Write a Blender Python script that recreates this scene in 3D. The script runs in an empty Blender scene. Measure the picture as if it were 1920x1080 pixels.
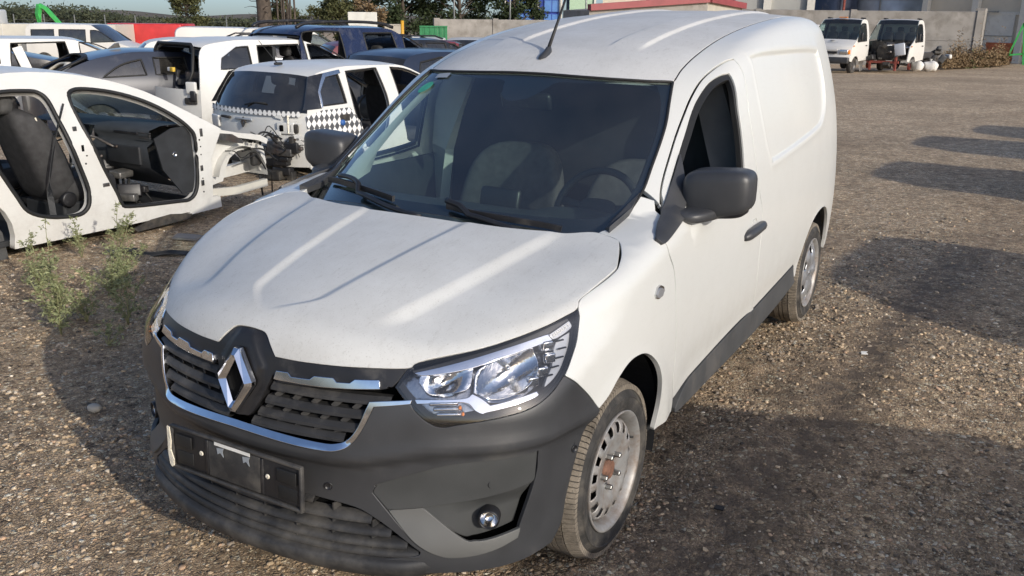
import bpy, bmesh, math, random
import numpy as np
from mathutils import Vector, Matrix
from mathutils.geometry import delaunay_2d_cdt
R = math.radians
random.seed(7); np.random.seed(7)
scene = bpy.context.scene
COL = scene.collection
# ---------------------------------------------------------------- camera
cam_d = bpy.data.cameras.new('camera'); cam = bpy.data.objects.new('camera', cam_d); COL.objects.link(cam)
CAM = Vector((1.86534, -2.48701, 1.75818)); YAW, PITCH, ROLL = R(-29.897), R(17.135), R(.663)
fwd = Vector((math.sin(YAW)*math.cos(PITCH), math.cos(YAW)*math.cos(PITCH), -math.sin(PITCH)))
rgt = Vector((math.cos(YAW), -math.sin(YAW), 0)); upv = rgt.cross(fwd)
rgt = rgt*math.cos(ROLL) + upv*math.sin(ROLL); upv = rgt.cross(fwd)
cam.matrix_world = Matrix(((rgt.x, upv.x, -fwd.x, CAM.x), (rgt.y, upv.y, -fwd.y, CAM.y), (rgt.z, upv.z, -fwd.z, CAM.z), (0, 0, 0, 1)))
cam_d.sensor_width = 36; cam_d.lens = 36 * 1671.11 / 1920
cam_d.clip_start = .05; cam_d.clip_end = 5000
scene.camera = cam
# ---------------------------------------------------------------- sky, sun, exposure
SUN_AZ, SUN_EL = R(-21), R(21)             # azimuth from +X, towards the camera's side of the van
sun_dir = Vector((math.cos(SUN_AZ)*math.cos(SUN_EL), math.sin(SUN_AZ)*math.cos(SUN_EL), math.sin(SUN_EL)))
world = bpy.data.worlds.new('World'); scene.world = world; world.use_nodes = True
wn = world.node_tree.nodes; wl = world.node_tree.links
sky = wn.new('ShaderNodeTexSky'); sky.sky_type = 'NISHITA'; sky.sun_disc = False
sky.sun_elevation = SUN_EL; sky.sun_rotation = math.atan2(sun_dir.x, sun_dir.y)
sky.air_density = .8; sky.dust_density = 2.5; sky.ozone_density = 3.2; sky.altitude = 200
bg = wn['Background']; bg.inputs['Strength'].default_value = .15
# the yard's level ground leans a little against the camera's frame: tip the sky with it
tcw = wn.new('ShaderNodeTexCoord'); mpw = wn.new('ShaderNodeMapping'); mpw.vector_type = 'VECTOR'
TIP = Matrix.Rotation(R(2.0), 3, Vector((math.cos(YAW), -math.sin(YAW), 0))).to_euler(); mpw.inputs['Rotation'].default_value = TIP
wl.new(tcw.outputs['Generated'], mpw.inputs['Vector']); wl.new(mpw.outputs['Vector'], sky.inputs['Vector'])
tint = wn.new('ShaderNodeMix'); tint.data_type = 'RGBA'; tint.blend_type = 'MULTIPLY'; tint.inputs['Factor'].default_value = 1.
tint.inputs['B'].default_value = (1.02, .985, .965, 1)           # takes the green cast out of the low sky
wl.new(sky.outputs['Color'], tint.inputs['A']); wl.new(tint.outputs['Result'], bg.inputs['Color'])
sd = bpy.data.lights.new('sun', 'SUN'); sun = bpy.data.objects.new('sun', sd); COL.objects.link(sun)
sd.energy = 2.7; sd.angle = R(.5); sd.color = (1, .93, .82)
sun.rotation_euler = sun_dir.to_track_quat('Z', 'Y').to_euler(); sun.location = (20, -8, 14)
vs = scene.view_settings; vs.view_transform = 'Standard'; vs.look = 'None'; vs.gamma = 1; vs.use_curve_mapping = False
vs.exposure = .25
scene.cycles.max_bounces = 10; scene.cycles.transparent_max_bounces = 24; scene.cycles.glossy_bounces = 4
# ---------------------------------------------------------------- materials
MATS = {}
def new_mat(name):
    m = bpy.data.materials.new(name); m.use_nodes = True; MATS[name] = m
    return m, m.node_tree.nodes, m.node_tree.links, m.node_tree.nodes['Principled BSDF']
def pmat(name, col, rough=.5, metal=0., spec=.5, coat=0., var=0., vscale=8., bump=0., bscale=60., dirt=None, dscale=3., damt=.0, emis=None, trans=None):
    """principled material with colour variation, fine bump and patchy dirt"""
    m, n, l, b = new_mat(name)
    b.inputs['Base Color'].default_value = (*col, 1); b.inputs['Roughness'].default_value = rough
    b.inputs['Metallic'].default_value = metal; b.inputs['Specular IOR Level'].default_value = spec
    b.inputs['Coat Weight'].default_value = coat; b.inputs['Coat Roughness'].default_value = .06
    if emis: b.inputs['Emission Color'].default_value = (*emis[0], 1); b.inputs['Emission Strength'].default_value = emis[1]
    tc = None
    if var or bump or dirt: tc = n.new('ShaderNodeTexCoord')
    src = None
    if var:
        t = n.new('ShaderNodeTexNoise'); t.inputs['Scale'].default_value = vscale; t.inputs['Detail'].default_value = 6
        l.new(tc.outputs['Object'], t.inputs['Vector'])
        r = n.new('ShaderNodeMapRange'); r.inputs['From Min'].default_value = .3; r.inputs['From Max'].default_value = .7
        r.inputs['To Min'].default_value = 1 - var; r.inputs['To Max'].default_value = 1 + var
        l.new(t.outputs['Fac'], r.inputs['Value'])
        mx = n.new('ShaderNodeVectorMath'); mx.operation = 'SCALE'; mx.inputs[0].default_value = col
        l.new(r.outputs['Result'], mx.inputs['Scale']); src = mx.outputs['Vector']
        l.new(src, b.inputs['Base Color'])
    if dirt:
        t = n.new('ShaderNodeTexNoise'); t.inputs['Scale'].default_value = dscale; t.inputs['Detail'].default_value = 8; t.inputs['Roughness'].default_value = .65
        l.new(tc.outputs['Object'], t.inputs['Vector'])
        r = n.new('ShaderNodeMapRange'); r.inputs['From Min'].default_value = .62 - damt*.4; r.inputs['From Max'].default_value = .80 - damt*.2
        r.inputs['To Max'].default_value = .85; l.new(t.outputs['Fac'], r.inputs['Value'])
        mx = n.new('ShaderNodeMix'); mx.data_type = 'RGBA'; mx.inputs['A'].default_value = (*col, 1); mx.inputs['B'].default_value = (*dirt, 1)
        if src: l.new(src, mx.inputs['A'])
        l.new(r.outputs['Result'], mx.inputs['Factor']); l.new(mx.outputs['Result'], b.inputs['Base Color'])
    if bump:
        t = n.new('ShaderNodeTexNoise'); t.inputs['Scale'].default_value = bscale; t.inputs['Detail'].default_value = 4
        l.new(tc.outputs['Object'], t.inputs['Vector'])
        bp = n.new('ShaderNodeBump'); bp.inputs['Strength'].default_value = bump; bp.inputs['Distance'].default_value = .01
        l.new(t.outputs['Fac'], bp.inputs['Height']); l.new(bp.outputs['Normal'], b.inputs['Normal'])
    return m
def glass_mat(name, tint=(.6, .72, .68), refl=1.0, ior=1.5, dust=0.):
    """thin pane: clear tinted sheet with a Fresnel reflection, and a film of dust"""
    m, n, l, b = new_mat(name); n.remove(b)
    out = n['Material Output']
    tr = n.new('ShaderNodeBsdfTransparent'); tr.inputs['Color'].default_value = (*tint, 1)
    gl = n.new('ShaderNodeBsdfGlossy'); gl.inputs['Roughness'].default_value = .02; gl.inputs['Color'].default_value = (refl, refl, refl, 1)
    # Fresnel of a thin sheet, the same from both sides (Schlick)
    ge = n.new('ShaderNodeNewGeometry'); dt = n.new('ShaderNodeVectorMath'); dt.operation = 'DOT_PRODUCT'; l.new(ge.outputs['Incoming'], dt.inputs[0]); l.new(ge.outputs['Normal'], dt.inputs[1])
    def m_(op, a, b_=None):
        x = n.new('ShaderNodeMath'); x.operation = op
        for i_, s_ in enumerate((a, b_)):
            if s_ is None: continue
            if isinstance(s_, (int, float)): x.inputs[i_].default_value = s_
            else: l.new(s_, x.inputs[i_])
        return x.outputs[0]
    r0 = 2.5*((ior - 1)/(ior + 1))**2
    fac = m_('ADD', m_('MULTIPLY', m_('POWER', m_('SUBTRACT', 1., m_('ABSOLUTE', dt.outputs['Value'])), 5.), 1 - r0), r0)
    mx = n.new('ShaderNodeMixShader'); l.new(fac, mx.inputs['Fac']); l.new(tr.outputs[0], mx.inputs[1]); l.new(gl.outputs[0], mx.inputs[2])
    last = mx.outputs[0]
    if dust:
        df = n.new('ShaderNodeBsdfDiffuse'); df.inputs['Color'].default_value = (.45, .43, .40, 1)
        tc = n.new('ShaderNodeTexCoord'); t = n.new('ShaderNodeTexNoise'); t.inputs['Scale'].default_value = 5; t.inputs['Detail'].default_value = 8
        l.new(tc.outputs['Object'], t.inputs['Vector'])
        r = n.new('ShaderNodeMapRange'); r.inputs['From Min'].default_value = .3; r.inputs['From Max'].default_value = .75
        r.inputs['To Min'].default_value = dust*.5; r.inputs['To Max'].default_value = dust*1.6; l.new(t.outputs['Fac'], r.inputs['Value'])
        m2 = n.new('ShaderNodeMixShader'); l.new(r.outputs['Result'], m2.inputs['Fac']); l.new(last, m2.inputs[1]); l.new(df.outputs[0], m2.inputs[2]); last = m2.outputs[0]
    l.new(last, out.inputs['Surface'])
    return m
# ---------------------------------------------------------------- the van's surface, as functions
class Spl:
    """natural cubic spline through (x, y) knots, straight beyond the ends"""
    def __init__(s, xs, ys):
        x = np.array(xs, float); y = np.array(ys, float); n = len(x)
        A = np.eye(n); r = np.zeros(n); h = np.diff(x)
        for i in range(1, n - 1):
            A[i, i-1] = h[i-1]; A[i, i] = 2 * (h[i-1] + h[i]); A[i, i+1] = h[i]
            r[i] = 6 * ((y[i+1] - y[i]) / h[i] - (y[i] - y[i-1]) / h[i-1])
        s.x, s.y, s.m, s.h = x, y, np.linalg.solve(A, r), h
    def __call__(s, t):
        t = np.asarray(t, float)
        i = np.clip(np.searchsorted(s.x, t) - 1, 0, len(s.x) - 2)
        tc = np.clip(t, s.x[0], s.x[-1]); h = s.h[i]
        a = (s.x[i+1] - tc) / h; b = (tc - s.x[i]) / h
        v = a*s.y[i] + b*s.y[i+1] + ((a**3 - a)*s.m[i] + (b**3 - b)*s.m[i+1]) * h*h/6
        d0 = (s.y[1]-s.y[0])/s.h[0] - s.h[0]*s.m[1]/6
        d1 = (s.y[-1]-s.y[-2])/s.h[-1] + s.h[-1]*s.m[-2]/6
        return v + np.where(t < s.x[0], (t - s.x[0])*d0, 0) + np.where(t > s.x[-1], (t - s.x[-1])*d1, 0)
def sstep(a, b, x):
    t = np.clip((x - a) / (b - a), 0, 1); return t*t*(3 - 2*t)
def smax(a, b, k):
    h = np.clip(k - np.abs(a - b), 0, None) / k
    return np.maximum(a, b) + h*h*k/4
S_side = Spl([.15,.30,.45,.70,.96,1.22,1.45,1.62,1.78],[.846,.866,.880,.888,.874,.840,.784,.728,.665])
D_plan = Spl([-.9,-.6,-.3,0,.5,1.5,2.4,2.9,3.4,3.6],[.30,.115,.035,.004,0,0,.0,.012,.05,.085])
Z_nose = Spl([.15,.25,.35,.45,.55,.65,.75,.83,.89,1.0],[.035,-.012,-.012,.0,.0,.01,.03,.05,.07,.15])
H_cen = Spl([-.90,-.77,-.70,-.55,-.3,0,.3],[.80,.893,.925,.968,1.018,1.064,1.098])
H_crown = Spl([-.8,-.66,-.5,-.3,0,.3],[.46,.38,.26,.16,.09,.06])
W_cen = Spl([-.1,.1,.3,.5,.7,.9,1.02,1.25,1.55,2.0,2.46,3.2,3.5],[.945,1.062,1.179,1.297,1.414,1.530,1.588,1.646,1.690,1.738,1.768,1.778,1.752])
W_crown = Spl([-.1,.2,1.0,1.6,2.4,3.5],[.14,.14,.14,.12,.09,.09])
W_crown4 = Spl([-.1,.9,1.1,1.5,1.8,3.5],[.30,.30,.24,.05,0,0])
R_inner = Spl([-.70,-.40,-.02,.3],[.112,.162,.211,.25])
R_outer = Spl([-.66,-.35,.05,.3],[.335,.44,.524,.57])
def x_side(y, z):
    x = S_side(z) - D_plan(y)
    x = x - .045 * np.clip((1.35 - y)/1.1, 0, 1)**1.5 * np.clip((z - 1.05)/.4, 0, 1)
    for yc in (0.0, 2.812):
        r = np.hypot(y - yc, z - .31)
        x = x + .010*np.exp(-((r - .355)/.045)**2) * sstep(.2, .35, z)
    x = x - .008*np.exp(-((z - .47)/.07)**2) * sstep(.42, .6, y) * sstep(2.5, 2.3, y)
    return x
def y_nose(x, z):
    return -.835 + .35*x**2 + (.22 + .45*sstep(.68, .90, z))*x**4 + Z_nose(z)
def z_hood(x, y):
    a = np.abs(x); z = H_cen(y) - H_crown(y)*x**2
    fr = sstep(-.73, -.60, y) * sstep(.15, -.05, y)
    z = z - .0105*fr*sstep(.018, -.024, a - R_inner(y) + .10*sstep(-.58, -.74, y))
    dr = a - R_outer(y)
    fo = sstep(-.64, -.52, y) * sstep(.20, .0, y)
    z = z - .014*fo*sstep(-.026, .030, dr) * sstep(.24, .03, dr)
    return z
def z_roof(x, y):
    return W_cen(y) - W_crown(y)*x**2 - W_crown4(y)*x**4
def body_f(x, y, z, mode='all'):
    x = np.abs(x)
    f = smax(x - x_side(y, z), y_nose(x, z) - y, .07)
    f = smax(f, y - (3.52 - .05*np.clip(z - 1.0, 0, 1)), .10)
    if mode == 'hood': top = (z - z_hood(x, y)) * .96
    elif mode == 'ws': top = (z - z_roof(x, y)) * .88
    else: top = np.minimum((z - z_hood(x, y))*.96 + np.where(y > .55, 9, 0), (z - z_roof(x, y))*.90)
    return smax(f, top, .065 if mode != 'hood' else .06)
def march(o, d, mode='all', t0=.02, t1=1.6):
    """first distance along rays o + t d (from inside the body) at which body_f changes sign"""
    lo = np.full(len(o), t0); hi = np.full(len(o), t1)
    for _ in range(34):
        m = (lo + hi)/2; p = o + d*m[:, None]
        out = body_f(p[:,0], p[:,1], p[:,2], mode) > 0
        hi = np.where(out, m, hi); lo = np.where(out, lo, m)
    return (lo + hi)/2
# three ways to spread the body into a flat (u, v) sheet
def pr_side(uv, mode='all'):       # u = y, v = angle about a lengthwise axis at z .7
    y, ph = uv[:,0], uv[:,1]; n = len(y)
    o = np.stack([np.zeros(n), y, np.full(n, .7)], 1); d = np.stack([np.cos(ph), np.zeros(n), np.sin(ph)], 1)
    return o + d*march(o, d, mode)[:, None]
def pr_top(uv, mode='all'):        # u = x, v = y
    n = len(uv)
    o = np.stack([uv[:,0], uv[:,1], np.full(n, .62)], 1); d = np.tile([0., 0, 1], (n, 1))
    return o + d*march(o, d, mode)[:, None]
def pr_nose(uv, mode='all'):       # u = angle about an upright axis at y .2, v = z
    th, z = uv[:,0], uv[:,1]; n = len(th)
    o = np.stack([np.zeros(n), np.full(n, .2), z], 1); d = np.stack([np.sin(th), -np.cos(th), np.zeros(n)], 1)
    return o + d*march(o, d, mode)[:, None]
def inv_side(p): return np.stack([p[:,1], np.arctan2(p[:,2] - .7, np.abs(p[:,0]))], 1)
def inv_top(p): return p[:, :2].copy()
def inv_nose(p): return np.stack([np.arctan2(p[:,0], .2 - p[:,1]), p[:,2]], 1)
def yz_to_uv(yz):                  # side outlines are written as (y, z)
    yz = np.array(yz, float); n = len(yz)
    o = np.stack([np.zeros(n), yz[:,0], yz[:,1]], 1); d = np.tile([1., 0, 0], (n, 1))
    return inv_side(o + d*march(o, d)[:, None])
def xz_to_uv(xz):                  # nose outlines are written as (x, z)
    xz = np.array(xz, float); n = len(xz)
    o = np.stack([xz[:,0], np.full(n, .5), xz[:,1]], 1); d = np.tile([0., -1, 0], (n, 1))
    return inv_nose(o + d*march(o, d)[:, None])
def pr_hood(uv, mode='hood'):      # u = x, v = angle about a crosswise axis at y 0, z .45
    n = len(uv)
    o = np.stack([uv[:,0], np.zeros(n), np.full(n, .45)], 1)
    d = np.stack([np.zeros(n), -np.cos(uv[:,1]), np.sin(uv[:,1])], 1)
    return o + d*march(o, d, mode)[:, None]
def inv_hood(p): return np.stack([p[:,0], np.arctan2(p[:,2] - .45, -p[:,1])], 1)
# ---------------------------------------------------------------- objects
def tag(o, label=None, cat=None, group=None, kind=None):
    if label: o['label'] = label
    if cat: o['category'] = cat
    if group: o['group'] = group
    if kind: o['kind'] = kind
    return o
def empty(name, loc=(0, 0, 0), rz=0., rx=0., ry=0., label=None, cat=None, group=None, scale=None):
    o = bpy.data.objects.new(name, None); COL.objects.link(o); o.location = loc; o.rotation_euler = (rx, ry, rz)
    if scale: o.scale = (scale,)*3
    return tag(o, label, cat, group)
def link(name, me, mat=None, parent=None):
    o = bpy.data.objects.new(name, me); COL.objects.link(o)
    if mat is not None: me.materials.append(mat if not isinstance(mat, str) else MATS[mat])
    if parent is not None: o.parent = parent
    return o
def mesh(name, V, F, mat=None, parent=None, smooth=False, normals=None, angle=None):
    me = bpy.data.meshes.new(name)
    me.from_pydata([tuple(map(float, v)) for v in V], [], [tuple(map(int, f)) for f in F]); me.update()
    if smooth or normals is not None or angle:
        me.polygons.foreach_set('use_smooth', np.ones(len(me.polygons), bool))
    if normals is not None: me.normals_split_custom_set_from_vertices([tuple(map(float, n)) for n in normals])
    if angle: me.set_sharp_from_angle(angle=R(angle))
    return link(name, me, mat, parent)
def copy_tree(o, parent=None):
    c = o.copy(); COL.objects.link(c); c.parent = parent
    if parent is not None: c.matrix_parent_inverse = o.matrix_parent_inverse.copy()
    for ch in list(o.children): copy_tree(ch, c)
    return c
class MB:
    """collects shapes that belong to ONE part"""
    def __init__(s): s.V = []; s.F = []
    def add(s, V, F):
        k = len(s.V); s.V += [tuple(v) for v in V]; s.F += [tuple(i + k for i in f) for f in F]; return s
    def box(s, c, d, rz=0., rx=0., ry=0., taper=1.):
        V = []
        M = Matrix.Rotation(rz, 3, 'Z') @ Matrix.Rotation(ry, 3, 'Y') @ Matrix.Rotation(rx, 3, 'X')
        for z in (-1, 1):
            t = taper if z > 0 else 1
            for x, y in ((-1, -1), (1, -1), (1, 1), (-1, 1)):
                V.append(Vector(c) + M @ Vector((x*d[0]/2*t, y*d[1]/2*t, z*d[2]/2)))
        return s.add(V, [(3, 2, 1, 0), (4, 5, 6, 7), (0, 1, 5, 4), (1, 2, 6, 5), (2, 3, 7, 6), (3, 0, 4, 7)])
    def rbox(s, c, d, r=.02, rz=0., rx=0., ry=0., seg=3):
        """box with rounded edges"""
        bm = bmesh.new(); bmesh.ops.create_cube(bm, size=1)
        for v in bm.verts: v.co = Vector((v.co.x*d[0], v.co.y*d[1], v.co.z*d[2]))
        bmesh.ops.bevel(bm, geom=list(bm.edges), offset=min(r, min(d)*.49), segments=seg, affect='EDGES', profile=.5)
        M = Matrix.Rotation(rz, 3, 'Z') @ Matrix.Rotation(ry, 3, 'Y') @ Matrix.Rotation(rx, 3, 'X')
        bm.verts.index_update()
        s.add([Vector(c) + M @ v.co for v in bm.verts], [[v.index for v in f.verts] for f in bm.faces]); bm.free(); return s
    def tube(s, pts, r, n=8, closed=False, sq=None, cap=True):
        """round (or sq=(w,h) flat) bar along points"""
        P = [Vector(p) for p in pts]; m = len(P); k0 = len(s.V); rr = r if hasattr(r, '__len__') else [r]*m
        up = Vector((0, 0, 1)); rings = []
        for i, p in enumerate(P):
            a = P[(i-1) % m] if (closed or i > 0) else p; b = P[(i+1) % m] if (closed or i < m-1) else p
            t = (b - a)
            if t.length < 1e-9: t = Vector((0, 1, 0))
            t.normalize()
            x = t.cross(up)
            if x.length < .05: x = t.cross(Vector((1, 0, 0)))
            x.normalize(); y = x.cross(t)
            ring = []
            if sq:
                for q in ((-1, -1), (1, -1), (1, 1), (-1, 1)): ring.append(p + x*q[0]*sq[0]/2 + y*q[1]*sq[1]/2)
            else:
                for j in range(n): th = 2*math.pi*j/n; ring.append(p + x*math.cos(th)*rr[i] + y*math.sin(th)*rr[i])
            rings.append(ring)
        nn = len(rings[0]); V = [v for rg in rings for v in rg]; F = []
        for i in range(m if closed else m - 1):
            a, b = i*nn, ((i+1) % m)*nn
            for j in range(nn): F.append((a+j, b+j, b+(j+1) % nn, a+(j+1) % nn))
        if not closed and cap: F.append(tuple(range(nn))); F.append(tuple(reversed(range((m-1)*nn, m*nn))))
        return s.add(V, F)
    def lathe(s, prof, n=48, axis='x', c=(0, 0, 0), close=False):
        """profile (a along axis, radius)"""
        V = []; F = []; m = len(prof)
        for j in range(n):
            th = 2*math.pi*j/n; cs, sn = math.cos(th), math.sin(th)
            for a, r in prof:
                p = {'x': (a, r*cs, r*sn), 'y': (r*cs, a, r*sn), 'z': (r*cs, r*sn, a)}[axis]
                V.append((c[0]+p[0], c[1]+p[1], c[2]+p[2]))
        for j in range(n):
            for i in range(m - 1 + (1 if close else 0)):
                F.append((j*m+i, j*m+(i+1) % m, ((j+1) % n)*m+(i+1) % m, ((j+1) % n)*m+i))
        return s.add(V, F)
    def prism(s, poly, fn, d0, d1):
        """polygon (2D) extruded: fn(a, b, depth) -> point"""
        n = len(poly); V = [fn(a, b, d0) for a, b in poly] + [fn(a, b, d1) for a, b in poly]
        F = [tuple(reversed(range(n))), tuple(range(n, 2*n))] + [(i, (i+1) % n, n+(i+1) % n, n+i) for i in range(n)]
        return s.add(V, F)
    def grid(s, P, closed_u=False):
        """rows of points"""
        m, n = len(P), len(P[0]); V = [p for row in P for p in row]; F = []
        for i in range(m if closed_u else m-1):
            for j in range(n-1): F.append((i*n+j, i*n+j+1, ((i+1) % m)*n+j+1, ((i+1) % m)*n+j))
        return s.add(V, F)
    def xform(s, M):
        s.V = [tuple(M @ Vector(v)) for v in s.V]; return s
    def build(s, name, mat=None, parent=None, smooth=False, angle=None, fixn=True):
        o = mesh(name, s.V, s.F, mat, parent, smooth, angle=angle)
        if fixn:
            bm = bmesh.new(); bm.from_mesh(o.data); bmesh.ops.recalc_face_normals(bm, faces=bm.faces); bm.to_mesh(o.data); bm.free()
            if angle: o.data.set_sharp_from_angle(angle=R(angle))
        return o
def smooth_line(pts, n=8, closed=False):
    """Catmull-Rom through points (any dimension)"""
    P = np.array(pts, float); m = len(P); out = []
    rng = range(m if closed else m-1)
    for i in rng:
        p0 = P[(i-1) % m] if (closed or i > 0) else 2*P[0]-P[1]
        p1, p2 = P[i], P[(i+1) % m]
        p3 = P[(i+2) % m] if (closed or i < m-2) else 2*P[-1]-P[-2]
        for k in range(n):
            t = k/n; out.append(.5*((2*p1) + (-p0+p2)*t + (2*p0-5*p1+4*p2-p3)*t*t + (-p0+3*p1-3*p2+p3)*t**3))
    if not closed: out.append(P[-1])
    return np.array(out)
def area2(P): x, y = P[:,0], P[:,1]; return .5*np.sum(x*np.roll(y, -1) - np.roll(x, -1)*y)
def offset_poly(P, g):
    """moves a closed polygon inward by g"""
    s = 1 if area2(P) > 0 else -1
    e = np.roll(P, -1, 0) - P; L = np.linalg.norm(e, axis=1, keepdims=True); e = e/np.maximum(L, 1e-9)
    nrm = np.stack([-e[:,1], e[:,0]], 1)*s
    b = nrm + np.roll(nrm, 1, 0); d = np.maximum(np.linalg.norm(b, axis=1, keepdims=True), .35)
    return P + b/d**2*2*g
def resample(P, h, corner=35):
    """even spacing along a closed polygon, corners kept"""
    n = len(P); out = []
    for i in range(n):
        a, b = P[i], P[(i+1) % n]; L = np.linalg.norm(b - a)
        if L < 1e-6: continue
        k = max(1, int(round(L/h)))
        for j in range(k): out.append(a + (b - a)*j/k)
    return np.array(out)
def round_poly(P, n=6, hard=38):
    """smooths a closed outline through its points except at sharp corners"""
    P = np.array(P, float); m = len(P)
    e1 = P - np.roll(P, 1, 0); e2 = np.roll(P, -1, 0) - P
    ang = np.degrees(np.abs(np.angle(np.exp(1j*(np.arctan2(e2[:,1], e2[:,0]) - np.arctan2(e1[:,1], e1[:,0]))))))
    sharp = ang > hard
    out = []
    for i in range(m):
        p1, p2 = P[i], P[(i+1) % m]
        p0 = P[i-1] if not sharp[i] else 2*p1 - p2
        p3 = P[(i+2) % m] if not sharp[(i+1) % m] else 2*p2 - p1
        for k in range(n):
            t = k/n; out.append(.5*((2*p1) + (-p0+p2)*t + (2*p0-5*p1+4*p2-p3)*t*t + (-p0+3*p1-3*p2+p3)*t**3))
    return np.array(out)
def inside(P, q):
    """even-odd test of points q against polygon P"""
    x, y = q[:,0], q[:,1]; c = np.zeros(len(q), bool); n = len(P)
    for i in range(n):
        x1, y1 = P[i]; x2, y2 = P[(i+1) % n]
        if y1 == y2: continue
        m = ((y1 > y) != (y2 > y)) & (x < (x2-x1)*(y-y1)/(y2-y1) + x1); c ^= m
    return c
def fill2d(loops, h, extra=None):
    """triangulates outline + holes with inner points about h apart"""
    outer = loops[0]; lo = outer.min(0); hi = outer.max(0)
    gx = np.arange(lo[0], hi[0], h); gy = np.arange(lo[1], hi[1], h*.87)
    G = np.array([(x + (h/2 if j % 2 else 0), y) for j, y in enumerate(gy) for x in gx]).reshape(-1, 2)
    m = inside(outer, G) if len(G) else np.zeros(0, bool)
    for q in loops[1:]: m &= ~inside(q, G)
    G = G[m]; allb = np.concatenate(loops)
    if len(G):
        keep = np.ones(len(G), bool)
        for i in range(0, len(G), 4000):
            d = np.min(np.linalg.norm(G[i:i+4000, None] - allb[None], axis=2), axis=1); keep[i:i+4000] = d > .5*h
        G = G[keep]
    if extra is not None:
        X_ = np.asarray(extra); mm = inside(outer, X_)
        for q in loops[1:]: mm &= ~inside(q, X_)
        X_ = X_[mm]
        X_ = X_[np.array([np.min(np.linalg.norm(allb - p, axis=1)) > .003 for p in X_], bool)] if len(X_) else X_
        if len(X_) and len(G): 
            kp = np.ones(len(G), bool)
            for i in range(0, len(G), 3000): kp[i:i+3000] = np.min(np.linalg.norm(G[i:i+3000, None] - X_[None], axis=2), axis=1) > .5*h
            G = G[kp]
        G = np.concatenate([G, X_])
    V = np.concatenate([allb, G]); E = []; k = 0
    for q in loops:
        n = len(q); E += [(k+i, k+(i+1) % n) for i in range(n)]; k += n
    r = delaunay_2d_cdt([Vector((float(a), float(b))) for a, b in V], E, [], 0, 1e-7, True)
    nv = np.array([(v.x, v.y) for v in r[0]]); F = np.array([f for f in r[2] if len(f) == 3])
    c = nv[F].mean(1); m = inside(outer, c)
    for q in loops[1:]: m &= ~inside(q, c)
    F = F[m]
    a = nv[F]; ar = (a[:,1,0]-a[:,0,0])*(a[:,2,1]-a[:,0,1]) - (a[:,2,0]-a[:,0,0])*(a[:,1,1]-a[:,0,1])
    F[ar < 0] = F[ar < 0][:, ::-1]
    ids = [[i for i in lst] for lst in r[3]]
    return nv, F, ids
def sheet(fmap, loops, h, scale=(1, 1), gap=.0, flange=.0, depth=None, center=(0, 1.2, .7), hb=None, round_edge=.002, extra=None):
    """a panel: outline + holes in (u,v), mapped to 3D by fmap, with rolled edges. -> V, F, N"""
    sc = np.array(scale, float); hb = hb or h*.55
    L2 = []
    for i, q in enumerate(loops):
        q = np.array(q, float)*sc
        if gap: q = offset_poly(q, gap if i == 0 else -gap)
        L2.append(resample(q, hb))
    nv, F, _ = fill2d(L2, h, None if extra is None else np.asarray(extra)*sc)
    def full(uv):
        p = fmap(uv/sc); return p
    e = .0015
    P = full(nv); Pu = full(nv + [e, 0]) - full(nv - [e, 0]); Pv = full(nv + [0, e]) - full(nv - [0, e])
    N = np.cross(Pu, Pv); N /= np.maximum(np.linalg.norm(N, axis=1, keepdims=True), 1e-12)
    c = np.array(center, float); sgn = 1 if np.sum(N*(P - c)) > 0 else -1
    N = N*sgn
    if sgn < 0: F = F[:, ::-1]
    if depth is not None:
        def dd(p): return np.asarray(depth(p), float)[:, None]
        if callable(depth):
            Q = P + N*dd(P)
            Qu = full(nv + [e, 0]); Qu2 = full(nv - [e, 0]); Qv = full(nv + [0, e]); Qv2 = full(nv - [0, e])
            Pu = (Qu + N*dd(Qu)) - (Qu2 + N*dd(Qu2)); Pv = (Qv + N*dd(Qv)) - (Qv2 + N*dd(Qv2))
            N2 = np.cross(Pu, Pv)*sgn; N2 /= np.maximum(np.linalg.norm(N2, axis=1, keepdims=True), 1e-12)
            P, N = Q, N2
        else: P = P + N*depth
    V = [P]; NN = [N]; FF = [F]
    if flange:
        # boundary edges of the filled area
        ed = {}
        for f in F:
            for a, b in ((f[0], f[1]), (f[1], f[2]), (f[2], f[0])): ed[(a, b)] = 1
        bd = [(a, b) for (a, b) in ed if (b, a) not in ed]
        vs_ = sorted({v for e_ in bd for v in e_}); ix = {v: i for i, v in enumerate(vs_)}
        out = np.zeros((len(vs_), 3))
        for a, b in bd:
            t = P[b] - P[a]; o = np.cross(t, N[a]); out[ix[a]] += o; out[ix[b]] += o
        out /= np.maximum(np.linalg.norm(out, axis=1, keepdims=True), 1e-12)
        p, n = P[vs_], N[vs_]; k = len(P); m = len(vs_); re = round_edge
        rings = [p, p + out*re*.7 - n*re*.3, p + out*re - n*re, p + out*re*.9 - n*(re + flange)]
        rn = [n, (n + out)/1.414, out, out]
        for q, w in zip(rings, rn): V.append(q); NN.append(w)
        fl = []
        for a, b in bd:
            for i in range(3): fl.append((k+i*m+ix[b], k+i*m+ix[a], k+(i+1)*m+ix[a], k+(i+1)*m+ix[b]))
        FF.append(fl)
    return np.concatenate(V), [tuple(f) for g in FF for f in g], np.concatenate(NN)
def sheet_obj(name, VFN, mat, parent, mirror=False):
    V, F, N = VFN
    if mirror: V = V*[-1, 1, 1]; N = N*[-1, 1, 1]; F = [tuple(reversed(f)) for f in F]
    return mesh(name, V, F, mat, parent, normals=N)
def both(name, VFN, mat, parent): return [sheet_obj(name, VFN, mat, parent, m) for m in (False, True)]
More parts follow.
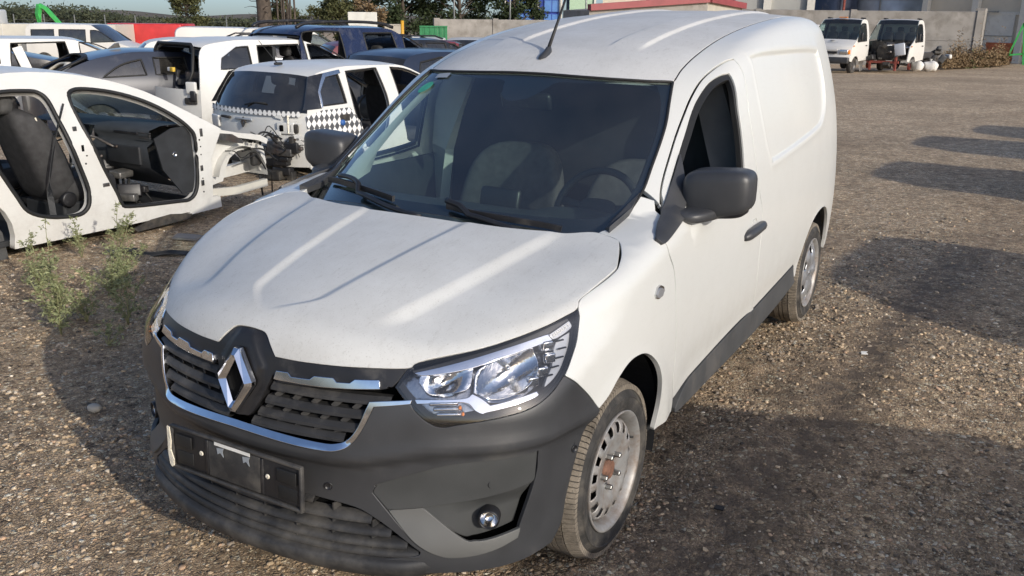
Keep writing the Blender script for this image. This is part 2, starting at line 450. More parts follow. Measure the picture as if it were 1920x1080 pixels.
# ---------------------------------------------------------------- the materials in use
def white_paint(name, col=(.625, .63, .605), rough=.32, coat=.35, dust=.0, dcol=(.42, .395, .35), splash=0.):
    """white car paint with road dust: film, specks and run-off streaks"""
    m, n, l, b = new_mat(name)
    tc = n.new('ShaderNodeTexCoord')
    def noise(sc, det=6, vec=None, ro=.55):
        t = n.new('ShaderNodeTexNoise'); t.inputs['Scale'].default_value = sc; t.inputs['Detail'].default_value = det; t.inputs['Roughness'].default_value = ro
        l.new(vec or tc.outputs['Object'], t.inputs['Vector']); return t.outputs['Fac']
    def rng(s, a, b_, c, d):
        r = n.new('ShaderNodeMapRange'); r.inputs['From Min'].default_value = a; r.inputs['From Max'].default_value = b_
        r.inputs['To Min'].default_value = c; r.inputs['To Max'].default_value = d; l.new(s, r.inputs['Value']); return r.outputs['Result']
    film = rng(noise(4, 8, ro=.7), .35, .72, dust*.25, dust)
    speck = rng(noise(210, 3), .60, .74, 0, min(1, dust*1.3))
    mp = n.new('ShaderNodeMapping'); mp.inputs['Scale'].default_value = (34, 5, 34); l.new(tc.outputs['Object'], mp.inputs['Vector'])
    streak = rng(noise(1.6, 7, mp.outputs['Vector'], .7), .55, .80, 0, dust*.9)
    ad = n.new('ShaderNodeMath'); ad.operation = 'ADD'; l.new(film, ad.inputs[0]); l.new(speck, ad.inputs[1])
    ad2 = n.new('ShaderNodeMath'); ad2.operation = 'ADD'; ad2.use_clamp = True; l.new(ad.outputs[0], ad2.inputs[0]); l.new(streak, ad2.inputs[1])
    if splash:      # road spray thrown up behind the wheels and along the sills
        sz = n.new('ShaderNodeSeparateXYZ'); l.new(tc.outputs['Object'], sz.inputs[0])
        low = rng(sz.outputs['Z'], .36, .72, splash, 0); pat = rng(noise(7, 9, ro=.75), .36, .68, .1, 1.); sp = n.new('ShaderNodeMath'); sp.operation = 'MULTIPLY'; l.new(low, sp.inputs[0]); l.new(pat, sp.inputs[1])
        ad3 = n.new('ShaderNodeMath'); ad3.operation = 'ADD'; ad3.use_clamp = True; l.new(ad2.outputs[0], ad3.inputs[0]); l.new(sp.outputs[0], ad3.inputs[1]); ad2 = ad3
    mx = n.new('ShaderNodeMix'); mx.data_type = 'RGBA'; mx.inputs['A'].default_value = (*col, 1); mx.inputs['B'].default_value = (*dcol, 1)
    l.new(ad2.outputs[0], mx.inputs['Factor']); l.new(mx.outputs['Result'], b.inputs['Base Color'])
    l.new(rng(ad2.outputs[0], 0, .6, rough, .75), b.inputs['Roughness'])
    b.inputs['Coat Weight'].default_value = coat; b.inputs['Coat Roughness'].default_value = .08 + .3*dust
    bp = n.new('ShaderNodeBump'); bp.inputs['Strength'].default_value = .05; bp.inputs['Distance'].default_value = .004
    l.new(noise(90, 2), bp.inputs['Height']); l.new(bp.outputs['Normal'], b.inputs['Normal'])
    return m
white_paint('white_side', dust=.12, splash=.45)
white_paint('white_hood', col=(.625, .63, .61), dust=.46, rough=.5, coat=.08, dcol=(.38, .37, .345))
white_paint('white_roof', col=(.63, .63, .615), dust=.52, rough=.55, coat=.05, dcol=(.36, .355, .34))
white_paint('white_wreck', col=(.68, .68, .65), splash=.35, dust=.26, rough=.35, coat=.3)
white_paint('white_far', col=(.64, .63, .60), dust=.2, rough=.4, coat=.2)
white_paint('cream_metal', col=(.62, .60, .52), dust=.45, rough=.5, coat=.05)
pmat('bumper_plastic', (.045, .046, .049), .40, var=.25, vscale=5, bump=.10, bscale=520, dirt=(.10, .095, .085), dscale=5, damt=.10)
pmat('insert_grey', (.058, .060, .060), .44, var=.15, vscale=6, bump=.05, bscale=400)
pmat('insert_light', (.118, .118, .112), .48, var=.10, vscale=6, bump=.04, bscale=400)
pmat('black_plastic', (.016, .016, .018), .42, var=.3, vscale=9, bump=.06, bscale=300, dirt=(.09, .085, .075), dscale=9, damt=.14)
pmat('dusty_plastic', (.028, .028, .029), .6, var=.3, vscale=12, bump=.1, bscale=200, dirt=(.13, .12, .105), dscale=7, damt=.42)
pmat('grey_trim', (.062, .064, .066), .62, var=.2, vscale=6, bump=.06, bscale=300, dirt=(.13, .12, .11), dscale=4, damt=.25)
pmat('rubber', (.012, .012, .012), .6)
pmat('gap_black', (.004, .004, .004), .9, spec=.1)
pmat('chrome', (.80, .82, .86), .10, metal=1, var=.06, vscale=30)
pmat('chrome_dull', (.62, .62, .62), .25, metal=1, var=.15, vscale=40)
pmat('mirror_silver', (.80, .80, .80), .06, metal=1, bump=.14, bscale=70)
pmat('tyre', (.036, .034, .032), .82, var=.3, vscale=20, bump=.25, bscale=160, dirt=(.13, .115, .095), dscale=14, damt=.35)
pmat('tread', (.15, .128, .10), .9, var=.35, vscale=18, bump=.4, bscale=140, dirt=(.30, .255, .20), dscale=10, damt=.60)
pmat('steel_rim', (.36, .355, .345), .50, metal=.35, var=.22, vscale=12, bump=.05, bscale=120, dirt=(.20, .135, .09), dscale=14, damt=.48)
pmat('hub_rust', (.17, .085, .055), .8, var=.4, vscale=40, bump=.4, bscale=150)
pmat('bolt_steel', (.30, .30, .29), .4, metal=.9, var=.2, vscale=60)
pmat('cover_silver', (.50, .51, .53), .34, metal=.7, var=.08, vscale=10, dirt=(.30, .28, .25), dscale=8, damt=.3)
pmat('well_dark', (.012, .013, .015), .85, var=.4, vscale=10, bump=.2, bscale=60)
pmat('cabin_dark', (.022, .024, .027), .65, var=.25, vscale=10, bump=.08, bscale=260)
pmat('cabin_dash', (.045, .050, .056), .6, var=.15, vscale=10, bump=.10, bscale=340)
pmat('cabin_trim_lit', (.46, .48, .46), .6, var=.08, vscale=6)  # pale tone carries the sunlight on the passenger-side pillars
pmat('cabin_grey', (.12, .125, .13), .7, var=.15, vscale=8)
pmat('seat_fabric', (.062, .062, .062), .9, var=.25, vscale=25, bump=.3, bscale=420)
pmat('seat_dark', (.034, .034, .036), .75, var=.3, vscale=20, bump=.2, bscale=300)
pmat('amber', (.75, .22, .02), .25)
pmat('white_label', (.75, .74, .70), .6, var=.1, vscale=30)
pmat('cream_tape', (.72, .67, .55), .75, var=.2, vscale=40, bump=.4, bscale=120)
pmat('green_sticker', (.05, .36, .22), .5, var=.15, vscale=40)
pmat('print_grey', (.30, .33, .36), .5)
pmat('frit_black', (.010, .012, .018), .22)
pmat('galv_dark', (.10, .10, .10), .5, metal=.6, var=.4, vscale=20, dirt=(.10, .06, .04), dscale=10, damt=.4)
pmat('engine_dark', (.024, .023, .022), .7, var=.6, vscale=15, bump=.4, bscale=50, dirt=(.10, .085, .065), dscale=8, damt=.4)
pmat('metal_part', (.34, .33, .31), .4, metal=.8, var=.3, vscale=25)
pmat('navy_paint', (.010, .016, .048), .25, coat=.5, var=.15, vscale=3, dirt=(.10, .10, .11), dscale=4, damt=.25)
pmat('slate_paint', (.016, .022, .040), .28, coat=.4, var=.1, vscale=3, dirt=(.08, .08, .09), dscale=5, damt=.15)
pmat('black_paint', (.010, .010, .012), .3, coat=.4, dirt=(.08, .08, .08), dscale=5, damt=.3)
pmat('red_paint', (.50, .035, .035), .45, var=.15, vscale=2, coat=.1)
pmat('maroon_paint', (.14, .02, .03), .4, coat=.2)
pmat('silver_paint', (.36, .37, .39), .35, metal=.5, coat=.3, var=.08, vscale=4)
pmat('grey_door', (.55, .57, .60), .4, coat=.3)
pmat('yellow_part', (.62, .42, .06), .5)
pmat('blue_part', (.03, .11, .34), .5)
pmat('rust_red', (.22, .055, .04), .8, var=.35, vscale=8)
glass_mat('windscreen_glass', (.72, .86, .82), ior=1.60, dust=.020)
glass_mat('side_glass', (.62, .74, .71), dust=.03)
glass_mat('dark_glass', (.07, .09, .12), dust=.05)
glass_mat('lens_clear', (.97, .97, .97), ior=1.40, dust=.010)
pmat('lamp_silver', (.34, .35, .37), .18, metal=1, bump=.18, bscale=35)
# ================================================================ the white panel van
van = empty('cargo_van', (0, 0, 0), label='white panel van with dark plastic bumper standing in the foreground', cat='van')
A3 = lambda pts: np.array(pts, float)
def u_side(pts, hard=38, n=5): return round_poly(inv_side(A3(pts)), n, hard)
def u_nose(pts, hard=38, n=5): return round_poly(inv_nose(A3(pts)), n, hard)
def u_yz(pts, hard=38, n=5): return round_poly(yz_to_uv(pts), n, hard)
def mirx(pts): return [(-x, y, z) for x, y, z in reversed(pts)]
SS, NS, HS = (1, .75), (.85, 1), (1, .75)
def side_panel(name, loops, mat, h=.035, gap=.0042, flange=.016, depth=None, parent=None, extra=None):
    return both(name, sheet(pr_side, loops, h, SS, gap, flange, depth, hb=.018, extra=extra), mat, parent or van)
def nose_panel(name, loops, mat, h=.022, gap=.002, flange=.012, depth=None, parent=None, hb=None, mirror=None, mode='all'):
    s = sheet(lambda uv: pr_nose(uv, mode), loops, h, NS, gap, flange, depth, hb=hb, center=(0, .2, .6))
    if mirror is None: return sheet_obj(name, s, mat, parent or van)
    return both(name, s, mat, parent or van)
# ---- shared edges (points on the body surface, left side)
E_HOODFRONT = [(.025,-.755,.881),(.062,-.759,.875),(.093,-.774,.847),(.115,-.782,.822),(.213,-.769,.822),(.347,-.733,.824),(.482,-.667,.826)]
E_HL_TOP = [(.489,-.657,.828),(.509,-.633,.839),(.617,-.525,.860),(.688,-.433,.879),(.743,-.344,.899),(.777,-.273,.918),(.792,-.232,.930)]
E_HOODSIDE = [(.786,-.207,.951),(.795,-.156,.967),(.812,-.025,.998),(.804,.023,1.011),(.772,.107,1.031),(.742,.171,1.053),(.691,.190,1.077)]
E_HOODREAR = [(.64,.183,1.057),(.542,.123,1.053),(.348,.062,1.061),(.12,.045,1.062)]
E_HL_OUT = [(.803,-.242,.906),(.813,-.276,.850),(.819,-.327,.804),(.821,-.369,.772)]
E_HL_LOW = [(.813,-.429,.737),(.786,-.493,.711),(.728,-.567,.696),(.645,-.636,.683),(.601,-.665,.676),(.568,-.682,.689),(.533,-.692,.718)]
E_HL_IN = [(.498,-.698,.750),(.472,-.699,.779)]
E_GLASS = [(.672,.262,1.066),(.684,.40,1.10),(.688,.50,1.165),(.676,.60,1.225),(.664,.70,1.292),(.648,.80,1.361),(.62,.90,1.435),(.592,1.0,1.497)]
ARCH_F = [(.258,.345),(.272,.42),(.264,.49),(.235,.57),(.188,.635),(.12,.685),(.05,.708),(-.03,.708),(-.107,.680),(-.165,.645)]
E_BUMPFEND = [(.871,-.221,.619),(.860,-.262,.671),(.847,-.333,.739)]
ARCH_R = [(2.335,.40),(2.365,.47),(2.42,.555),(2.50,.615),(2.60,.662),(2.72,.690),(2.85,.694),(2.97,.672),(3.08,.62),(3.16,.535),(3.20,.44),(3.205,.36)]
DOOR_FR = [(.43,.405),(.393,.508),(.391,.61),(.369,.773),(.363,.843),(.344,.924),(.301,.989),(.294,1.035)]
DOOR_TOP3 = [(.761,.495,1.098),(.739,.546,1.145),(.724,.608,1.193),(.711,.688,1.25),(.697,.783,1.318),(.687,.887,1.389),(.678,.99,1.452),(.673,1.111,1.507),(.68,1.25,1.548),(.695,1.36,1.573),(.705,1.415,1.573)]
DOOR_RR = [(1.405,1.50),(1.375,1.38),(1.375,1.266),(1.39,1.162),(1.44,1.013),(1.482,.925),(1.480,.84),(1.465,.75),(1.458,.65),(1.472,.54),(1.50,.442)]
def on_side(yz):
    uv = yz_to_uv(yz); return [tuple(p) for p in pr_side(uv)]
sARCH_F, sARCH_R, sDOOR_FR, sDOOR_RR = map(on_side, (ARCH_F, ARCH_R, DOOR_FR, DOOR_RR))
# ---- hood
uvh = round_poly(inv_hood(A3(E_HOODFRONT + E_HL_TOP[1:] + E_HOODSIDE + E_HOODREAR + mirx(E_HOODFRONT + E_HL_TOP[1:] + E_HOODSIDE + E_HOODREAR))), 5, 50)
ex = []
for y in np.arange(-.74, .18, .008):                 # rows of points along the pressed creases
    for o_ in (-.026,-.019,-.012,-.005,.002,.010,.019):
        xi = float(R_inner(y)) - .10*float(sstep(-.58, -.74, y)) + o_; ex += [(xi, y), (-xi, y)] if xi > .004 else []
    if y > -.66:
        for o_ in (-.028,-.019,-.010,-.002,.006,.014,.023,.033): xo = float(R_outer(y)) + o_; ex += [(xo, y), (-xo, y)]
ex = inv_hood(pr_top(np.array(ex), 'hood'))
sheet_obj('hood', sheet(pr_hood, [uvh], .018, HS, .0012, .02, center=(0, .2, .4), hb=.012, extra=ex), 'white_hood', van)
# ---- fenders
fender = E_HL_TOP[-1:] + E_HOODSIDE + [(.672,.262,1.066),(.684,.40,1.10),(.687,.47,1.143),(.735,.503,1.12),(.79,.44,1.08)] + sDOOR_FR[::-1] + on_side([(.435,.35)]) + sARCH_F + E_BUMPFEND + E_HL_OUT[::-1]
fl = side_panel('fender', [u_side(fender, 50)], 'white_side', h=.028)
# ---- doors with window openings
door = sDOOR_FR + DOOR_TOP3 + sDOOR_RR + on_side([(1.29,.455),(.742,.432),(.602,.425)])
win = [(.732,1.287,1.523),(.717,1.227,1.520),(.703,1.125,1.495),(.704,1.0,1.442),(.711,.91,1.388),(.725,.811,1.317),(.733,.751,1.274),(.749,.636,1.191),(.762,.573,1.143)] + on_side([(.60,1.10),(.80,1.095),(1.05,1.10),(1.225,1.115),(1.237,1.28),(1.243,1.39),(1.275,1.49)])
uv_win = u_side(win, 50)
doors = side_panel('front_door', [u_side(door, 50), uv_win], 'white_side', h=.032)
for d_, mir in zip(doors, (False, True)):
    loopuv = uv_win*SS
    seal_uv = [resample(offset_poly(loopuv, -.006), .02)/SS, resample(offset_poly(loopuv, .016), .02)/SS]
    s_ = sheet(pr_side, [seal_uv[0], seal_uv[1]], .02, SS, 0, .02, -.008)
    sheet_obj('window_seal', s_, 'rubber', d_, mir)
# ---- body side with the pressed panel, A-pillar and cant rail
GROOVE = [(.590,1.03),(.583,1.12),(.577,1.30),(.574,1.60),(.574,2.0),(.572,2.5),(.560,3.0),(.535,3.40)]
gro = [tuple(p) for p in pr_top(A3(GROOVE), 'all')]
REAR = on_side([(3.46,1.62),(3.475,1.45),(3.485,1.2),(3.49,.95),(3.49,.65),(3.47,.42),(3.42,.36)])
bside = [(.735,.503,1.12)] + E_GLASS[2:] + gro + REAR + sARCH_R[::-1] + on_side([(2.30,.405),(2.248,.49),(1.51,.452)]) + sDOOR_RR[::-1] + DOOR_TOP3[::-1]
press = round_poly(yz_to_uv([(1.575,1.565),(1.62,1.592),(2.16,1.597),(2.90,1.580),(2.99,1.552),(3.0,1.42),(2.94,1.28),(2.83,1.205),(2.68,1.172),(2.2,1.142),(1.70,1.118),(1.655,1.135),(1.595,1.23),(1.565,1.40)]), 5, 60)*SS
press_r = resample(press, .012)
def press_depth(p):
    uv = inv_side(p)*SS; out = np.zeros(len(p))
    m = (p[:,1] > 1.45) & (p[:,1] < 3.1) & (p[:,2] > 1.05)
    if m.any():
        q = uv[m]; d = np.concatenate([np.min(np.linalg.norm(q[i:i+2000, None] - press_r[None], axis=2), axis=1) for i in range(0, len(q), 2000)])
        d = np.where(inside(press_r, q), d, -d); out[m] = -.012*sstep(-.003, .011, d) + .002*np.exp(-((d + .012)/.010)**2)
    return out
ex = np.concatenate([resample(offset_poly(press, o_), .012) for o_ in (-.024,-.018,-.012,-.007,-.003,.001,.005,.009,.013,.017)])/SS
side_panel('body_side', [u_side(bside, 50)], 'white_side', h=.024, depth=press_depth, extra=ex)
# ---- roof between the two gutter lines, with pressed ribs
GT = [(0,.878),(.103,.867+.012),(.242,.885),(.376,.907),(.50,.95),(.582,1.0)]
roof_l = GT + GROOVE + [(.50,3.46),(.25,3.475),(0,3.48)]
def rib(p):
    a = np.abs(p[:,0]); y = p[:,1]; fr = sstep(1.15, 1.32, y)*sstep(3.36, 3.25, y)
    w = sstep(.02, .11, y - 1.15)
    c = .295; hw = .062
    return .011*fr*sstep(hw + .022, hw - .004, np.abs(a - c)) + .006*fr*sstep(.05, .03, np.abs(a - .03))*0
uvr = round_poly(np.array(roof_l[1:-1] + [(-x, y) for x, y in reversed(roof_l[1:-1])]), 4, 50)
sheet_obj('roof', sheet(lambda uv: pr_top(uv, 'ws'), [uvr], .026, (1, 1), .003, .02, rib, hb=.02, extra=np.array([(sg*(.295 + q), y) for y in np.arange(1.12, 3.40, .016) for q in (-.086,-.080,-.074,-.066,-.058,.058,.066,.074,.080,.086) for sg in (1, -1)])), 'white_roof', van)
gl = A3([(x, y) for x, y in GROOVE]); gp = pr_top(gl, 'ws')
for s in (1, -1):
    MB().tube([(s*p[0], p[1], p[2] - .008) for p in smooth_line(gp, 4)], .008, 6).build('roof_gutter', 'rubber', van, smooth=True)
# ---- windscreen
wsl = [(0,.0),(.35,.015),(.55,.075),(.64,.17)] + [(x, y) for x, y, z in E_GLASS] + [(x, y) for x, y in GT[::-1]]
wsf = round_poly(np.array(wsl[:-1] + [(-x, y) for x, y in reversed(wsl[1:-1])]), 4, 60)
ws = sheet_obj('windscreen', sheet(lambda uv: pr_top(uv, 'ws'), [wsf], .04, (1, 1), .004, .0, -.004), 'windscreen_glass', van)
inn = [(-.40,.20),(-.2,.165),(0,.155),(.2,.165),(.40,.20),(.56,.27),(.640,.36),(.660,.5),(.648,.62),(.628,.76),(.590,.88),(.545,.95),(.48,.935),(.3,.865),(.16,.843),(.125,.80),(.075,.735),(.0,.712),(-.055,.74),(-.085,.80),(-.115,.838),(-.3,.865),(-.48,.935),(-.545,.95),(-.590,.88),(-.628,.76),(-.648,.62),(-.660,.5),(-.640,.36),(-.56,.27)]
sheet_obj('windscreen_border', sheet(lambda uv: pr_top(uv, 'ws'), [wsf, round_poly(np.array(inn), 4, 60)], .03, (1, 1), .004, .0, -.0085), 'frit_black', ws)
wsu = [(x, y) for x, y, z in E_GLASS[1:]] + [(x, y) for x, y in GT[::-1]]
MB().tube([tuple(p + [0, 0, .001]) for p in pr_top(round_poly(np.array(wsl[:-1] + [(-x, y) for x, y in reversed(wsl[1:-1])]), 4, 60), 'ws')], .006, 6, closed=True).build('windscreen_seal', 'rubber', ws, smooth=True)
def on_ws(x, y, dz=0.): p = pr_top(A3([(x, y)]), 'ws')[0]; return (p[0], p[1], p[2] + dz)
# stickers inside the glass, upper corner of the passenger side
th = np.linspace(0, 2*np.pi, 24, endpoint=False)
sheet_obj('sticker', sheet(lambda uv: pr_top(uv, 'ws'), [np.stack([-.500 + .036*np.cos(th), .835 + .034*np.sin(th)], 1)], .02, (1, 1), 0, 0, .0012), 'green_sticker', ws)
sheet_obj('sticker', sheet(lambda uv: pr_top(uv, 'ws'), [np.array([(-.49,.895),(-.41,.872),(-.41,.905),(-.49,.925)])], .02, (1, 1), 0, 0, .0012), 'print_grey', ws)
# ---- dark shell added behind the shut lines to block light through them
lin = np.array([(-.58,.62),(-.45,.40),(-.40,.15),(.0,.05)])
def liner(name, fm, loops, h, scale, dep, mir=True, cen=(0, 1.2, .7)):
    s_ = sheet(fm, loops, h, scale, .004, 0, dep, center=cen)
    for m_ in ((False, True) if mir else (False,)): sheet_obj(name, s_, 'gap_black', van, m_)
fen_in = u_side(E_HL_TOP[-1:] + E_HOODSIDE + [(.672,.262,1.066),(.684,.40,1.10),(.687,.47,1.143),(.735,.503,1.12),(.735,.62,1.17)] + on_side([(.55,1.03),(.55,.36)]) + sARCH_F + E_BUMPFEND + E_HL_OUT[::-1], 50)
liner('fender_gap_shell', pr_side, [fen_in], .06, SS, -.02)
liner('sill_gap_shell', pr_side, [u_side(on_side([(.40,.40),(.44,.29),(2.30,.29),(2.32,.42),(2.28,.52),(1.55,.49),(1.55,1.0),(1.40,1.0),(1.40,.49),(.45,.47)]), 50)], .06, SS, -.024)
# door inner skin and B-pillar trim
for s in (1, -1):
    MB().prism([(.42,.42),(1.45,.42),(1.47,.9),(1.40,1.06),(.50,1.06),(.36,.95)], lambda a, b, d: (s*d, a, b), .80, .82).build('door_lining', 'cabin_dark', doors[0 if s > 0 else 1])
    bp = [(s*.63,1.34,1.50),(s*.70,1.32,1.30),(s*.75,1.33,1.10),(s*.76,1.35,.75)]
    MB().tube(bp, .03, sq=(.05, .14)).build('pillar_trim', 'cabin_trim_lit' if s < 0 else 'cabin_grey', van, angle=30)  # passenger side coloured paler for sunlight, driver's side greyer for shade
    EB = list(zip(E_GLASS[1:], (.27, .22, .15, .10, .085, .08, .08)))
    rows_ = [[(s*(x - .040), y + .010, z - .026) for (x, y, z), d_ in EB], [(s*(x - .040), y + .03 + d_*.3, z - .045) for (x, y, z), d_ in EB], [(s*(x + .015), y + d_, z - .035) for (x, y, z), d_ in EB]]
    MB().grid(rows_).build('pillar_trim', 'cabin_trim_lit' if s < 0 else 'cabin_dark', van, smooth=True)  # same split: sunlit side pale, shaded side dark, by colour
# ---- sill trim
side_panel('sill_trim', [u_side(on_side([(.47,.352),(.53,.40),(.61,.422),(.742,.430),(1.289,.452),(1.497,.448),(1.506,.448),(2.245,.486),(2.298,.395),(2.27,.365),(1.56,.318),(.9,.315),(.52,.322)]), 50)], 'grey_trim', h=.05, gap=.0015, flange=.03, depth=.004)
side_panel('sill', [u_side(on_side([(.40,.342),(.47,.35),(.53,.32),(.9,.313),(1.56,.316),(2.27,.362),(2.33,.395),(2.33,.30),(.46,.29)]), 60)], 'well_dark', h=.06, gap=.001, flange=.03, depth=-.05)
# ---- wheel wells
for yc, a in ((0, ARCH_F), (2.812, ARCH_R)):
    for s in (1, -1):
        P = []
        for x in (.45, .62, .835):
            P.append([(s*x, yc + .375*math.cos(t), .31 + .405*math.sin(t)) for t in np.linspace(-.25, math.pi - (.55 if x > .7 else 0.), 26)])
        w = MB().grid(P); w.prism([(yc + .40*math.cos(t), .31 + .41*math.sin(t)) for t in np.linspace(-.35, math.pi + .35, 20)], lambda a_, b_, d: (s*d, a_, b_), .43, .45)
        w.build('wheel_arch_liner', 'well_dark', van, fixn=False)
# ---- underbody and rear
MB().box((0, 1.5, .25), (1.50, 3.4, .05)).box((0, 1.4, .19), (.5, 2.2, .08)).build('underbody', 'well_dark', van)
rb = []
for z, hw, yy in ((.36,.80,3.49),(.65,.815,3.525),(.95,.80,3.525),(1.25,.765,3.505),(1.5,.69,3.485),(1.62,.60,3.475),(1.70,.48,3.472)):
    rb.append([(hw*t, yy - .05*abs(t)**3, z) for t in np.linspace(-1, 1, 13)])
MB().grid(rb).build('rear_door', 'white_side', van, smooth=True)
MB().rbox((0, 3.52, .40), (1.60, .10, .22), .04).build('rear_bumper', 'bumper_plastic', van, smooth=True)
# ---------------------------------------------------------------- bumper, grille, lamps
def nose_n(xz, dep=0.):
    """points on the nose at (x, z), moved along the outward normal by dep"""
    xz = np.array(xz, float); uv = xz_to_uv(xz*[1, 1]) if False else None
    s = np.sign(xz[:,0]); a = np.abs(xz); n = len(a)
    o = np.stack([a[:,0], np.full(n, .5), a[:,1]], 1); d = np.tile([0., -1, 0], (n, 1))
    p = o + d*march(o, d)[:, None]; e = 1e-3
    g = np.stack([body_f(p[:,0]+e, p[:,1], p[:,2]) - body_f(p[:,0]-e, p[:,1], p[:,2]),
                  body_f(p[:,0], p[:,1]+e, p[:,2]) - body_f(p[:,0], p[:,1]-e, p[:,2]),
                  body_f(p[:,0], p[:,1], p[:,2]+e) - body_f(p[:,0], p[:,1], p[:,2]-e)], 1)
    g /= np.linalg.norm(g, axis=1, keepdims=True)
    p = p + g*np.broadcast_to(np.asarray(dep, float), (n,))[:, None]
    p[:,0] *= np.where(s < 0, -1, 1); return p
def xz3(pts): return [tuple(p) for p in nose_n(pts)]
def full(pts): return pts + mirx(pts)
low_edge = xz3([(.10,.224),(.30,.224),(.45,.224),(.58,.224),(.68,.226)]) + [(.789,-.47,.228),(.807,-.386,.230),(.827,-.346,.28),(.838,-.329,.339),(.851,-.313,.44),(.862,-.282,.546)]
U_OUT = [(.519,.737),(.428,.725),(.404,.661),(.380,.622),(.350,.600),(.279,.592),(.06,.599)]
U_IN = [(.519,.747),(.424,.738),(.413,.729),(.392,.667),(.368,.629),(.338,.614),(.279,.610),(.06,.617)]
bump = low_edge + E_BUMPFEND + [(.821,-.369,.772)] + E_HL_LOW + xz3(U_OUT)
LG = [(.06,.432),(.243,.426),(.373,.413),(.435,.386),(.478,.358),(.559,.294),(.545,.280),(.436,.264),(.324,.261),(.06,.263)]
lg3 = xz3(LG)
FOG = [(.424,-.764,.461),(.434,-.760,.480),(.452,-.754,.494),(.632,-.660,.559),(.812,-.471,.567),(.807,-.475,.481),(.774,-.529,.311),(.726,-.595,.286),(.656,-.660,.277),(.607,-.693,.284),(.544,-.727,.324),(.467,-.752,.411)]
uFOG = u_nose(FOG, 40)
uLG = u_nose(lg3[::-1] + [(-x, y, z) for x, y, z in lg3], 60, 4)
def bump_relief(p):
    a = np.abs(p[:,0]); z = p[:,2]
    zc = .505 + .05*sstep(.3, .65, a)
    return -.020*sstep(zc + .055, zc + .015, z)*sstep(.20, .36, z) + .005*np.exp(-((z - zc - .06)/.025)**2)
bumper = nose_panel('front_bumper', [u_nose(full(bump), 45), uLG, uFOG, (uFOG*[-1, 1])[::-1]], 'bumper_plastic', h=.020, depth=bump_relief, hb=.014)
bumper['label'] = 'matt black unpainted plastic front bumper'
# inserts round the fog lamps
def off_n(pts): return u_nose(pts, 40)
up = [(.424,-.764,.461),(.434,-.760,.480),(.452,-.754,.494),(.632,-.660,.559),(.812,-.471,.567),(.807,-.474,.476),(.788,-.509,.465),(.558,-.707,.425),(.467,-.752,.413)]
blade = [(.467,-.752,.411),(.559,-.706,.422),(.661,-.654,.336),(.690,-.630,.326),(.723,-.599,.326),(.780,-.519,.338),(.774,-.529,.311),(.726,-.595,.289),(.656,-.660,.279),(.607,-.693,.286),(.544,-.727,.326)]
rec = [(.559,-.706,.422),(.788,-.509,.462),(.799,-.489,.464),(.780,-.519,.338),(.723,-.599,.326),(.690,-.630,.326),(.661,-.654,.336)]
nose_panel('bumper_insert', [off_n(up)], 'insert_grey', gap=.0015, depth=-.024, parent=bumper, mirror=True)
nose_panel('bumper_blade', [off_n(blade)], 'insert_light', gap=.0015, depth=lambda p: -.022*sstep(.28, .42, p[:,2]) - .004, parent=bumper, mirror=True)
def rec_d(p): return -.030 - .030*sstep(.60, .72, np.abs(p[:,0])) * sstep(.47, .40, p[:,2])
nose_panel('fog_lamp_recess', [off_n(rec)], 'insert_grey', gap=-.004, depth=rec_d, parent=bumper, mirror=True)
nose_panel('bumper_backing', [u_nose(full(bump), 45)], 'gap_black', h=.06, gap=.01, flange=0, depth=-.085, parent=bumper)
for s in (1, -1):
    c = Vector((s*.712, -.603, .382)); d = Vector((s*.38, -.92, .0)).normalized()
    q = d.to_track_quat('Z', 'Y').to_matrix().to_4x4(); q.translation = c - d*.030
    fo = MB().lathe([(-.02, .031), (.014, .031), (.017, .029), (.017, .0265), (.010, .026)], 24, 'z').xform(q).build('fog_lamp', 'black_plastic', bumper, smooth=True)
    MB().lathe([(.010, .026), (.012, .016), (.013, .0001)], 24, 'z').xform(q).build('lens', 'lens_clear', fo, smooth=True)
    MB().lathe([(.008, .0255), (-.006, .018), (-.014, .009), (-.014, .0001)], 24, 'z').xform(q).build('reflector', 'mirror_silver', fo, smooth=True)
    for x, y, z in ((.298,-.802,.463), (.724,-.583,.487), (.854,-.317,.520)):
        nn = Vector((s*x*1.2, y, 0)).normalized() if x < .8 else Vector((s*.97, -.25, 0)).normalized()
        q = nn.to_track_quat('Z', 'Y').to_matrix().to_4x4(); q.translation = Vector((s*x, y, z)) - nn*(.021 if x < .4 else .025 if x < .8 else .020)
        MB().lathe([(-.004, .0125), (.0025, .0125), (.0035, .0115), (.0035, .0098), (.001, .0096), (.0018, .0001)], 20, 'z').xform(q).build('parking_sensor', 'black_plastic', bumper, smooth=True)
# lower grille
def bar(zs, xe, deps, name, mat, parent, n=41, x0=None):
    xs = np.linspace(-xe, xe, n) if x0 is None else np.linspace(x0, xe, n)
    rows = [nose_n(np.stack([xs, np.full(n, z) if np.isscalar(z) else z(xs)], 1), dp) for z, dp in zip(zs, deps)]
    return MB().grid([[tuple(p) for p in r_] for r_ in rows]).build(name, mat, parent, smooth=True)
lowg = nose_panel('lower_grille', [uLG], 'gap_black', h=.05, gap=-.01, flange=0, depth=-.055)
lgp = np.array(LG)
for z in (.424, .388, .352, .317, .286):
    xe = float(np.interp(-z, -lgp[1:6, 1], lgp[1:6, 0])) - .004 if z < .42 else .25
    b_ = bar([z + .010, z + .002, z - .012, z - .016, z - .012], xe, [-.045, -.020, -.008, -.012, -.05], 'slat', 'dusty_plastic', lowg)
for z in (.405, .370, .335, .300):
    xe = float(np.interp(-z, -lgp[1:6, 1], lgp[1:6, 0]))
    for x in np.arange(-.42, .43, .12):
        if abs(x) > xe - .02: continue
        p = nose_n([(x + .012, z)], -.036)[0]
        MB().box(p, (.005, .03, .022), rz=-.3*np.sign(x)*abs(x)).build('rib', 'dusty_plastic', lowg)
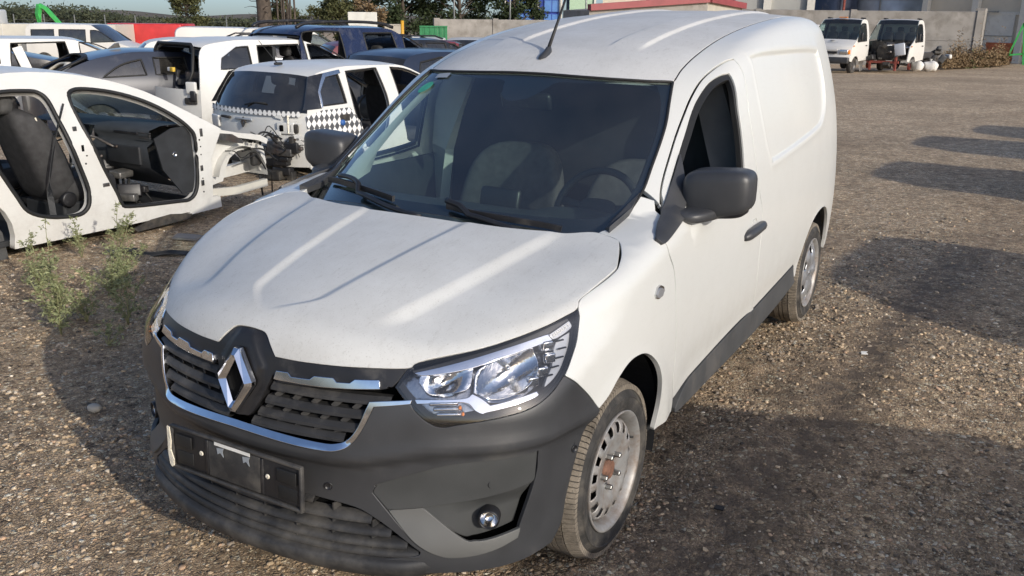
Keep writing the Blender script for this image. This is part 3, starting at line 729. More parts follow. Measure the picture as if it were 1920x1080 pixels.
lipx = np.linspace(-.60, .60, 49)
lip = [[tuple(p) for p in nose_n(np.stack([lipx, np.full(49, z) + .0*lipx], 1), d_ - .022*sstep(.50, .60, np.abs(lipx)))] for z, d_ in ((.268, -.03), (.266, .002), (.262, .010), (.245, .016), (.222, .014), (.206, .006), (.200, -.01), (.204, -.06))]
lo = MB().grid(lip).build('lower_lip', 'dusty_plastic', bumper, smooth=True)
# upper grille
gr_out = E_HOODFRONT + [(.489,-.657,.828),(.472,-.699,.779)] + [tuple(p) for p in nose_n([(.505,.742),(.428,.725),(.404,.661),(.380,.622),(.350,.600),(.279,.592),(.06,.599)])]
grille = nose_panel('grille', [u_nose(full(gr_out[::-1])[::-1], 50)], 'gap_black', h=.05, gap=.002, flange=0, depth=-.075)
hous = [(.112,.770),(.098,.742),(.078,.700),(.050,.655),(.034,.636)]
gf = E_HOODFRONT + [(.489,-.657,.828),(.470,-.701,.782)] + xz3([(.455,.778),(.435,.770),(.27,.758),(.13,.752)] + hous)
def house_d(p):
    a = np.abs(p[:,0]); z = p[:,2]
    ed = np.where(z > .78, .085 - (z - .78)*.55, .075 - (.78 - z)*.42)
    return .013*sstep(0, .030, ed - a + .015) * sstep(.885, .865, z) - .004
nose_panel('grille_surround', [u_nose(full(gf), 45)], 'black_plastic', h=.016, depth=house_d, flange=.025, parent=grille, hb=.010)
for s in (1, -1):
    xs = [.125,.155,.165,.205,.215,.265,.275,.325,.335,.385,.395,.432]
    top = [(x, .772 + .012*(i % 4 in (0, 1)) + .018*max(0, x - .27)) for i, x in enumerate(xs)]
    top = [];
    for k, (a, b) in enumerate(((.122,.172),(.172,.245),(.245,.312),(.312,.362),(.362,.436))):
        h_ = .784 if k % 2 == 0 else .7735
        top += [(a + .006, h_ + .03*(a - .12)), (b - .006, h_ + .03*(b - .12))]
    bot = [(.436,.7735),(.36,.768),(.27,.7635),(.122,.762)]
    st = nose_panel('chrome_strip', [inv_nose(A3(xz3(top + bot)))], 'chrome', h=.012, gap=0, flange=.008, depth=.005, parent=grille, hb=.006)
    if s < 0: st.data.transform(Matrix.Diagonal((-1, 1, 1, 1))); st.data.flip_normals()
ub = xz3(U_OUT) + [(-x, y, z) for x, y, z in reversed(xz3(U_OUT))] + [(-x, y, z) for x, y, z in xz3(U_IN)] + xz3(U_IN)[::-1]
nose_panel('chrome_surround', [u_nose(ub, 55, 4)], 'chrome', h=.010, gap=.001, flange=.018, depth=lambda p: 0.003 + .016*np.clip((.619 - p[:,2])/.026, 0, 1)*sstep(.40, .34, np.abs(p[:,0])), parent=grille, hb=.008)
for s in (1, -1):
    for z, x0, xe in ((.742,.108,.468),(.700,.092,.405),(.660,.068,.392),(.628,.045,.352)):
        xs = np.linspace(x0, xe, 25); rows = []
        for dz, dp in ((.014,-.045),(.010,-.016),(-.004,-.004),(-.013,-.004),(-.015,-.012),(-.006,-.05)):
            rows.append([(s*p[0], p[1], p[2]) for p in nose_n(np.stack([xs, np.full(25, z + dz)], 1), dp)])
        MB().grid(rows).build('slat', 'dusty_plastic', grille, angle=30)
    for zi, (z, x0, xe) in enumerate(((.722,.13,.41),(.681,.10,.39),(.643,.08,.36))):
        for x in np.arange(x0, xe, .062):
            p0 = nose_n([(x + .012, z + .010)], -.022)[0]; p1 = nose_n([(x - .010, z - .012)], -.018)[0]
            MB().tube([(s*p0[0], p0[1], p0[2]), (s*p1[0], p1[1], p1[2])], .004, sq=(.003, .016)).build('rib', 'dusty_plastic', grille)
# badge: open lozenge with ridged band
def lozenge(w, h, yb, k): return [(0 + k*.012, h), (w, k*.0), (k*.012, -h), (-k*.012, -h), (-w, 0), (-k*.012, h)]
bO, bI = (.068, .092), (.033, .060)
cz, cy = .744, -.830
def bpt(x, z, out): return (x, cy + .18*z - out, cz + z)
O = [(.010,bO[1]),(bO[0],.006),(bO[0],-.006),(.010,-bO[1]),(-.010,-bO[1]),(-bO[0],-.006),(-bO[0],.006),(-.010,bO[1])]
M_ = [(.006,.076),(.051,.003),(.051,-.003),(.006,-.076),(-.006,-.076),(-.051,-.003),(-.051,.003),(-.006,.076)]
I = [(.002,bI[1]),(bI[0],.002),(bI[0],-.002),(.002,-bI[1]),(-.002,-bI[1]),(-bI[0],-.002),(-bI[0],.002),(-.002,bI[1])]
m = MB(); rows = [[bpt(x, z, -.012) for x, z in O], [bpt(x, z, .004) for x, z in O], [bpt(x, z, .017) for x, z in M_], [bpt(x, z, .004) for x, z in I], [bpt(x, z, -.012) for x, z in I]]
rows = [r_ + r_[:1] for r_ in rows]
badge = m.grid(rows).build('badge', 'chrome', grille)
MB().prism([(x*.98, z*.98) for x, z in O], lambda a, b, d: bpt(a, b, d), -.020, -.010).build('badge_base', 'gap_black', badge)
# number plate holder (empty)
hold = MB().rbox((0, -.856, .480), (.520, .010, .120), .004, rx=-.05).build('plate_holder', 'black_plastic', van, smooth=True)
def hb_(c, d, mat='dusty_plastic', name='rim'): return MB().rbox(c, d, .003, rx=-.05, seg=2).build(name, mat, hold, smooth=True)
hb_((0, -.8585, .546), (.532, .014, .010)); hb_((0, -.8645, .414), (.532, .014, .010)); hb_((-.262, -.8615, .480), (.010, .014, .132)); hb_((.262, -.8615, .480), (.010, .014, .132))
for x in (-.21, .21):
    for z in (.507, .452): hb_((x, -.8635 + (.48 - z)*.05, z), (.072, .004, .040), 'rubber', 'slot')
hb_((0, -.862, .48), (.21, .005, .112), 'dusty_plastic', 'centre_panel')
hb_((-.112, -.862, .48), (.012, .007, .112), 'black_plastic', 'rim'); hb_((.112, -.862, .48), (.012, .007, .112), 'black_plastic', 'rim')
for x in (-.135, .135):
    MB().lathe([(-.001, .008), (-.004, .007), (-.004, .003), (-.001, .0001)], 14, 'y', (x, -.8625, .487)).build('screw', 'cream_tape', hold, smooth=True)
MB().box((.0, -.8665, .538), (.145, .001, .010), rx=-.05).build('sticker_remnant', 'white_label', hold)
for x in (-.05, .055): MB().prism([(x-.014,.525),(x+.016,.530),(x+.010,.518),(x+.012,.500),(x,.512),(x-.012,.505)], lambda a, b, d: (a, -.866 + d, b), -.0006, .0006).build('sticker_remnant', 'print_grey', hold)
MB().prism([(-.268,.548),(-.258,.546),(-.256,.50),(-.262,.47),(-.252,.44),(-.254,.417),(-.262,.412),(-.270,.42),(-.274,.46),(-.270,.50)], lambda a, b, d: (a, d, b), -.874, -.870).build('torn_tape', 'cream_tape', hold)
# ---- headlamps
HL = E_HL_TOP + E_HL_OUT + E_HL_LOW + E_HL_IN
uHL = u_nose(HL, 45)
el = dict(drl=[(.525,-.640,.820),(.616,-.547,.842),(.694,-.446,.863),(.763,-.336,.879),(.778,-.324,.867),(.701,-.457,.845),(.624,-.559,.822),(.536,-.639,.811),(.508,-.654,.816)],
 tag=[(.763,-.338,.877),(.790,-.267,.902),(.798,-.270,.884),(.776,-.327,.866)],
 led=[(.763,-.367,.850),(.785,-.330,.851),(.793,-.372,.807),(.794,-.419,.771),(.774,-.463,.760),(.772,-.429,.789),(.768,-.397,.818)],
 fin=[(.785,-.326,.855),(.802,-.275,.872),(.808,-.296,.842),(.813,-.344,.801),(.810,-.387,.775),(.801,-.425,.759),(.798,-.404,.778),(.796,-.368,.806)],
 hook=[(.526,-.684,.746),(.636,-.611,.749),(.655,-.587,.760),(.680,-.577,.746),(.702,-.570,.729),(.783,-.464,.748),(.790,-.454,.749),(.790,-.466,.737),(.704,-.577,.715),(.691,-.592,.710),(.673,-.601,.719),(.640,-.612,.742),(.532,-.685,.737)],
 inn=[(.528,-.644,.812),(.590,-.588,.822),(.634,-.548,.824),(.641,-.586,.777),(.598,-.627,.767),(.557,-.657,.764),(.524,-.660,.794)])
hl_side = []
for s in (1, -1):
    lamp = empty('headlamp'); lamp.parent = van; hl_side.append(lamp)
def hl_part(name, uv, mat, depth, h=.018, gap=0, flange=.012, hb=.009):
    return [sheet_obj(name, s_, mat, hl_side[i], i == 1) for s_ in [sheet(pr_nose, [uv] if not isinstance(uv, list) else uv, h, NS, gap, flange, depth, hb=hb, center=(0, .2, .6))] for i in (0, 1)]
hl_part('lens', uHL, 'lens_clear', .001, gap=.002, flange=.006)
inner = offset_poly(resample(uHL*NS, .01), .0065)/NS
hl_part('lens_border', [uHL, inner], 'gap_black', -.004, gap=.002, flange=.01)
hl_part('housing', uHL, 'lamp_silver', -.072, h=.02, flange=0)
hl_part('bezel', u_nose([(.500,-.655,.822),(.617,-.533,.857),(.690,-.440,.875),(.745,-.350,.893),(.786,-.262,.912),(.795,-.262,.892),(.763,-.340,.874),(.694,-.450,.858),(.616,-.550,.837),(.520,-.645,.815)], 60), 'black_plastic', -.024, h=.012, flange=.03)
bw = resample(uHL*NS, .012)/NS; w0, w1 = pr_nose(bw), pr_nose(bw)
cN = np.array([0, .2, 0]); dirs = w0 - cN; dirs[:,2] = 0; dirs /= np.linalg.norm(dirs, axis=1, keepdims=True)
for i, s in enumerate((1, -1)):
    a = (w0 - dirs*.004)*[s, 1, 1]; b = (w0 - dirs*.09)*[s, 1, 1]
    MB().grid([[tuple(p) for p in np.vstack([a, a[:1]])], [tuple(p) for p in np.vstack([b, b[:1]])]]).build('housing_wall', 'black_plastic', hl_side[i], fixn=False)
hl_part('light_strip', u_nose(el['drl'], 50), 'chrome', -.018, h=.012, flange=.015)
hl_part('name_plate', u_nose(el['tag'], 80), 'silver_paint', -.014, flange=.004)
hl_part('trim_fin', u_nose(el['fin'], 60), 'silver_paint', -.022, flange=.015)
hl_part('light_hook', u_nose(el['hook'], 45), 'chrome', -.020, h=.010, flange=.03)
RF = [(.650,-.553,.812),(.673,-.516,.829),(.704,-.466,.842),(.745,-.402,.852),(.768,-.408,.818),(.772,-.442,.782),(.750,-.492,.758),(.702,-.548,.748),(.655,-.580,.764)]
hl_part('main_reflector', u_nose(RF, 70), 'mirror_silver', lambda p: -.016 - .052*np.clip(1 - (np.hypot((np.abs(p[:,0]) - .712)*1.05, p[:,2] - .798)/.062)**2, 0, 1), h=.007, flange=.01)
hl_part('inner_reflector', u_nose(el['inn'], 60), 'mirror_silver', lambda p: -.030 - .035*sstep(.0, .05, .05 - np.hypot(np.abs(p[:,0]) - .585, p[:,2] - .795)), h=.010, flange=.01)
for i, s in enumerate((1, -1)):
    lamp = hl_side[i]
    def place(c, d, out): 
        d = Vector((s*d[0], d[1], d[2])).normalized(); q = d.to_track_quat('Z', 'Y').to_matrix().to_4x4(); q.translation = Vector((s*c[0], c[1], c[2])) - d*out; return q
    q = place((.712,-.492,.800), (.55,-.80,.12), .068)
    MB().lathe([(-.02,.0001),(-.02,.010),(.020,.008),(.026,.004),(.027,.0001)], 14, 'z').xform(q).build('bulb', 'chrome_dull', lamp, smooth=True)
    q = place((.585,-.612,.795), (.45,-.85,.1), .062)
    MB().lathe([(-.02,.0001),(-.02,.009),(.016,.007),(.022,.0001)], 14, 'z').xform(q).build('bulb', 'chrome_dull', lamp, smooth=True)
    L0, L1, L2, L3 = Vector((.768,-.352,.850)), Vector((.790,-.372,.812)), Vector((.786,-.425,.775)), Vector((.768,-.470,.752))
    pts = smooth_line([L0, L1, L2, L3], 4)
    for k in (1, 4, 7, 10):
        p = Vector(pts[k]); d = Vector((.80, -.58, .05)).normalized()
        q = place(p, d, .030)
        MB().rbox((0, 0, 0), (.034, .030, .02), .005).xform(q).build('light_cell', 'mirror_silver', lamp, smooth=True)
        q2 = place(p, d, .019)
        MB().rbox((0, 0, 0), (.029, .025, .003), .001).xform(q2).build('light_cell', 'lens_clear', lamp, smooth=True)
    for k, (x, y, z) in enumerate(((.790,-.318,.852),(.801,-.322,.832),(.805,-.345,.812),(.804,-.372,.792),(.800,-.400,.774))):
        q = place((x, y, z), (.90, -.42, .05), .016)
        MB().rbox((0, 0, 0), (.030, .004, .006), .0015).xform(q).build('fin_slot', 'gap_black', lamp, smooth=True)
    for k, (x, y, z) in enumerate(((.600,-.652,.728),(.612,-.650,.714),(.622,-.650,.700))):
        q = place((x, y, z), (.55, -.82, 0), .030)
        MB().rbox((0, 0, 0), (.080, .011, .012), .004).xform(q @ Matrix.Rotation(R(0), 4, 'Z')).build('turn_reflector', 'mirror_silver', lamp, smooth=True)
    for x, y, z in ((.640,-.632,.722),(.648,-.630,.704)):
        q = place((x, y, z), (.55, -.82, 0), .018)
        MB().lathe([(-.01,.0001),(-.01,.0045),(.0,.005),(.004,.003),(.006,.0001)], 12, 'z').xform(q).build('turn_bulb', 'amber', lamp, smooth=True)
# lettering on the lamp's name plate
def text_mesh(txt, size, mat, parent, M, name='lettering', extrude=.0004):
    cu = bpy.data.curves.new('t', 'FONT'); cu.body = txt; cu.size = size; cu.extrude = extrude; cu.align_x = 'CENTER'; cu.align_y = 'CENTER'; cu.resolution_u = 3
    to = bpy.data.objects.new('t', cu); COL.objects.link(to); dg = bpy.context.evaluated_depsgraph_get(); dg.update()
    me = bpy.data.meshes.new_from_object(to.evaluated_get(dg)); bpy.data.objects.remove(to)
    me.transform(M); me.materials.clear()
    return link(name, me, mat, parent)
def frame(o, u, v, out=0.):
    u = Vector(u).normalized(); n = u.cross(Vector(v)).normalized(); v = n.cross(u)
    o = Vector(o) + n*out
    return Matrix(((u.x, v.x, n.x, o.x), (u.y, v.y, n.y, o.y), (u.z, v.z, n.z, o.z), (0, 0, 0, 1)))
t0, t1, t2, t3 = [Vector(p) for p in el['tag']]
c_ = (t0 + t1 + t2 + t3)/4
text_mesh('RENAULT', .0155, 'white_label', hl_side[0], frame(c_, t1 - t0, t0 - t3, -.0115))
c2 = Vector((-c_.x, c_.y, c_.z)); mx_ = lambda v: Vector((-v.x, v.y, v.z))
text_mesh('RENAULT', .0155, 'white_label', hl_side[1], frame(c2, mx_(t0) - mx_(t1), mx_(t0) - mx_(t3), -.0115))
# ---------------------------------------------------------------- mirrors, wheels, small parts, cabin
def superell(c, d, e=.55, n=28, m=18, warp=None):
    P = []
    def sp(v, k): return math.copysign(abs(v)**k, v)
    for i in range(m + 1):
        t = -math.pi/2 + math.pi*i/m; row = []
        for j in range(n + 1):
            p = 2*math.pi*j/n
            v = [sp(math.cos(t), e)*sp(math.cos(p), e)*d[0]/2, sp(math.cos(t), e)*sp(math.sin(p), e)*d[1]/2, sp(math.sin(t), e)*d[2]/2]
            if warp: v = warp(v)
            row.append((c[0]+v[0], c[1]+v[1], c[2]+v[2]))
        P.append(row)
    return MB().grid(P)
sail3 = [(.838,.252,1.041),(.808,.343,1.065),(.768,.484,1.091),(.755,.603,1.167),(.738,.724,1.254),(.776,.669,1.189),(.815,.596,1.106),(.843,.517,1.074),(.856,.373,1.043),(.856,.29,1.026),(.85,.258,1.024)]
sails = both('mirror_base', sheet(pr_side, [u_side(sail3, 60)], .02, SS, 0, .012, .010, hb=.01), 'bumper_plastic', van)
for s, sl in ((1, sails[0]), (-1, sails[1])):
    def wp(v):
        x, y, z = v; k = (x/.13)
        return [s*x, y*(1 - .10*k) + .10*abs(x) * .25, z*(1 - .10*k) + .018*k]
    mir = superell((s*.918, .668, 1.142), (.252, .165, .176), .43, warp=wp).build('door_mirror', 'bumper_plastic', van, smooth=True)
    superell((s*.915, .675, 1.078), (.215, .135, .055), .5, warp=lambda v: [s*v[0], v[1], v[2] + .10*v[0]]).build('mirror_arm', 'black_plastic', mir, smooth=True)
    superell((s*.872, .585, 1.072), (.12, .20, .046), .6, warp=lambda v: [v[0] + .30*v[1]*s, v[1], v[2]]).build('mirror_arm', 'bumper_plastic', mir, smooth=True)
    MB().rbox((s*.925, .750, 1.145), (.19, .006, .13), .003).build('mirror_glass', 'chrome', mir, smooth=True)
# door handles, side repeaters
for s, d_ in ((1, doors[0]), (-1, doors[1])):
    hp = smooth_line([(.879,1.205,.852),(.893,1.26,.862),(.900,1.35,.868),(.898,1.43,.868),(.880,1.497,.864)], 5)
    rr = [.012, .016, .020, .022, .023, .023, .023, .023, .022, .022, .021, .021, .020, .020, .020, .019, .018, .017, .015, .013, .010]
    m = MB().tube([(s*x, y, z) for x, y, z in hp], rr[:len(hp)], 12)
    m.build('door_handle', 'bumper_plastic', d_, smooth=True)
    MB().lathe([(-.006,.001),(-.006,.036),(-.002,.040),(.001,.040)], 24, 'x', (s*.8795, 1.355, .872)).build('handle_cup', 'white_side', d_, smooth=True)
for s, f_ in ((1, fl[0]), (-1, fl[1])):
    P = [(.160,.880),(.178,.902),(.200,.906),(.232,.892),(.238,.876),(.228,.862),(.190,.860),(.165,.868)]
    MB().prism(P, lambda a, b, d: (s*d, a, b), .872, .888).build('side_repeater', 'chrome_dull', f_)
    MB().prism([(.190 + (a - .195)*.75, .882 + (b - .882)*.7) for a, b in P], lambda a, b, d: (s*d, a, b), .886, .893).build('repeater_lens', 'silver_paint', f_)
# ---- wheels
def wheel(cx, cy, side, kind, parent, r=.307, w=.185, cz=None):
    cz = r - .003 if cz is None else cz
    we = empty('wheel', (cx, cy, cz)); we.parent = parent
    s = side; o = w/2
    def ob(mb, name, mat, p, **k): 
        return mb.build(name, mat, p, **k)
    rb = .197                                     # bead
    prof = [(-o+.012, rb), (-o, rb+.02), (-o-.004, rb+.055), (-o+.004, r-.040), (-o+.016, r-.022), (-o+.03, r-.012), (o-.03, r-.012), (o-.016, r-.022), (o-.004, r-.040), (o+.004, rb+.055), (o, rb+.02), (o-.012, rb)]
    ty = ob(MB().lathe(smooth_line([(s*a, b) for a, b in prof], 2).tolist(), 72, 'x'), 'tyre', 'tyre', we, smooth=True)
    # tread blocks
    tb = MB(); N = 104
    ribs = [(-.086,-.046),(-.041,-.014),(-.009,.009),(.014,.041),(.046,.086)]
    for ri, (a0, a1) in enumerate(ribs):
        for j in range(N):
            t0 = 2*math.pi*(j + (.5 if ri % 2 else 0))/N; dt = 2*math.pi/N*(.80 if ri in (0, 4) else .86)
            sk = (.035 if ri in (1, 3) else .0) * (1 if ri < 2 else -1)
            V = []
            for rr_ in (r - .018, r - .001):
                for (aa, tt) in ((a0, t0), (a1, t0 + sk), (a1, t0 + dt + sk), (a0, t0 + dt)):
                    q = rr_ - (.013 if abs(aa) > .08 else .0)
                    V.append((aa, q*math.cos(tt), q*math.sin(tt)))
            tb.add(V, [(4, 5, 6, 7), (0, 1, 5, 4), (1, 2, 6, 5), (2, 3, 7, 6), (3, 0, 4, 7)])
    t_ = ob(tb, 'tread', 'tread', ty); t_['kind'] = 'stuff'
    # raised rings on the sidewall
    ob(MB().lathe([(s*(o+.003), r-.058), (s*(o+.0065), r-.056), (s*(o+.0065), r-.052), (s*(o+.003), r-.050)], 72, 'x'), 'sidewall_ring', 'tyre', ty, smooth=True)
    rimp = [(-o+.02, .199), (-o+.01, .203), (-o+.03, .19), (-o+.06, .172), (o-.05, .172), (o-.022, .188), (o-.008, .190), (o-.001, .199), (o+.004, .203), (o+.002, .207), (o-.006, .2045)]
    rim = ob(MB().lathe([(s*a, b) for a, b in rimp], 72, 'x'), 'rim', 'steel_rim', we, smooth=True)
    if kind == 'steel':
        # dished disc with oval slots
        nS, nT = 16, 9
        zr = Spl([.02,.045,.060,.085,.108,.128,.145,.160,.173], [.060,.062,.065,.070,.077,.082,.080,.074,.060])
        V = MB(); rs = [.045,.060,.075,.090,.105,.118,.130,.142,.153,.163,.173]; nn = 96
        P = [(s*float(zr(rr_)), rr_*math.cos(2*math.pi*j/nn), rr_*math.sin(2*math.pi*j/nn)) for rr_ in rs for j in range(nn)]
        F = []
        for i in range(len(rs) - 1):
            for j in range(nn):
                if rs[i] >= .129 and rs[i+1] <= .164 and (j % 6) in (1, 2, 3): continue
                F.append((i*nn+j, i*nn+(j+1) % nn, (i+1)*nn+(j+1) % nn, (i+1)*nn+j))
        V.add(P, F); disc = ob(V, 'wheel_disc', 'steel_rim', rim, smooth=True, fixn=False)
        sm = disc.modifiers.new('s', 'SOLIDIFY'); sm.thickness = .004; sm.offset = 0
        ob(MB().lathe([(s*.008, .172), (s*.006, .05), (s*.006, .0001)], 40, 'x'), 'slot_backing', 'gap_black', rim, smooth=True)  # flat black disc, stands for the shade behind the wheel slots
        ob(MB().lathe([(s*.055, .046), (s*.062, .044), (s*.072, .034), (s*.076, .030), (s*.072, .022), (s*.075, .0001)], 32, 'x'), 'hub', 'hub_rust', rim, smooth=True)
        for k in range(5):
            t = R(90 + 72*k + 20); y_, z_ = .058*math.cos(t), .058*math.sin(t)
            ob(MB().lathe([(s*.060, .0125), (s*.068, .012), (s*.069, .0095), (s*.088, .0092), (s*.090, .007), (s*.090, .0001)], 6, 'x', (0, y_, z_)), 'wheel_bolt', 'bolt_steel', rim)
        ob(MB().tube([(s*.055, .150, .055), (s*.072, .152, .056), (s*.088, .155, .057)], .0045, 8), 'valve', 'rubber', rim, smooth=True)
    else:
        # plastic cover with six spokes and openings near its edge
        V = MB(); nn = 72; rs = [.0001,.028,.034,.060,.090,.118,.132,.160,.170,.185,.196]
        zs = [.020,.020,.016,.022,.026,.025,.022,.012,.010,.006,.004]
        P = []; F = []
        for i, rr_ in enumerate(rs):
            for j in range(nn):
                t = 2*math.pi*j/nn; ph = (j % 12)/12*2*math.pi
                bulge = .006*math.cos(ph)*(1 if .05 < rr_ < .17 else 0)
                P.append((s*(zs[i] + bulge + o - .025), rr_*math.cos(t), rr_*math.sin(t)))
        for i in range(len(rs) - 1):
            for j in range(nn):
                if rs[i] >= .117 and rs[i+1] <= .161 and (j % 12) in (4, 5, 6, 7): continue
                F.append((i*nn+j, i*nn+(j+1) % nn, (i+1)*nn+(j+1) % nn, (i+1)*nn+j))
        V.add(P, F); cv = ob(V, 'wheel_cover', 'cover_silver', we, smooth=True, fixn=False)
        sm = cv.modifiers.new('s', 'SOLIDIFY'); sm.thickness = .004; sm.offset = 0
        ob(MB().lathe([(s*.0, .188), (s*.0, .0001)], 40, 'x'), 'cover_back', 'gap_black', cv)
        L_ = [(.0, .017), (.011, 0), (.0, -.017), (-.011, 0)]; L2_ = [(a*.45, b*.5) for a, b in L_]
        rows = [[(s*(o-.004 + e), a, b) for a, b in q + q[:1]] for q, e in ((L_, 0), (L_, .004), (L2_, .004), (L2_, 0))]
        ob(MB().grid(rows), 'cover_emblem', 'chrome_dull', cv, fixn=False)
    return we
wheel(.752, -.005, 1, 'steel', van); wheel(-.752, -.005, -1, 'steel', van)
wheel(.765, 2.812, 1, 'cover', van); wheel(-.765, 2.812, -1, 'cover', van)
# ---- antenna, wipers, cowl
MB().tube([(0,1.04,1.600),(0,1.13,1.722),(0,1.30,1.960)], [.0085,.006,.0045], 8).build('antenna', 'rubber', van, smooth=True)
ab = MB()
for i, (dz, w, l0, l1) in enumerate(((.0,.028,-.055,.050),(.010,.025,-.045,.048),(.022,.016,-.005,.045),(.034,.010,.012,.042))):
    k = i*10
    ab.V += [(w*math.cos(t)*.8, 1.025 + (l0 + l1)/2 + (l1 - l0)/2*math.sin(t), 1.583 + dz + .022*((l0 + l1)/2 + (l1 - l0)/2*math.sin(t))*18*.5) for t in np.linspace(0, 2*math.pi, 10, endpoint=False)]
for i in range(3): ab.F += [(i*10+j, i*10+(j+1) % 10, (i+1)*10+(j+1) % 10, (i+1)*10+j) for j in range(10)]
ab.F.append(tuple(range(30, 40))); ab.build('antenna_base', 'bumper_plastic', van, smooth=True)
def wline(pts, dz): return [on_ws(x, y, dz) for x, y in smooth_line(pts, 4)]
w1 = MB().tube(wline([(-.60,.285),(-.45,.215),(-.30,.165),(-.15,.125)], .020), .010, sq=(.012,.022)); w1.build('wiper_blade', 'black_plastic', van)
MB().tube(wline([(-.52,.255),(-.42,.215),(-.36,.180)], .036) + wline([(-.34,.150),(-.15,.085),(.02,.055)], .022), .010, 8).build('wiper_arm', 'black_plastic', van, smooth=True)
MB().tube(wline([(.09,.125),(.22,.118),(.38,.135),(.53,.170)], .018), .010, sq=(.012,.020)).build('wiper_blade', 'black_plastic', van)
MB().tube(wline([(.085,.130),(.15,.118)], .034) + wline([(.20,.098),(.38,.090),(.50,.105)], .024), .011, 8).build('wiper_arm', 'black_plastic', van, smooth=True)
cw = []
for x in np.linspace(-.66, .66, 25):
    yb = .045 + .30*abs(x)**2.3
    cw.append([(x, yb - .05, 1.005 - .03*x*x), (x, yb + .02, 1.018 - .05*x*x), on_ws(x, yb + .06, -.004)])
MB().grid(cw).build('cowl', 'dusty_plastic', van, smooth=True)
for s in (1, -1):
    tri = [(.692,.205,1.074),(.668,.225,1.062),(.655,.30,1.075),(.672,.42,1.118),(.686,.475,1.146),(.690,.40,1.106)]
    MB().add([(s*x, y, z + .003) for x, y, z in tri] + [(s*x, y, z - .02) for x, y, z in tri], [(0, 1, 2, 3, 4, 5)] + [(i, (i+1) % 6, 6+(i+1) % 6, 6+i) for i in range(6)]).build('cowl_corner', 'bumper_plastic', van)
# ---- cabin
dsh = []
for x in np.linspace(-.70, .70, 33):
    hump = .035*math.exp(-((x - .37)/.17)**4); cen = .02*math.exp(-((x + .0)/.12)**4)
    dsh.append([(x, .10 + .25*abs(x)**2.2, .985 - .05*x*x), (x, .30 + .12*x*x, .995), (x, .48, 1.0 + hump*.3), (x, .60, .995 + hump), (x, .67, .985 + hump), (x, .695, .955 + hump*.6), (x, .68, .88), (x, .66, .78), (x, .56, .70), (x, .40, .45)])
dash = MB().grid(dsh).build('dashboard', 'cabin_dash', van, smooth=True)
MB().rbox((-.02, .685, 1.015), (.19, .03, .09), .02, rx=-.25).build('dash_screen', 'black_plastic', dash, smooth=True)
sw = empty('steering_wheel', (.37, .80, .985), rx=R(62)); sw.parent = van
t = np.linspace(0, 2*math.pi, 40, endpoint=False)
MB().tube([(.178*math.cos(a), .175*math.sin(a), 0) for a in t], .0155, 10, closed=True).build('rim', 'cabin_dark', sw, smooth=True)
superell((0, -.01, -.01), (.17, .13, .06), .6).build('hub', 'cabin_dark', sw, smooth=True)
for a in (R(10), R(170), R(270)):
    MB().tube([(.05*math.cos(a), .05*math.sin(a), -.008), (.17*math.cos(a), .17*math.sin(a), 0)], .012, sq=(.035, .016)).build('spoke', 'cabin_dark', sw, smooth=True)
def seat(x, y, head=True, wd=.50, top=1.14, mat='seat_fabric'):
    se = empty('seat', (x, y, .30)); se.parent = van
    def bw(v):
        return [v[0]*(1 - .20*max(0, v[2])/.35), v[1] + .25*v[2] - .06*(abs(v[0])/.25)**2, v[2]]
    superell((0, .14, .52 + (top - 1.14)), (wd, .15, .66), .5, warp=bw).build('backrest', mat, se, smooth=True)
    superell((0, -.16, .20), (wd, .52, .16), .5).build('cushion', mat, se, smooth=True)
    if head:
        superell((0, .26, .97), (.25, .09, .17), .55).build('headrest', mat, se, smooth=True)
        for k in (-.05, .05): MB().tube([(k, .25, .80), (k, .26, .95)], .006, 6).build('headrest_post', 'chrome_dull', se, smooth=True)
    MB().rbox((0, -.12, .06), (wd*.85, .45, .14), .02).build('seat_base', 'cabin_dark', se)
    return se
seat(.40, 1.02, False, top=1.13); seat(-.22, 1.04, False, wd=.56, top=1.16)
MB().prism([(-.80,.25),(.80,.25),(.83,.9),(.76,1.3),(.66,1.50),(.50,1.575),(0,1.62),(-.50,1.575),(-.66,1.50),(-.76,1.3),(-.83,.9)], lambda a, b, d: (a, d, b), 1.44, 1.46).build('bulkhead', 'cabin_dark', van)
MB().box((0, .80, .29), (1.5, 1.3, .02)).build('floor_mat', 'cabin_dark', van)
hl_ = []
for y in np.linspace(.98, 1.45, 6): hl_.append([(x, y, float(z_roof(np.array(x), np.array(y))) - .045) for x in np.linspace(-.57, .57, 13)])
MB().grid(hl_).build('headliner', 'cabin_grey', van, smooth=True)
MB().rbox((0, .86, 1.405), (.24, .03, .075), .015, rx=.3).build('rear_view_mirror', 'black_plastic', van, smooth=True)
MB().tube([(0, .80, 1.45), (0, .85, 1.42)], .012, 8).build('mirror_stalk', 'black_plastic', van)
# ================================================================ ground
FH = np.array([math.sin(YAW), math.cos(YAW)]); CXY = np.array([CAM.x, CAM.y])
def gz(x, y):
    """the yard is level round the van and falls gently away behind it"""
    d = (np.asarray(x) - CXY[0])*FH[0] + (np.asarray(y) - CXY[1])*FH[1] - 5.5
    return -.02*np.where(d < 40, 2*np.log1p(np.exp(np.minimum(d, 40)/2)), d)
def g1(x, y): return float(gz(x, y))
def vnoise(x, y, s, seed=0):
    """smooth value noise"""
    rs = np.random.RandomState(seed); T = rs.rand(64, 64)
    u, v = np.asarray(x)*s, np.asarray(y)*s; i, j = np.floor(u).astype(int), np.floor(v).astype(int); fu, fv = u - i, v - j
    fu, fv = fu*fu*(3-2*fu), fv*fv*(3-2*fv); g = lambda a, b: T[a % 64, b % 64]
    return (g(i, j)*(1-fu) + g(i+1, j)*fu)*(1-fv) + (g(i, j+1)*(1-fu) + g(i+1, j+1)*fu)*fv - .5
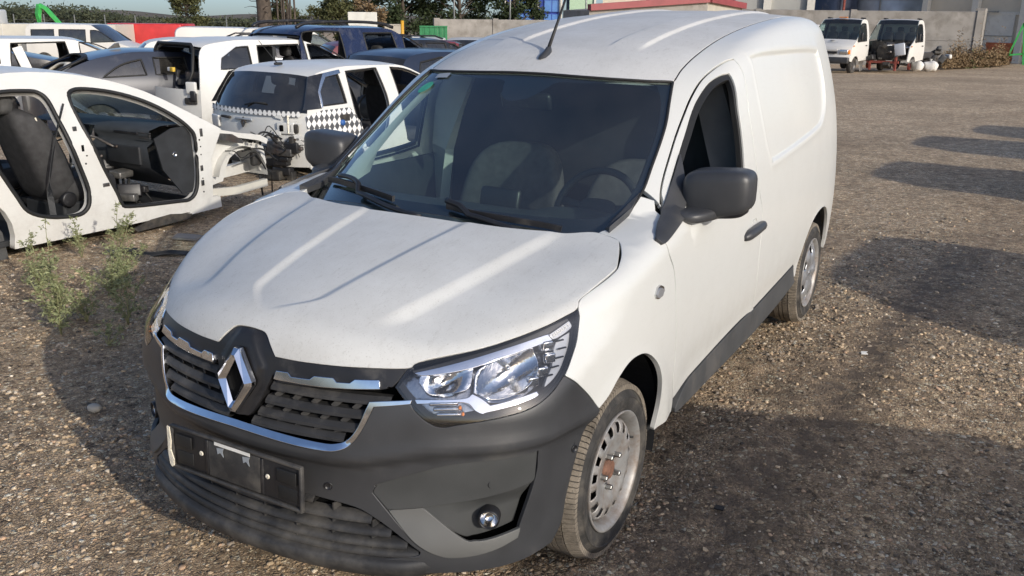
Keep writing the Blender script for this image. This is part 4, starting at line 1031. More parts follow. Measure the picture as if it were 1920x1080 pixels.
def relief(x, y):
    near = sstep(16, 7, np.hypot(x - 0, y - 1))
    r_ = .030*vnoise(x, y, .7, 1) + .018*vnoise(x, y, 2.3, 2) + .008*vnoise(x, y, 6, 3)
    # wheel ruts beside the van, running along it
    rut = lambda c, w: np.exp(-((x - c - .05*np.sin(y*1.1) - .06*(y - 1))/w)**2)
    r_ = r_ + (-.014*rut(1.16, .10) + .007*rut(1.34, .09) + .006*rut(.98, .08))*sstep(-1.6, -.4, y)*sstep(4.2, 2.2, y)
    r2 = np.exp(-((y + 1.15 - .35*x)/.10)**2)*sstep(.3, -.4, x); r_ = r_ + .014*r2 - .012*np.exp(-((y + 1.35 - .35*x)/.09)**2)*sstep(.3, -.4, x)
    calm = np.ones_like(r_)
    for wx, wy in ((.75, 0), (-.75, 0), (.765, 2.81), (-.765, 2.81)): calm = calm*sstep(.10, .35, np.hypot(x - wx, y - wy))
    return r_*near*calm
def axis(lo, hi, a, b, f):
    c = list(np.arange(a, b + 1e-6, f)); s = f
    while c[-1] < hi: s *= 1.25; c.append(c[-1] + s)
    s = f; c = c[::-1]
    while c[-1] > lo: s *= 1.25; c.append(c[-1] - s)
    return np.array(c[::-1])
gx, gy = axis(-3500, 2500, -7.5, 6, .055), axis(-60, 3800, -2.6, 13, .06)
X, Y = np.meshgrid(gx, gy); Zg = gz(X, Y) + relief(X, Y)
nV = X.size; me = bpy.data.meshes.new('ground'); W_ = len(gx); H_ = len(gy)
ii, jj = np.meshgrid(np.arange(W_ - 1), np.arange(H_ - 1)); k0 = (jj*W_ + ii).ravel()
quads = np.stack([k0, k0 + 1, k0 + 1 + W_, k0 + W_], 1)
me.vertices.add(nV); me.vertices.foreach_set('co', np.stack([X, Y, Zg], -1).ravel())
me.loops.add(quads.size); me.loops.foreach_set('vertex_index', quads.ravel().astype(np.int32))
me.polygons.add(len(quads)); me.polygons.foreach_set('loop_start', np.arange(0, quads.size, 4, dtype=np.int32))
me.update(calc_edges=True); me.polygons.foreach_set('use_smooth', np.ones(len(quads), bool))
def gravel_mat():
    m, n, l, b = new_mat('gravel_ground')
    tc = n.new('ShaderNodeTexCoord'); P = tc.outputs['Object']
    def node(t, **k):
        x = n.new(t)
        for a, v in k.items(): x.inputs[a.replace('_', ' ')].default_value = v
        return x
    def vor(sc, feat='F1', rnd=1.):
        v = n.new('ShaderNodeTexVoronoi'); v.feature = feat; v.inputs['Scale'].default_value = sc; v.inputs['Randomness'].default_value = rnd
        wp = node('ShaderNodeTexNoise', Scale=sc*.8, Detail=2.); l.new(P, wp.inputs['Vector'])
        mx = n.new('ShaderNodeMix'); mx.data_type = 'VECTOR'; mx.inputs['Factor'].default_value = .012*38/sc
        l.new(P, mx.inputs['A']); l.new(wp.outputs['Color'], mx.inputs['B']); l.new(mx.outputs['Result'], v.inputs['Vector']); return v
    def ramp(s, stops):
        r = n.new('ShaderNodeValToRGB'); e = r.color_ramp.elements
        e[0].position, e[0].color = stops[0][0], (*stops[0][1], 1); e[1].position, e[1].color = stops[-1][0], (*stops[-1][1], 1)
        for p, c in stops[1:-1]: q = e.new(p); q.color = (*c, 1)
        l.new(s, r.inputs['Fac']); return r.outputs['Color']
    def mixc(f, a, b_):
        x = n.new('ShaderNodeMix'); x.data_type = 'RGBA'
        (l.new(f, x.inputs['Factor']) if not isinstance(f, float) else setattr(x.inputs['Factor'], 'default_value', f))
        for s, k in ((a, 'A'), (b_, 'B')):
            if isinstance(s, tuple): x.inputs[k].default_value = (*s, 1)
            else: l.new(s, x.inputs[k])
        return x.outputs['Result']
    def rng(s, a, b_, c=0., d=1.):
        r = n.new('ShaderNodeMapRange'); r.interpolation_type = 'SMOOTHSTEP'
        for k, v in (('From Min', a), ('From Max', b_), ('To Min', c), ('To Max', d)): r.inputs[k].default_value = v
        l.new(s, r.inputs['Value']); return r.outputs['Result']
    def math_(op, a, b_):
        x = n.new('ShaderNodeMath'); x.operation = op
        for i, s in enumerate((a, b_)):
            if isinstance(s, (int, float)): x.inputs[i].default_value = s
            else: l.new(s, x.inputs[i])
        return x.outputs[0]
    big, mid = vor(52), vor(115)
    bige, mide = vor(52, 'DISTANCE_TO_EDGE'), vor(115, 'DISTANCE_TO_EDGE')
    stops = [(0, (0.143, 0.108, 0.077)), (.2, (0.321, 0.239, 0.162)), (.4, (0.490, 0.360, 0.223)), (.55, (0.606, 0.442, 0.279)), (.68, (0.405, 0.308, 0.223)), (.8, (0.674, 0.495, 0.310)), (.92, (0.778, 0.675, 0.465)), (1, (0.778, 0.726, 0.595))]
    sx = n.new('ShaderNodeSeparateColor'); l.new(big.outputs['Color'], sx.inputs[0]); c1 = ramp(sx.outputs[0], stops)
    sx2 = n.new('ShaderNodeSeparateColor'); l.new(mid.outputs['Color'], sx2.inputs[0]); c2 = ramp(sx2.outputs[1], stops)
    soil = node('ShaderNodeTexNoise', Scale=9., Detail=9., Roughness=.7); l.new(P, soil.inputs['Vector'])
    sc = ramp(soil.outputs['Fac'], [(.3, (0.200, 0.145, 0.094)), (.7, (0.376, 0.270, 0.174))])
    pick = rng(sx.outputs[1], .40, .62); gapb = rng(bige.outputs['Distance'], .0, .12); gapm = rng(mide.outputs['Distance'], .0, .14)
    small = mixc(gapm, sc, c2); bigc = mixc(gapb, sc, c1)
    st = mixc(pick, small, bigc)
    # patches where fines cover the stones
    pn = node('ShaderNodeTexNoise', Scale=.55, Detail=7., Roughness=.62); l.new(P, pn.inputs['Vector'])
    fines = rng(pn.outputs['Fac'], .46, .66, 0., .85)
    fn = node('ShaderNodeTexNoise', Scale=60., Detail=4.); l.new(P, fn.inputs['Vector'])
    f2 = math_('MULTIPLY', fines, rng(fn.outputs['Fac'], .38, .58))
    col = mixc(f2, st, sc)
    tn = node('ShaderNodeTexNoise', Scale=.22, Detail=4.); l.new(P, tn.inputs['Vector'])
    tone = rng(tn.outputs['Fac'], .3, .7, .86, 1.12)
    vm = n.new('ShaderNodeVectorMath'); vm.operation = 'SCALE'; l.new(col, vm.inputs[0]); l.new(tone, vm.inputs['Scale'])
    # coarser mottling that still shows far off, and dark earth showing through along the wheel tracks
    m1 = node('ShaderNodeTexNoise', Scale=14., Detail=3.); m2 = node('ShaderNodeTexNoise', Scale=3.2, Detail=6., Roughness=.7)
    for q in (m1, m2): l.new(P, q.inputs['Vector'])
    k = math_('MULTIPLY', rng(m1.outputs['Fac'], .28, .72, .70, 1.30), rng(m2.outputs['Fac'], .3, .7, .80, 1.18))
    vm2 = n.new('ShaderNodeVectorMath'); vm2.operation = 'SCALE'; l.new(vm.outputs['Vector'], vm2.inputs[0]); l.new(k, vm2.inputs['Scale'])
    sp = n.new('ShaderNodeSeparateXYZ'); l.new(P, sp.inputs[0])
    def band(expr, w): return rng(math_('ABSOLUTE', expr, 0), 0., w, 1., 0.)
    wob = math_('MULTIPLY', m2.outputs['Fac'], .35)
    t1 = band(math_('SUBTRACT', math_('SUBTRACT', sp.outputs['X'], math_('MULTIPLY', sp.outputs['Y'], .10)), math_('ADD', wob, .90)), .42)
    t1 = math_('MULTIPLY', t1, math_('MULTIPLY', rng(sp.outputs['Y'], -2.2, -.6), rng(sp.outputs['Y'], 9., 3.)))
    t2 = band(math_('SUBTRACT', math_('SUBTRACT', sp.outputs['Y'], math_('MULTIPLY', sp.outputs['X'], .35)), math_('ADD', wob, -1.42)), .20); t2 = math_('MULTIPLY', t2, rng(sp.outputs['X'], .2, -.6))
    t3 = band(math_('SUBTRACT', math_('SUBTRACT', sp.outputs['X'], math_('MULTIPLY', sp.outputs['Y'], .02)), math_('ADD', wob, 2.6)), .5); t3 = math_('MULTIPLY', t3, rng(sp.outputs['Y'], 1., 5., 0., .7))
    tr = math_('MINIMUM', math_('ADD', math_('ADD', t1, t2), t3), 1.)
    tr = math_('MULTIPLY', tr, rng(soil.outputs['Fac'], .36, .60, .25, .95))
    fin = mixc(tr, vm2.outputs['Vector'], (.105, .082, .064))
    l.new(fin, b.inputs['Base Color']); b.inputs['Roughness'].default_value = .92; b.inputs['Specular IOR Level'].default_value = .25
    hb_ = math_('MULTIPLY', rng(bige.outputs['Distance'], 0, .35), pick); hm = math_('MULTIPLY', rng(mide.outputs['Distance'], 0, .35), .5)
    hh = math_('MULTIPLY', math_('ADD', hb_, hm), rng(tr, 0., 1., 1., .35)); hh = math_('MULTIPLY', hh, rng(f2, 0., 1., 1., .35)); hh = math_('ADD', hh, math_('MULTIPLY', fn.outputs['Fac'], .25))
    bp = n.new('ShaderNodeBump'); bp.inputs['Strength'].default_value = 1.; bp.inputs['Distance'].default_value = .009
    vd = n.new('ShaderNodeVectorMath'); vd.operation = 'DISTANCE'; vd.inputs[1].default_value = (1.9, -2.5, 0); l.new(P, vd.inputs[0])
    l.new(rng(vd.outputs['Value'], 5, 22, 1., .12), bp.inputs['Strength'])      # relief too fine to see far off
    l.new(hh, bp.inputs['Height']); l.new(bp.outputs['Normal'], b.inputs['Normal'])
    return m
gravel_mat()
ground = link('ground', me, 'gravel_ground'); ground['kind'] = 'structure'; ground['label'] = 'brown gravel yard with wheel ruts and fine dirt'
# loose stones lying on it
def stone_mat():
    m, n, l, b = new_mat('loose_stone')
    a = n.new('ShaderNodeAttribute'); a.attribute_name = 'tone'
    l.new(a.outputs['Color'], b.inputs['Base Color']); b.inputs['Roughness'].default_value = .88; b.inputs['Specular IOR Level'].default_value = .3
stone_mat()
def stones(name, N, rmin, rmax, size, seed, ang=(-78, 42)):
    rs = np.random.RandomState(seed)
    t = (1 + 5**.5)/2
    ico = np.array([(-1,t,0),(1,t,0),(-1,-t,0),(1,-t,0),(0,-1,t),(0,1,t),(0,-1,-t),(0,1,-t),(t,0,-1),(t,0,1),(-t,0,-1),(-t,0,1)], float)/math.hypot(1, t)
    tri = np.array([(0,11,5),(0,5,1),(0,1,7),(0,7,10),(0,10,11),(1,5,9),(5,11,4),(11,10,2),(10,7,6),(7,1,8),(3,9,4),(3,4,2),(3,2,6),(3,6,8),(3,8,9),(4,9,5),(2,4,11),(6,2,10),(8,6,7),(9,8,1)])
    # distance from the camera's foot with a 1/r^.6 fall, so the near ground carries most
    u = rs.rand(N); p = 1.35; r = (rmin**p + u*(rmax**p - rmin**p))**(1/p); a = np.radians(rs.uniform(*ang, N))
    x = CXY[0] + r*np.sin(a + 0*YAW); y = CXY[1] + r*np.cos(a)
    clump = vnoise(x, y, 1.6, 9) + .7*vnoise(x, y, 5, 10); keep = rs.rand(N) < np.clip(.72 + 1.5*clump, .06, 1)*np.clip((rmax - r)/4.5, 0, 1)
    tr_ = np.exp(-((x - .10*y - 1.07)/.26)**2)*sstep(-2.2, -.6, y) + np.exp(-((y - .35*x + 1.25)/.13)**2)*sstep(.2, -.6, x)
    keep &= rs.rand(N) > .8*tr_
    keep &= ~((np.abs(x) < .62) & (y > -.3) & (y < 3.2))
    x, y = x[keep], y[keep]; n = len(x)
    s = size[0] + (size[1] - size[0])*rs.rand(n)**3.2
    s = s*np.clip(r[keep]/3.5, 1, 1.3)
    V = ico[None]*(1 + .30*rs.randn(n, 12, 1).clip(-1.2, 1.2)) * (s[:, None, None]*np.stack([.75 + .5*rs.rand(n), .7 + .4*rs.rand(n), .42 + .25*rs.rand(n)], 1)[:, None, :])
    th = rs.rand(n)*2*np.pi; c, sn = np.cos(th)[:, None], np.sin(th)[:, None]
    tl = rs.randn(n)[:, None]*.25
    xx = V[..., 0]*c - V[..., 1]*sn; yy = V[..., 0]*sn + V[..., 1]*c; zz = V[..., 2] + tl*xx*.5
    zz = zz + (gz(x, y) + relief(x, y) + s*.20)[:, None]
    V = np.stack([xx + x[:, None], yy + y[:, None], zz], -1).reshape(-1, 3)
    F = (tri[None] + 12*np.arange(n)[:, None, None]).reshape(-1, 3)
    me = bpy.data.meshes.new(name)
    me.vertices.add(len(V)); me.vertices.foreach_set('co', V.ravel()); me.loops.add(F.size); me.loops.foreach_set('vertex_index', F.ravel().astype(np.int32))
    me.polygons.add(len(F)); me.polygons.foreach_set('loop_start', np.arange(0, F.size, 3, dtype=np.int32)); me.update(calc_edges=True)
    pal = np.array([(.35,.285,.21),(.29,.24,.185),(.25,.225,.20),(.42,.35,.27),(.16,.138,.118),(.36,.265,.20),(.50,.46,.40),(.08,.075,.07),(.31,.275,.24),(.58,.55,.50)])
    w = np.array([.22,.18,.13,.13,.11,.07,.05,.04,.06,.01]); ci = rs.choice(len(pal), n, p=w/w.sum())
    colr = (1.42*pal[ci]*[1.04, .97, .86]*(.62 + .52*rs.rand(n, 1)))
    at_ = me.attributes.new('tone', 'FLOAT_COLOR', 'POINT'); at_.data.foreach_set('color', np.repeat(np.concatenate([colr, np.ones((n, 1))], 1), 12, 0).ravel())
    me.polygons.foreach_set('use_smooth', rs.rand(len(F)) < .5)
    o = link(name, me, 'loose_stone'); o['kind'] = 'stuff'; return o
gs = stones('loose_gravel', 110000, 1.5, 10.0, (.0036, .0128), 3); gs['label'] = 'loose tan and grey gravel stones strewn over the yard'
# ================================================================ generic car body
def car_body(root, L, W, H, prof, mat, holes=(), sill=.20, wheels=(.75, 3.4), arch=.36, h=.10, top_mats=None, lining='cabin_dark', seals=.012, section=None, plan=(.05, .10), kr=.10, kf=.20, jamb=.03, front_cut=None, drop=.035, glassmat='dark_glass', rear_cut=None):
    """prof: [(y, z, tag of the stretch that follows)] from tail to nose; holes: [(points (y,z), 'glass'|'open')] on both sides"""
    hw0 = W/2; top_mats = top_mats or {}
    sec = section or Spl([.15*H,.22*H,.40*H,.58*H,.68*H,.80*H,.93*H,H], [.93,.965,1.0,.985,.955,.885,.79,.735])
    def hw(y, z):
        k = 1 - plan[0]*sstep(.7, 0, y) - plan[1]*sstep(L - .9, L, y)
        return hw0*sec(z)*k
    def ky(y): return kr*sstep(.6, 0, y) - kf*sstep(L - .8, L, y)
    # outline of the side
    py = [p[0] for p in prof]; pz = [p[1] for p in prof]
    pl = []; tags = []
    for i in range(len(prof) - 1):
        (y0, z0, t0), (y1, z1, _) = prof[i], prof[i+1]
        n = max(2, int(math.hypot(y1 - y0, z1 - z0)/.12))
        for k in range(n): pl.append((y0 + (y1 - y0)*k/n, z0 + (z1 - z0)*k/n)); tags.append(t0)
    pl.append((py[-1], pz[-1])); tags.append(None)
    pl = np.array(pl); sm = pl.copy()
    for _ in range(2): sm[1:-1] = .25*sm[:-2] + .5*sm[1:-1] + .25*sm[2:]
    pl = sm
    dn = np.gradient(pl, axis=0); dn /= np.linalg.norm(dn, axis=1, keepdims=True)
    inn = np.stack([dn[:,1], -dn[:,0]], 1)                  # points into the body
    edge = pl + inn*drop
    lo = [(front_cut[0], front_cut[1]), (front_cut[0] - .02, sill + .02)] if front_cut else [(edge[-1,0], sill + .02)]
    def arch_pts(yc): return [(yc + arch*math.cos(t), max(sill, .30 + arch*math.sin(t))) for t in np.linspace(-.28, math.pi + .28, 15)]
    for yc in sorted(wheels, reverse=True): lo += arch_pts(yc)
    lo += [(edge[0,0], sill + .05)]
    outline = np.array([tuple(e) for e in edge] + lo)
    def smap(uv): return np.stack([hw(uv[:,0], uv[:,1]), uv[:,0] + ky(uv[:,0]), uv[:,1]], 1)
    loops = [outline] + [round_poly(np.array(p, float), 4, 55) for p, k in holes]
    S = sheet(smap, loops, h, (1, 1), 0, jamb, center=(0, L/2, .5), hb=min(.06, h*.6), round_edge=.004)
    sides = both('body_side', S, mat, root)
    if lining:
        Vn = S[0].copy(); Vn[:,0] -= .035
        S2 = sheet(smap, [offset_poly(resample(q, .08), -.0 if i else .03) for i, q in enumerate(loops)], h*1.6, (1, 1), 0, 0, -.045, center=(0, L/2, .5))
        both('side_lining', S2, lining, root)
    for (p, k), lp in zip(holes, loops[1:]):
        r_ = resample(lp, .05)
        p3 = smap(r_)
        for s, sd_ in ((1, sides[0]), (-1, sides[1])):
            if seals: MB().tube([(s*(a[0] - .006), a[1], a[2]) for a in p3], seals, 6, closed=True).build('window_seal', 'rubber', sd_, smooth=True)
        if k == 'glass':
            G = sheet(smap, [offset_poly(r_, .004)], .15, (1, 1), 0, 0, -.015, center=(0, L/2, .5))
            for i_, sd_ in enumerate(sides): sheet_obj('window', G, glassmat, sd_, i_ == 1)
    # top: one strip per tag
    ts = np.linspace(-1, 1, 15); i = 0
    while i < len(pl) - 1:
        j = i
        while j < len(pl) - 1 and tags[j] == tags[i]: j += 1
        tg = tags[i]
        if tg:
            rows = []
            for k in range(i, j + 1):
                row = []
                for t in ts:
                    q = pl[k] + inn[k]*drop*abs(t)**3
                    row.append((t*float(hw(edge[k,0], edge[k,1])), q[0] + float(ky(edge[k,0]))*abs(t)**2.5, q[1]))
                rows.append(row)
            mt = top_mats.get(tg, mat)
            if tg in ('windscreen', 'rear_glass') and mt is mat: mt = glassmat
            o = MB().grid(rows).build(tg, mt, root, smooth=True, fixn=False)
            if lining and tg in ('roof',):
                MB().grid([[(x*.96, y, z - .04) for x, y, z in r_] for r_ in rows]).build('headliner', lining, root, smooth=True, fixn=False)
        i = j
    return sides, hw, ky
def plain_wheel(root, x, y, r=.32, mat='galv_dark'):
    we = empty('wheel', (x, y, r)); we.parent = root; s = 1 if x > 0 else -1
    MB().lathe([(-s*.09, r*.62), (-s*.09, r-.02), (-s*.07, r), (s*.07, r), (s*.09, r-.02), (s*.092, r*.64)], 32, 'x').build('tyre', 'tyre', we, smooth=True)
    MB().lathe([(s*.092, r*.64), (s*.06, r*.58), (s*.03, r*.3), (s*.05, .06), (s*.05, .001)], 24, 'x').build('rim', mat, we, smooth=True)
    return we
def cabin(root, L, W, y0, y1, seats=True, floor=.28, dark='cabin_dark', dash=None):
    MB().box((0, (y0 + y1)/2, floor), (W*.86, y1 - y0, .04)).build('floor', dark, root)
    if seats:
        for x in (-.37, .37):
            for yy in seats:
                st = empty('seat', (x, yy, floor)); st.parent = root
                superell((0, -.10, .55), (.50, .17, .66), .5, warp=lambda v: [v[0]*(1 - .2*max(0, v[2])/.33), v[1] - .28*v[2], v[2]]).build('backrest', 'seat_dark', st, smooth=True)
                superell((0, .22, .22), (.50, .52, .18), .5).build('cushion', 'seat_dark', st, smooth=True)
                superell((0, -.27, .96), (.27, .11, .18), .55).build('headrest', 'seat_dark', st, smooth=True)
    if dash:
        rows = []
        for x in np.linspace(-W*.42, W*.42, 13): rows.append([(x, dash + .40, .84), (x, dash + .15, .93), (x, dash, .90), (x, dash - .04, .80), (x, dash + .05, .62), (x, dash + .2, .42)])
        MB().grid(rows).build('dashboard', 'cabin_dash', root, smooth=True)
        MB().tube([(-.37 + .18*math.cos(t), dash - .18 + .05*math.sin(t), .80 + .17*math.sin(t)) for t in np.linspace(0, 2*math.pi, 20, endpoint=False)], .014, 6, closed=True).build('steering_wheel', 'cabin_dark', root, smooth=True)
# ================================================================ the stripped white saloon on the left
w1 = empty('wrecked_saloon', (-5.31, -.25, -.13), label='white doorless stripped saloon lying on its sills at the left', cat='car')
sec1 = Spl([.10,.20,.40,.70,.88,1.05,1.25,1.43], [.985,.99,1.0,1.0,1.0,.93,.80,.66])
fd = [(2.166,1.28),(2.336,1.275),(2.569,1.224),(2.794,1.134),(2.979,1.014),(3.09,.905),(3.129,.819),(3.133,.595),(3.106,.386),(3.03,.30),(2.881,.301),(2.409,.341),(2.335,.385),(2.299,.483),(2.179,.769),(2.11,1.0),(2.10,1.21)]
rd = [(1.55,1.293),(1.80,1.297),(1.889,1.276),(1.926,1.217),(1.937,1.075),(1.971,.857),(2.05,.587),(2.056,.459),(2.02,.385),(1.928,.355),(1.708,.384),(1.55,.456),(1.48,.58),(1.40,.74),(1.32,.88),(1.28,1.0),(1.30,1.18)]
prof1 = [(0,.50,'tail'),(.03,.98,'boot_lid'),(.50,1.06,'rear_glass'),(1.22,1.40,'roof'),(1.72,1.465,'roof'),(2.05,1.452,'roof'),(2.40,1.40,'windscreen'),(2.80,1.275,'windscreen'),(3.20,1.03,'windscreen'),(3.44,.895,None)]
sides1, hw1, ky1 = car_body(w1, 4.1, 1.78, 1.46, prof1, 'white_wreck', holes=[(fd, 'open'), (rd, 'open')], sill=.165, wheels=(1.07,), arch=.36, h=.05, section=sec1, plan=(.04, 0), kf=0, kr=.08, seals=.017, jamb=.06, drop=.03, glassmat='side_glass', front_cut=(3.29, .62))
for sd_ in sides1:
    s = 1 if sd_ == sides1[0] else -1
    if s < 0: continue
    # latches, hinges and fixing holes on the pillars
    for y, z, dy, dz in ((2.05,.86,.022,.05),(2.075,.80,.012,.012),(2.215,.55,.06,.03),(2.03,1.0,.035,.05),(2.06,.74,.014,.014),(3.17,.80,.014,.016),(3.18,.74,.012,.012),(3.175,.55,.03,.05),(3.18,.67,.012,.012),(3.175,.46,.012,.012),(3.17,.42,.034,.05),(3.175,.34,.014,.014),(3.20,.86,.03,.07)):
        MB().rbox((s*(float(hw1(y, z)) + .001), y, z), (.006, dy, dz), .004, seg=2).build('pillar_fitting', 'gap_black' if dy < .03 else 'galv_dark', sd_, smooth=True)
cabin(w1, 4.1, 1.78, .8, 3.3, seats=None, floor=.22)
def wseat(x, y, rz=0.):
    st = empty('seat', (x, y, .25), rz); st.parent = w1
    def bw(v):
        b = .10*sstep(.16, .27, abs(v[0])); return [v[0]*(1 - .22*max(0, v[2])/.36), v[1] + float(b)*.8 - .32*v[2], v[2]]
    superell((0, -.12, .54), (.54, .20, .74), .5, n=36, m=24, warp=bw).build('backrest', 'seat_dark', st, smooth=True)
    superell((0, .22, .22), (.54, .56, .22), .5, warp=lambda v: [v[0], v[1], v[2] + .06*float(sstep(.17, .26, abs(v[0])))]).build('cushion', 'seat_dark', st, smooth=True)
    superell((0, -.31, .97), (.29, .13, .21), .55).build('headrest', 'seat_fabric', st, smooth=True)
    for k in (-1, 1):
        MB().tube([(k*.20, -.05 - .32*z, .54 + z) for z in np.linspace(-.2, .30, 7)], .006, 6).build('seat_piping', 'cream_tape', st, smooth=True)
    MB().lathe([(0,.06),(.03,.06),(.035,.05),(.035,.001)], 20, 'x', (.27, -.02, .20)).build('recline_knob', 'black_plastic', st, smooth=True)
    MB().rbox((0, .2, .08), (.5, .5, .16), .02).build('seat_base', 'cabin_dark', st)
wseat(.42, 2.02); wseat(-.42, 1.95)
superell((0, .95, .62), (1.40, .22, .62), .5, warp=lambda v: [v[0], v[1] - .25*v[2], v[2]]).build('rear_bench', 'seat_dark', w1, smooth=True)
rows = []
for x in np.linspace(-.80, .80, 19):
    rows.append([(x, 3.42, .86), (x, 3.10, .945), (x, 2.86, .945), (x, 2.74, .915), (x, 2.72, .87), (x, 2.77, .82), (x, 2.70, .78), (x, 2.72, .60), (x, 2.86, .50), (x, 3.0, .40)])
d1 = MB().grid(rows[10:]).build('dashboard', 'cabin_dash', w1, smooth=True)
MB().grid([r_[:4] for r_ in rows[:11]]).build('dashboard_top', 'cabin_dash', w1, smooth=True)
for k in range(4): MB().rbox((.74, 2.735, .893 - .014*k), (.14, .02, .007), .002).build('air_vent', 'galv_dark', d1)
MB().rbox((.52, 2.725, .885), (.30, .02, .022), .004).build('air_vent', 'black_plastic', d1)
MB().rbox((.50, 2.70, .70), (.42, .03, .16), .02).build('glove_box', 'cabin_dark', d1, smooth=True)
MB().lathe([(0,.022),(.006,.022),(.007,.017),(.002,.016),(.003,.001)], 18, 'x', (.852, 2.93, .70)).build('side_emblem', 'chrome_dull', d1, smooth=True)
MB().prism([(2.74,.85),(2.92,.92),(3.12,.93),(3.14,.35),(2.98,.35),(2.80,.58)], lambda a, b, d: (d, a, b), .835, .85).build('kick_panel', 'cabin_dark', w1)
rs = random.Random(4)
for k in range(46):       # wiring, heater and console parts left in the cabin
    x, y, z = rs.uniform(-.30, .55), rs.uniform(2.15, 2.85), rs.uniform(.26, .80)
    if k % 4 == 0:
        pts = [(x + rs.uniform(-.16, .16), y + rs.uniform(-.16, .16), max(.25, z + rs.uniform(-.2, .14))) for _ in range(5)]
        MB().tube(smooth_line(pts, 5), rs.choice((.006, .009, .012)), 6).build('wire', rs.choice(('rubber', 'rubber', 'galv_dark', 'blue_part')), w1, smooth=True)
    else:
        MB().rbox((x, y, z*.8), (rs.uniform(.04, .20), rs.uniform(.04, .16), rs.uniform(.03, .13)), .012, rs.uniform(0, 3), rs.uniform(-.5, .5)).build('loose_part', rs.choice(('engine_dark', 'engine_dark', 'galv_dark', 'black_plastic', 'black_plastic', 'metal_part', 'white_label' if k % 11 == 0 else 'cabin_dark')), w1, smooth=True)
MB().rbox((.60, 2.62, .35), (.14, .08, .06), .01, .4).build('loose_part', 'metal_part', w1, smooth=True)
MB().tube(smooth_line([(.83,1.98,1.20),(.80,1.90,.95),(.74,1.84,.6),(.76,1.82,.36)], 5), .01, sq=(.045,.004)).build('seat_belt', 'cabin_dark', w1)
MB().rbox((.55, 1.2, .62), (.02, .55, .42), .01, .1, ry=-.35).build('seat_panel', 'cabin_dark', w1, smooth=True)
# stripped front end: inner wings, rails, hanging looms
for s in (1, -1):
    wing = [(3.42,.86),(3.66,.80),(3.86,.745),(3.98,.735),(4.06,.69),(4.10,.60),(4.12,.46),(4.08,.36),(4.03,.40),(4.02,.50),(3.96,.58),(3.86,.62),(3.76,.615),(3.66,.56),(3.60,.47),(3.56,.36),(3.42,.34)]
    MB().grid([[(s*x_, 3.74 + .31*math.cos(t), .34 + .33*math.sin(t)) for t in np.linspace(.05, 2.9, 16)] for x_ in (.46, .60, .72, .80)]).build('inner_arch', 'white_wreck', w1, smooth=True)
    MB().tube([(s*.80, 3.30, .30), (s*.80, 3.62, .27), (s*.76, 4.05, .28)], .03, sq=(.05, .07)).build('lower_rail', 'cream_metal', w1)
    fw_ = MB().prism(wing, lambda a, b, d: (s*(d - .20*(a - 3.42)*0), a, b), .70, .715).build('inner_wing', 'white_wreck', w1)
    MB().prism([(3.40,.87),(3.70,.80),(3.98,.75),(4.08,.70),(4.06,.655),(3.96,.70),(3.70,.755),(3.40,.82)], lambda a, b, d: (s*d, a, b), .70, .80).build('wing_rail', 'white_wreck', w1)
    MB().tube([(s*.52, 3.25, .36), (s*.52, 3.7, .40), (s*.52, 4.12, .42)], .03, sq=(.07, .10)).build('chassis_rail', 'white_wreck', w1)
    MB().lathe([(.0,.11),(.10,.10),(.14,.085),(.15,.05),(.15,.001)], 24, 'z', (s*.60, 3.72, .62)).build('strut_tower', 'white_wreck', w1, smooth=True)
    for k in range(12):
        a = rs.uniform(0, 6.28); r_ = rs.uniform(.01, .018)
        y, z = rs.uniform(3.46, 4.0), rs.uniform(.66, .80)
        if k < 9: MB().lathe([(0, r_), (.003, r_), (.003, .001)], 12, 'x', (s*.8015 if s > 0 else -.8035, y, .83 - .17*(y - 3.42)/.6 + rs.uniform(-.03, .0))).build('fixing_hole', 'gap_black', fw_)
    for k in range(6):
        y0_ = rs.uniform(3.45, 3.95); z0_ = rs.uniform(.5, .8)
        pts = [(s*(.73 + rs.uniform(0, .08)), y0_ + .12*i + rs.uniform(-.06, .06), z0_ - .05*i*rs.uniform(-.5, 1.2)) for i in range(4)]
        MB().tube(smooth_line(pts, 5), rs.choice((.005, .007, .010)), 6).build('wire', 'rubber', w1, smooth=True)
    MB().rbox((s*.74, 3.96, .52), (.06, .11, .13), .02).build('bracket', 'engine_dark', w1, smooth=True)
    MB().tube([(s*.66, 4.05, .50), (s*.66, 4.08, .30), (s*.70, 4.06, .14)], .010, 6).build('wire', 'rubber', w1, smooth=True)
    MB().tube([(s*.72, 4.0, .50), (s*.74, 4.16, .35), (s*.71, 4.18, .16)], .007, 6).build('wire', 'rubber', w1, smooth=True)
MB().box((0, 3.30, .62), (1.40, .04, .48)).build('firewall', 'engine_dark', w1)
MB().prism([(3.34,.84),(3.60,.80),(3.74,.72),(3.72,.70),(3.50,.755),(3.34,.79)], lambda a, b, d: (d, a, b), .55, .84).build('headlamp_remnant', 'galv_dark', w1)
MB().rbox((.0, 3.62, .45), (.9, .35, .25), .05).build('subframe', 'engine_dark', w1)
MB().prism([(1.44,.05),(1.42,.30),(1.32,.48),(1.17,.60),(1.07,.62),(.95,.10)], lambda a, b, d: (d, a, b), .70, .74).build('wheel_arch_liner', 'grey_trim', w1)
MB().prism([(2.42,.15),(2.60,.195),(2.80,.205),(3.02,.17),(3.0,.13),(2.45,.12)], lambda a, b, d: (d, a, b), .872, .893).build('sill_damage', 'engine_dark', w1)
MB().prism([(3.05,.30),(3.36,.27),(3.37,.17),(3.0,.16)], lambda a, b, d: (d, a, b), .80, .885).build('sill_end', 'white_wreck', w1)
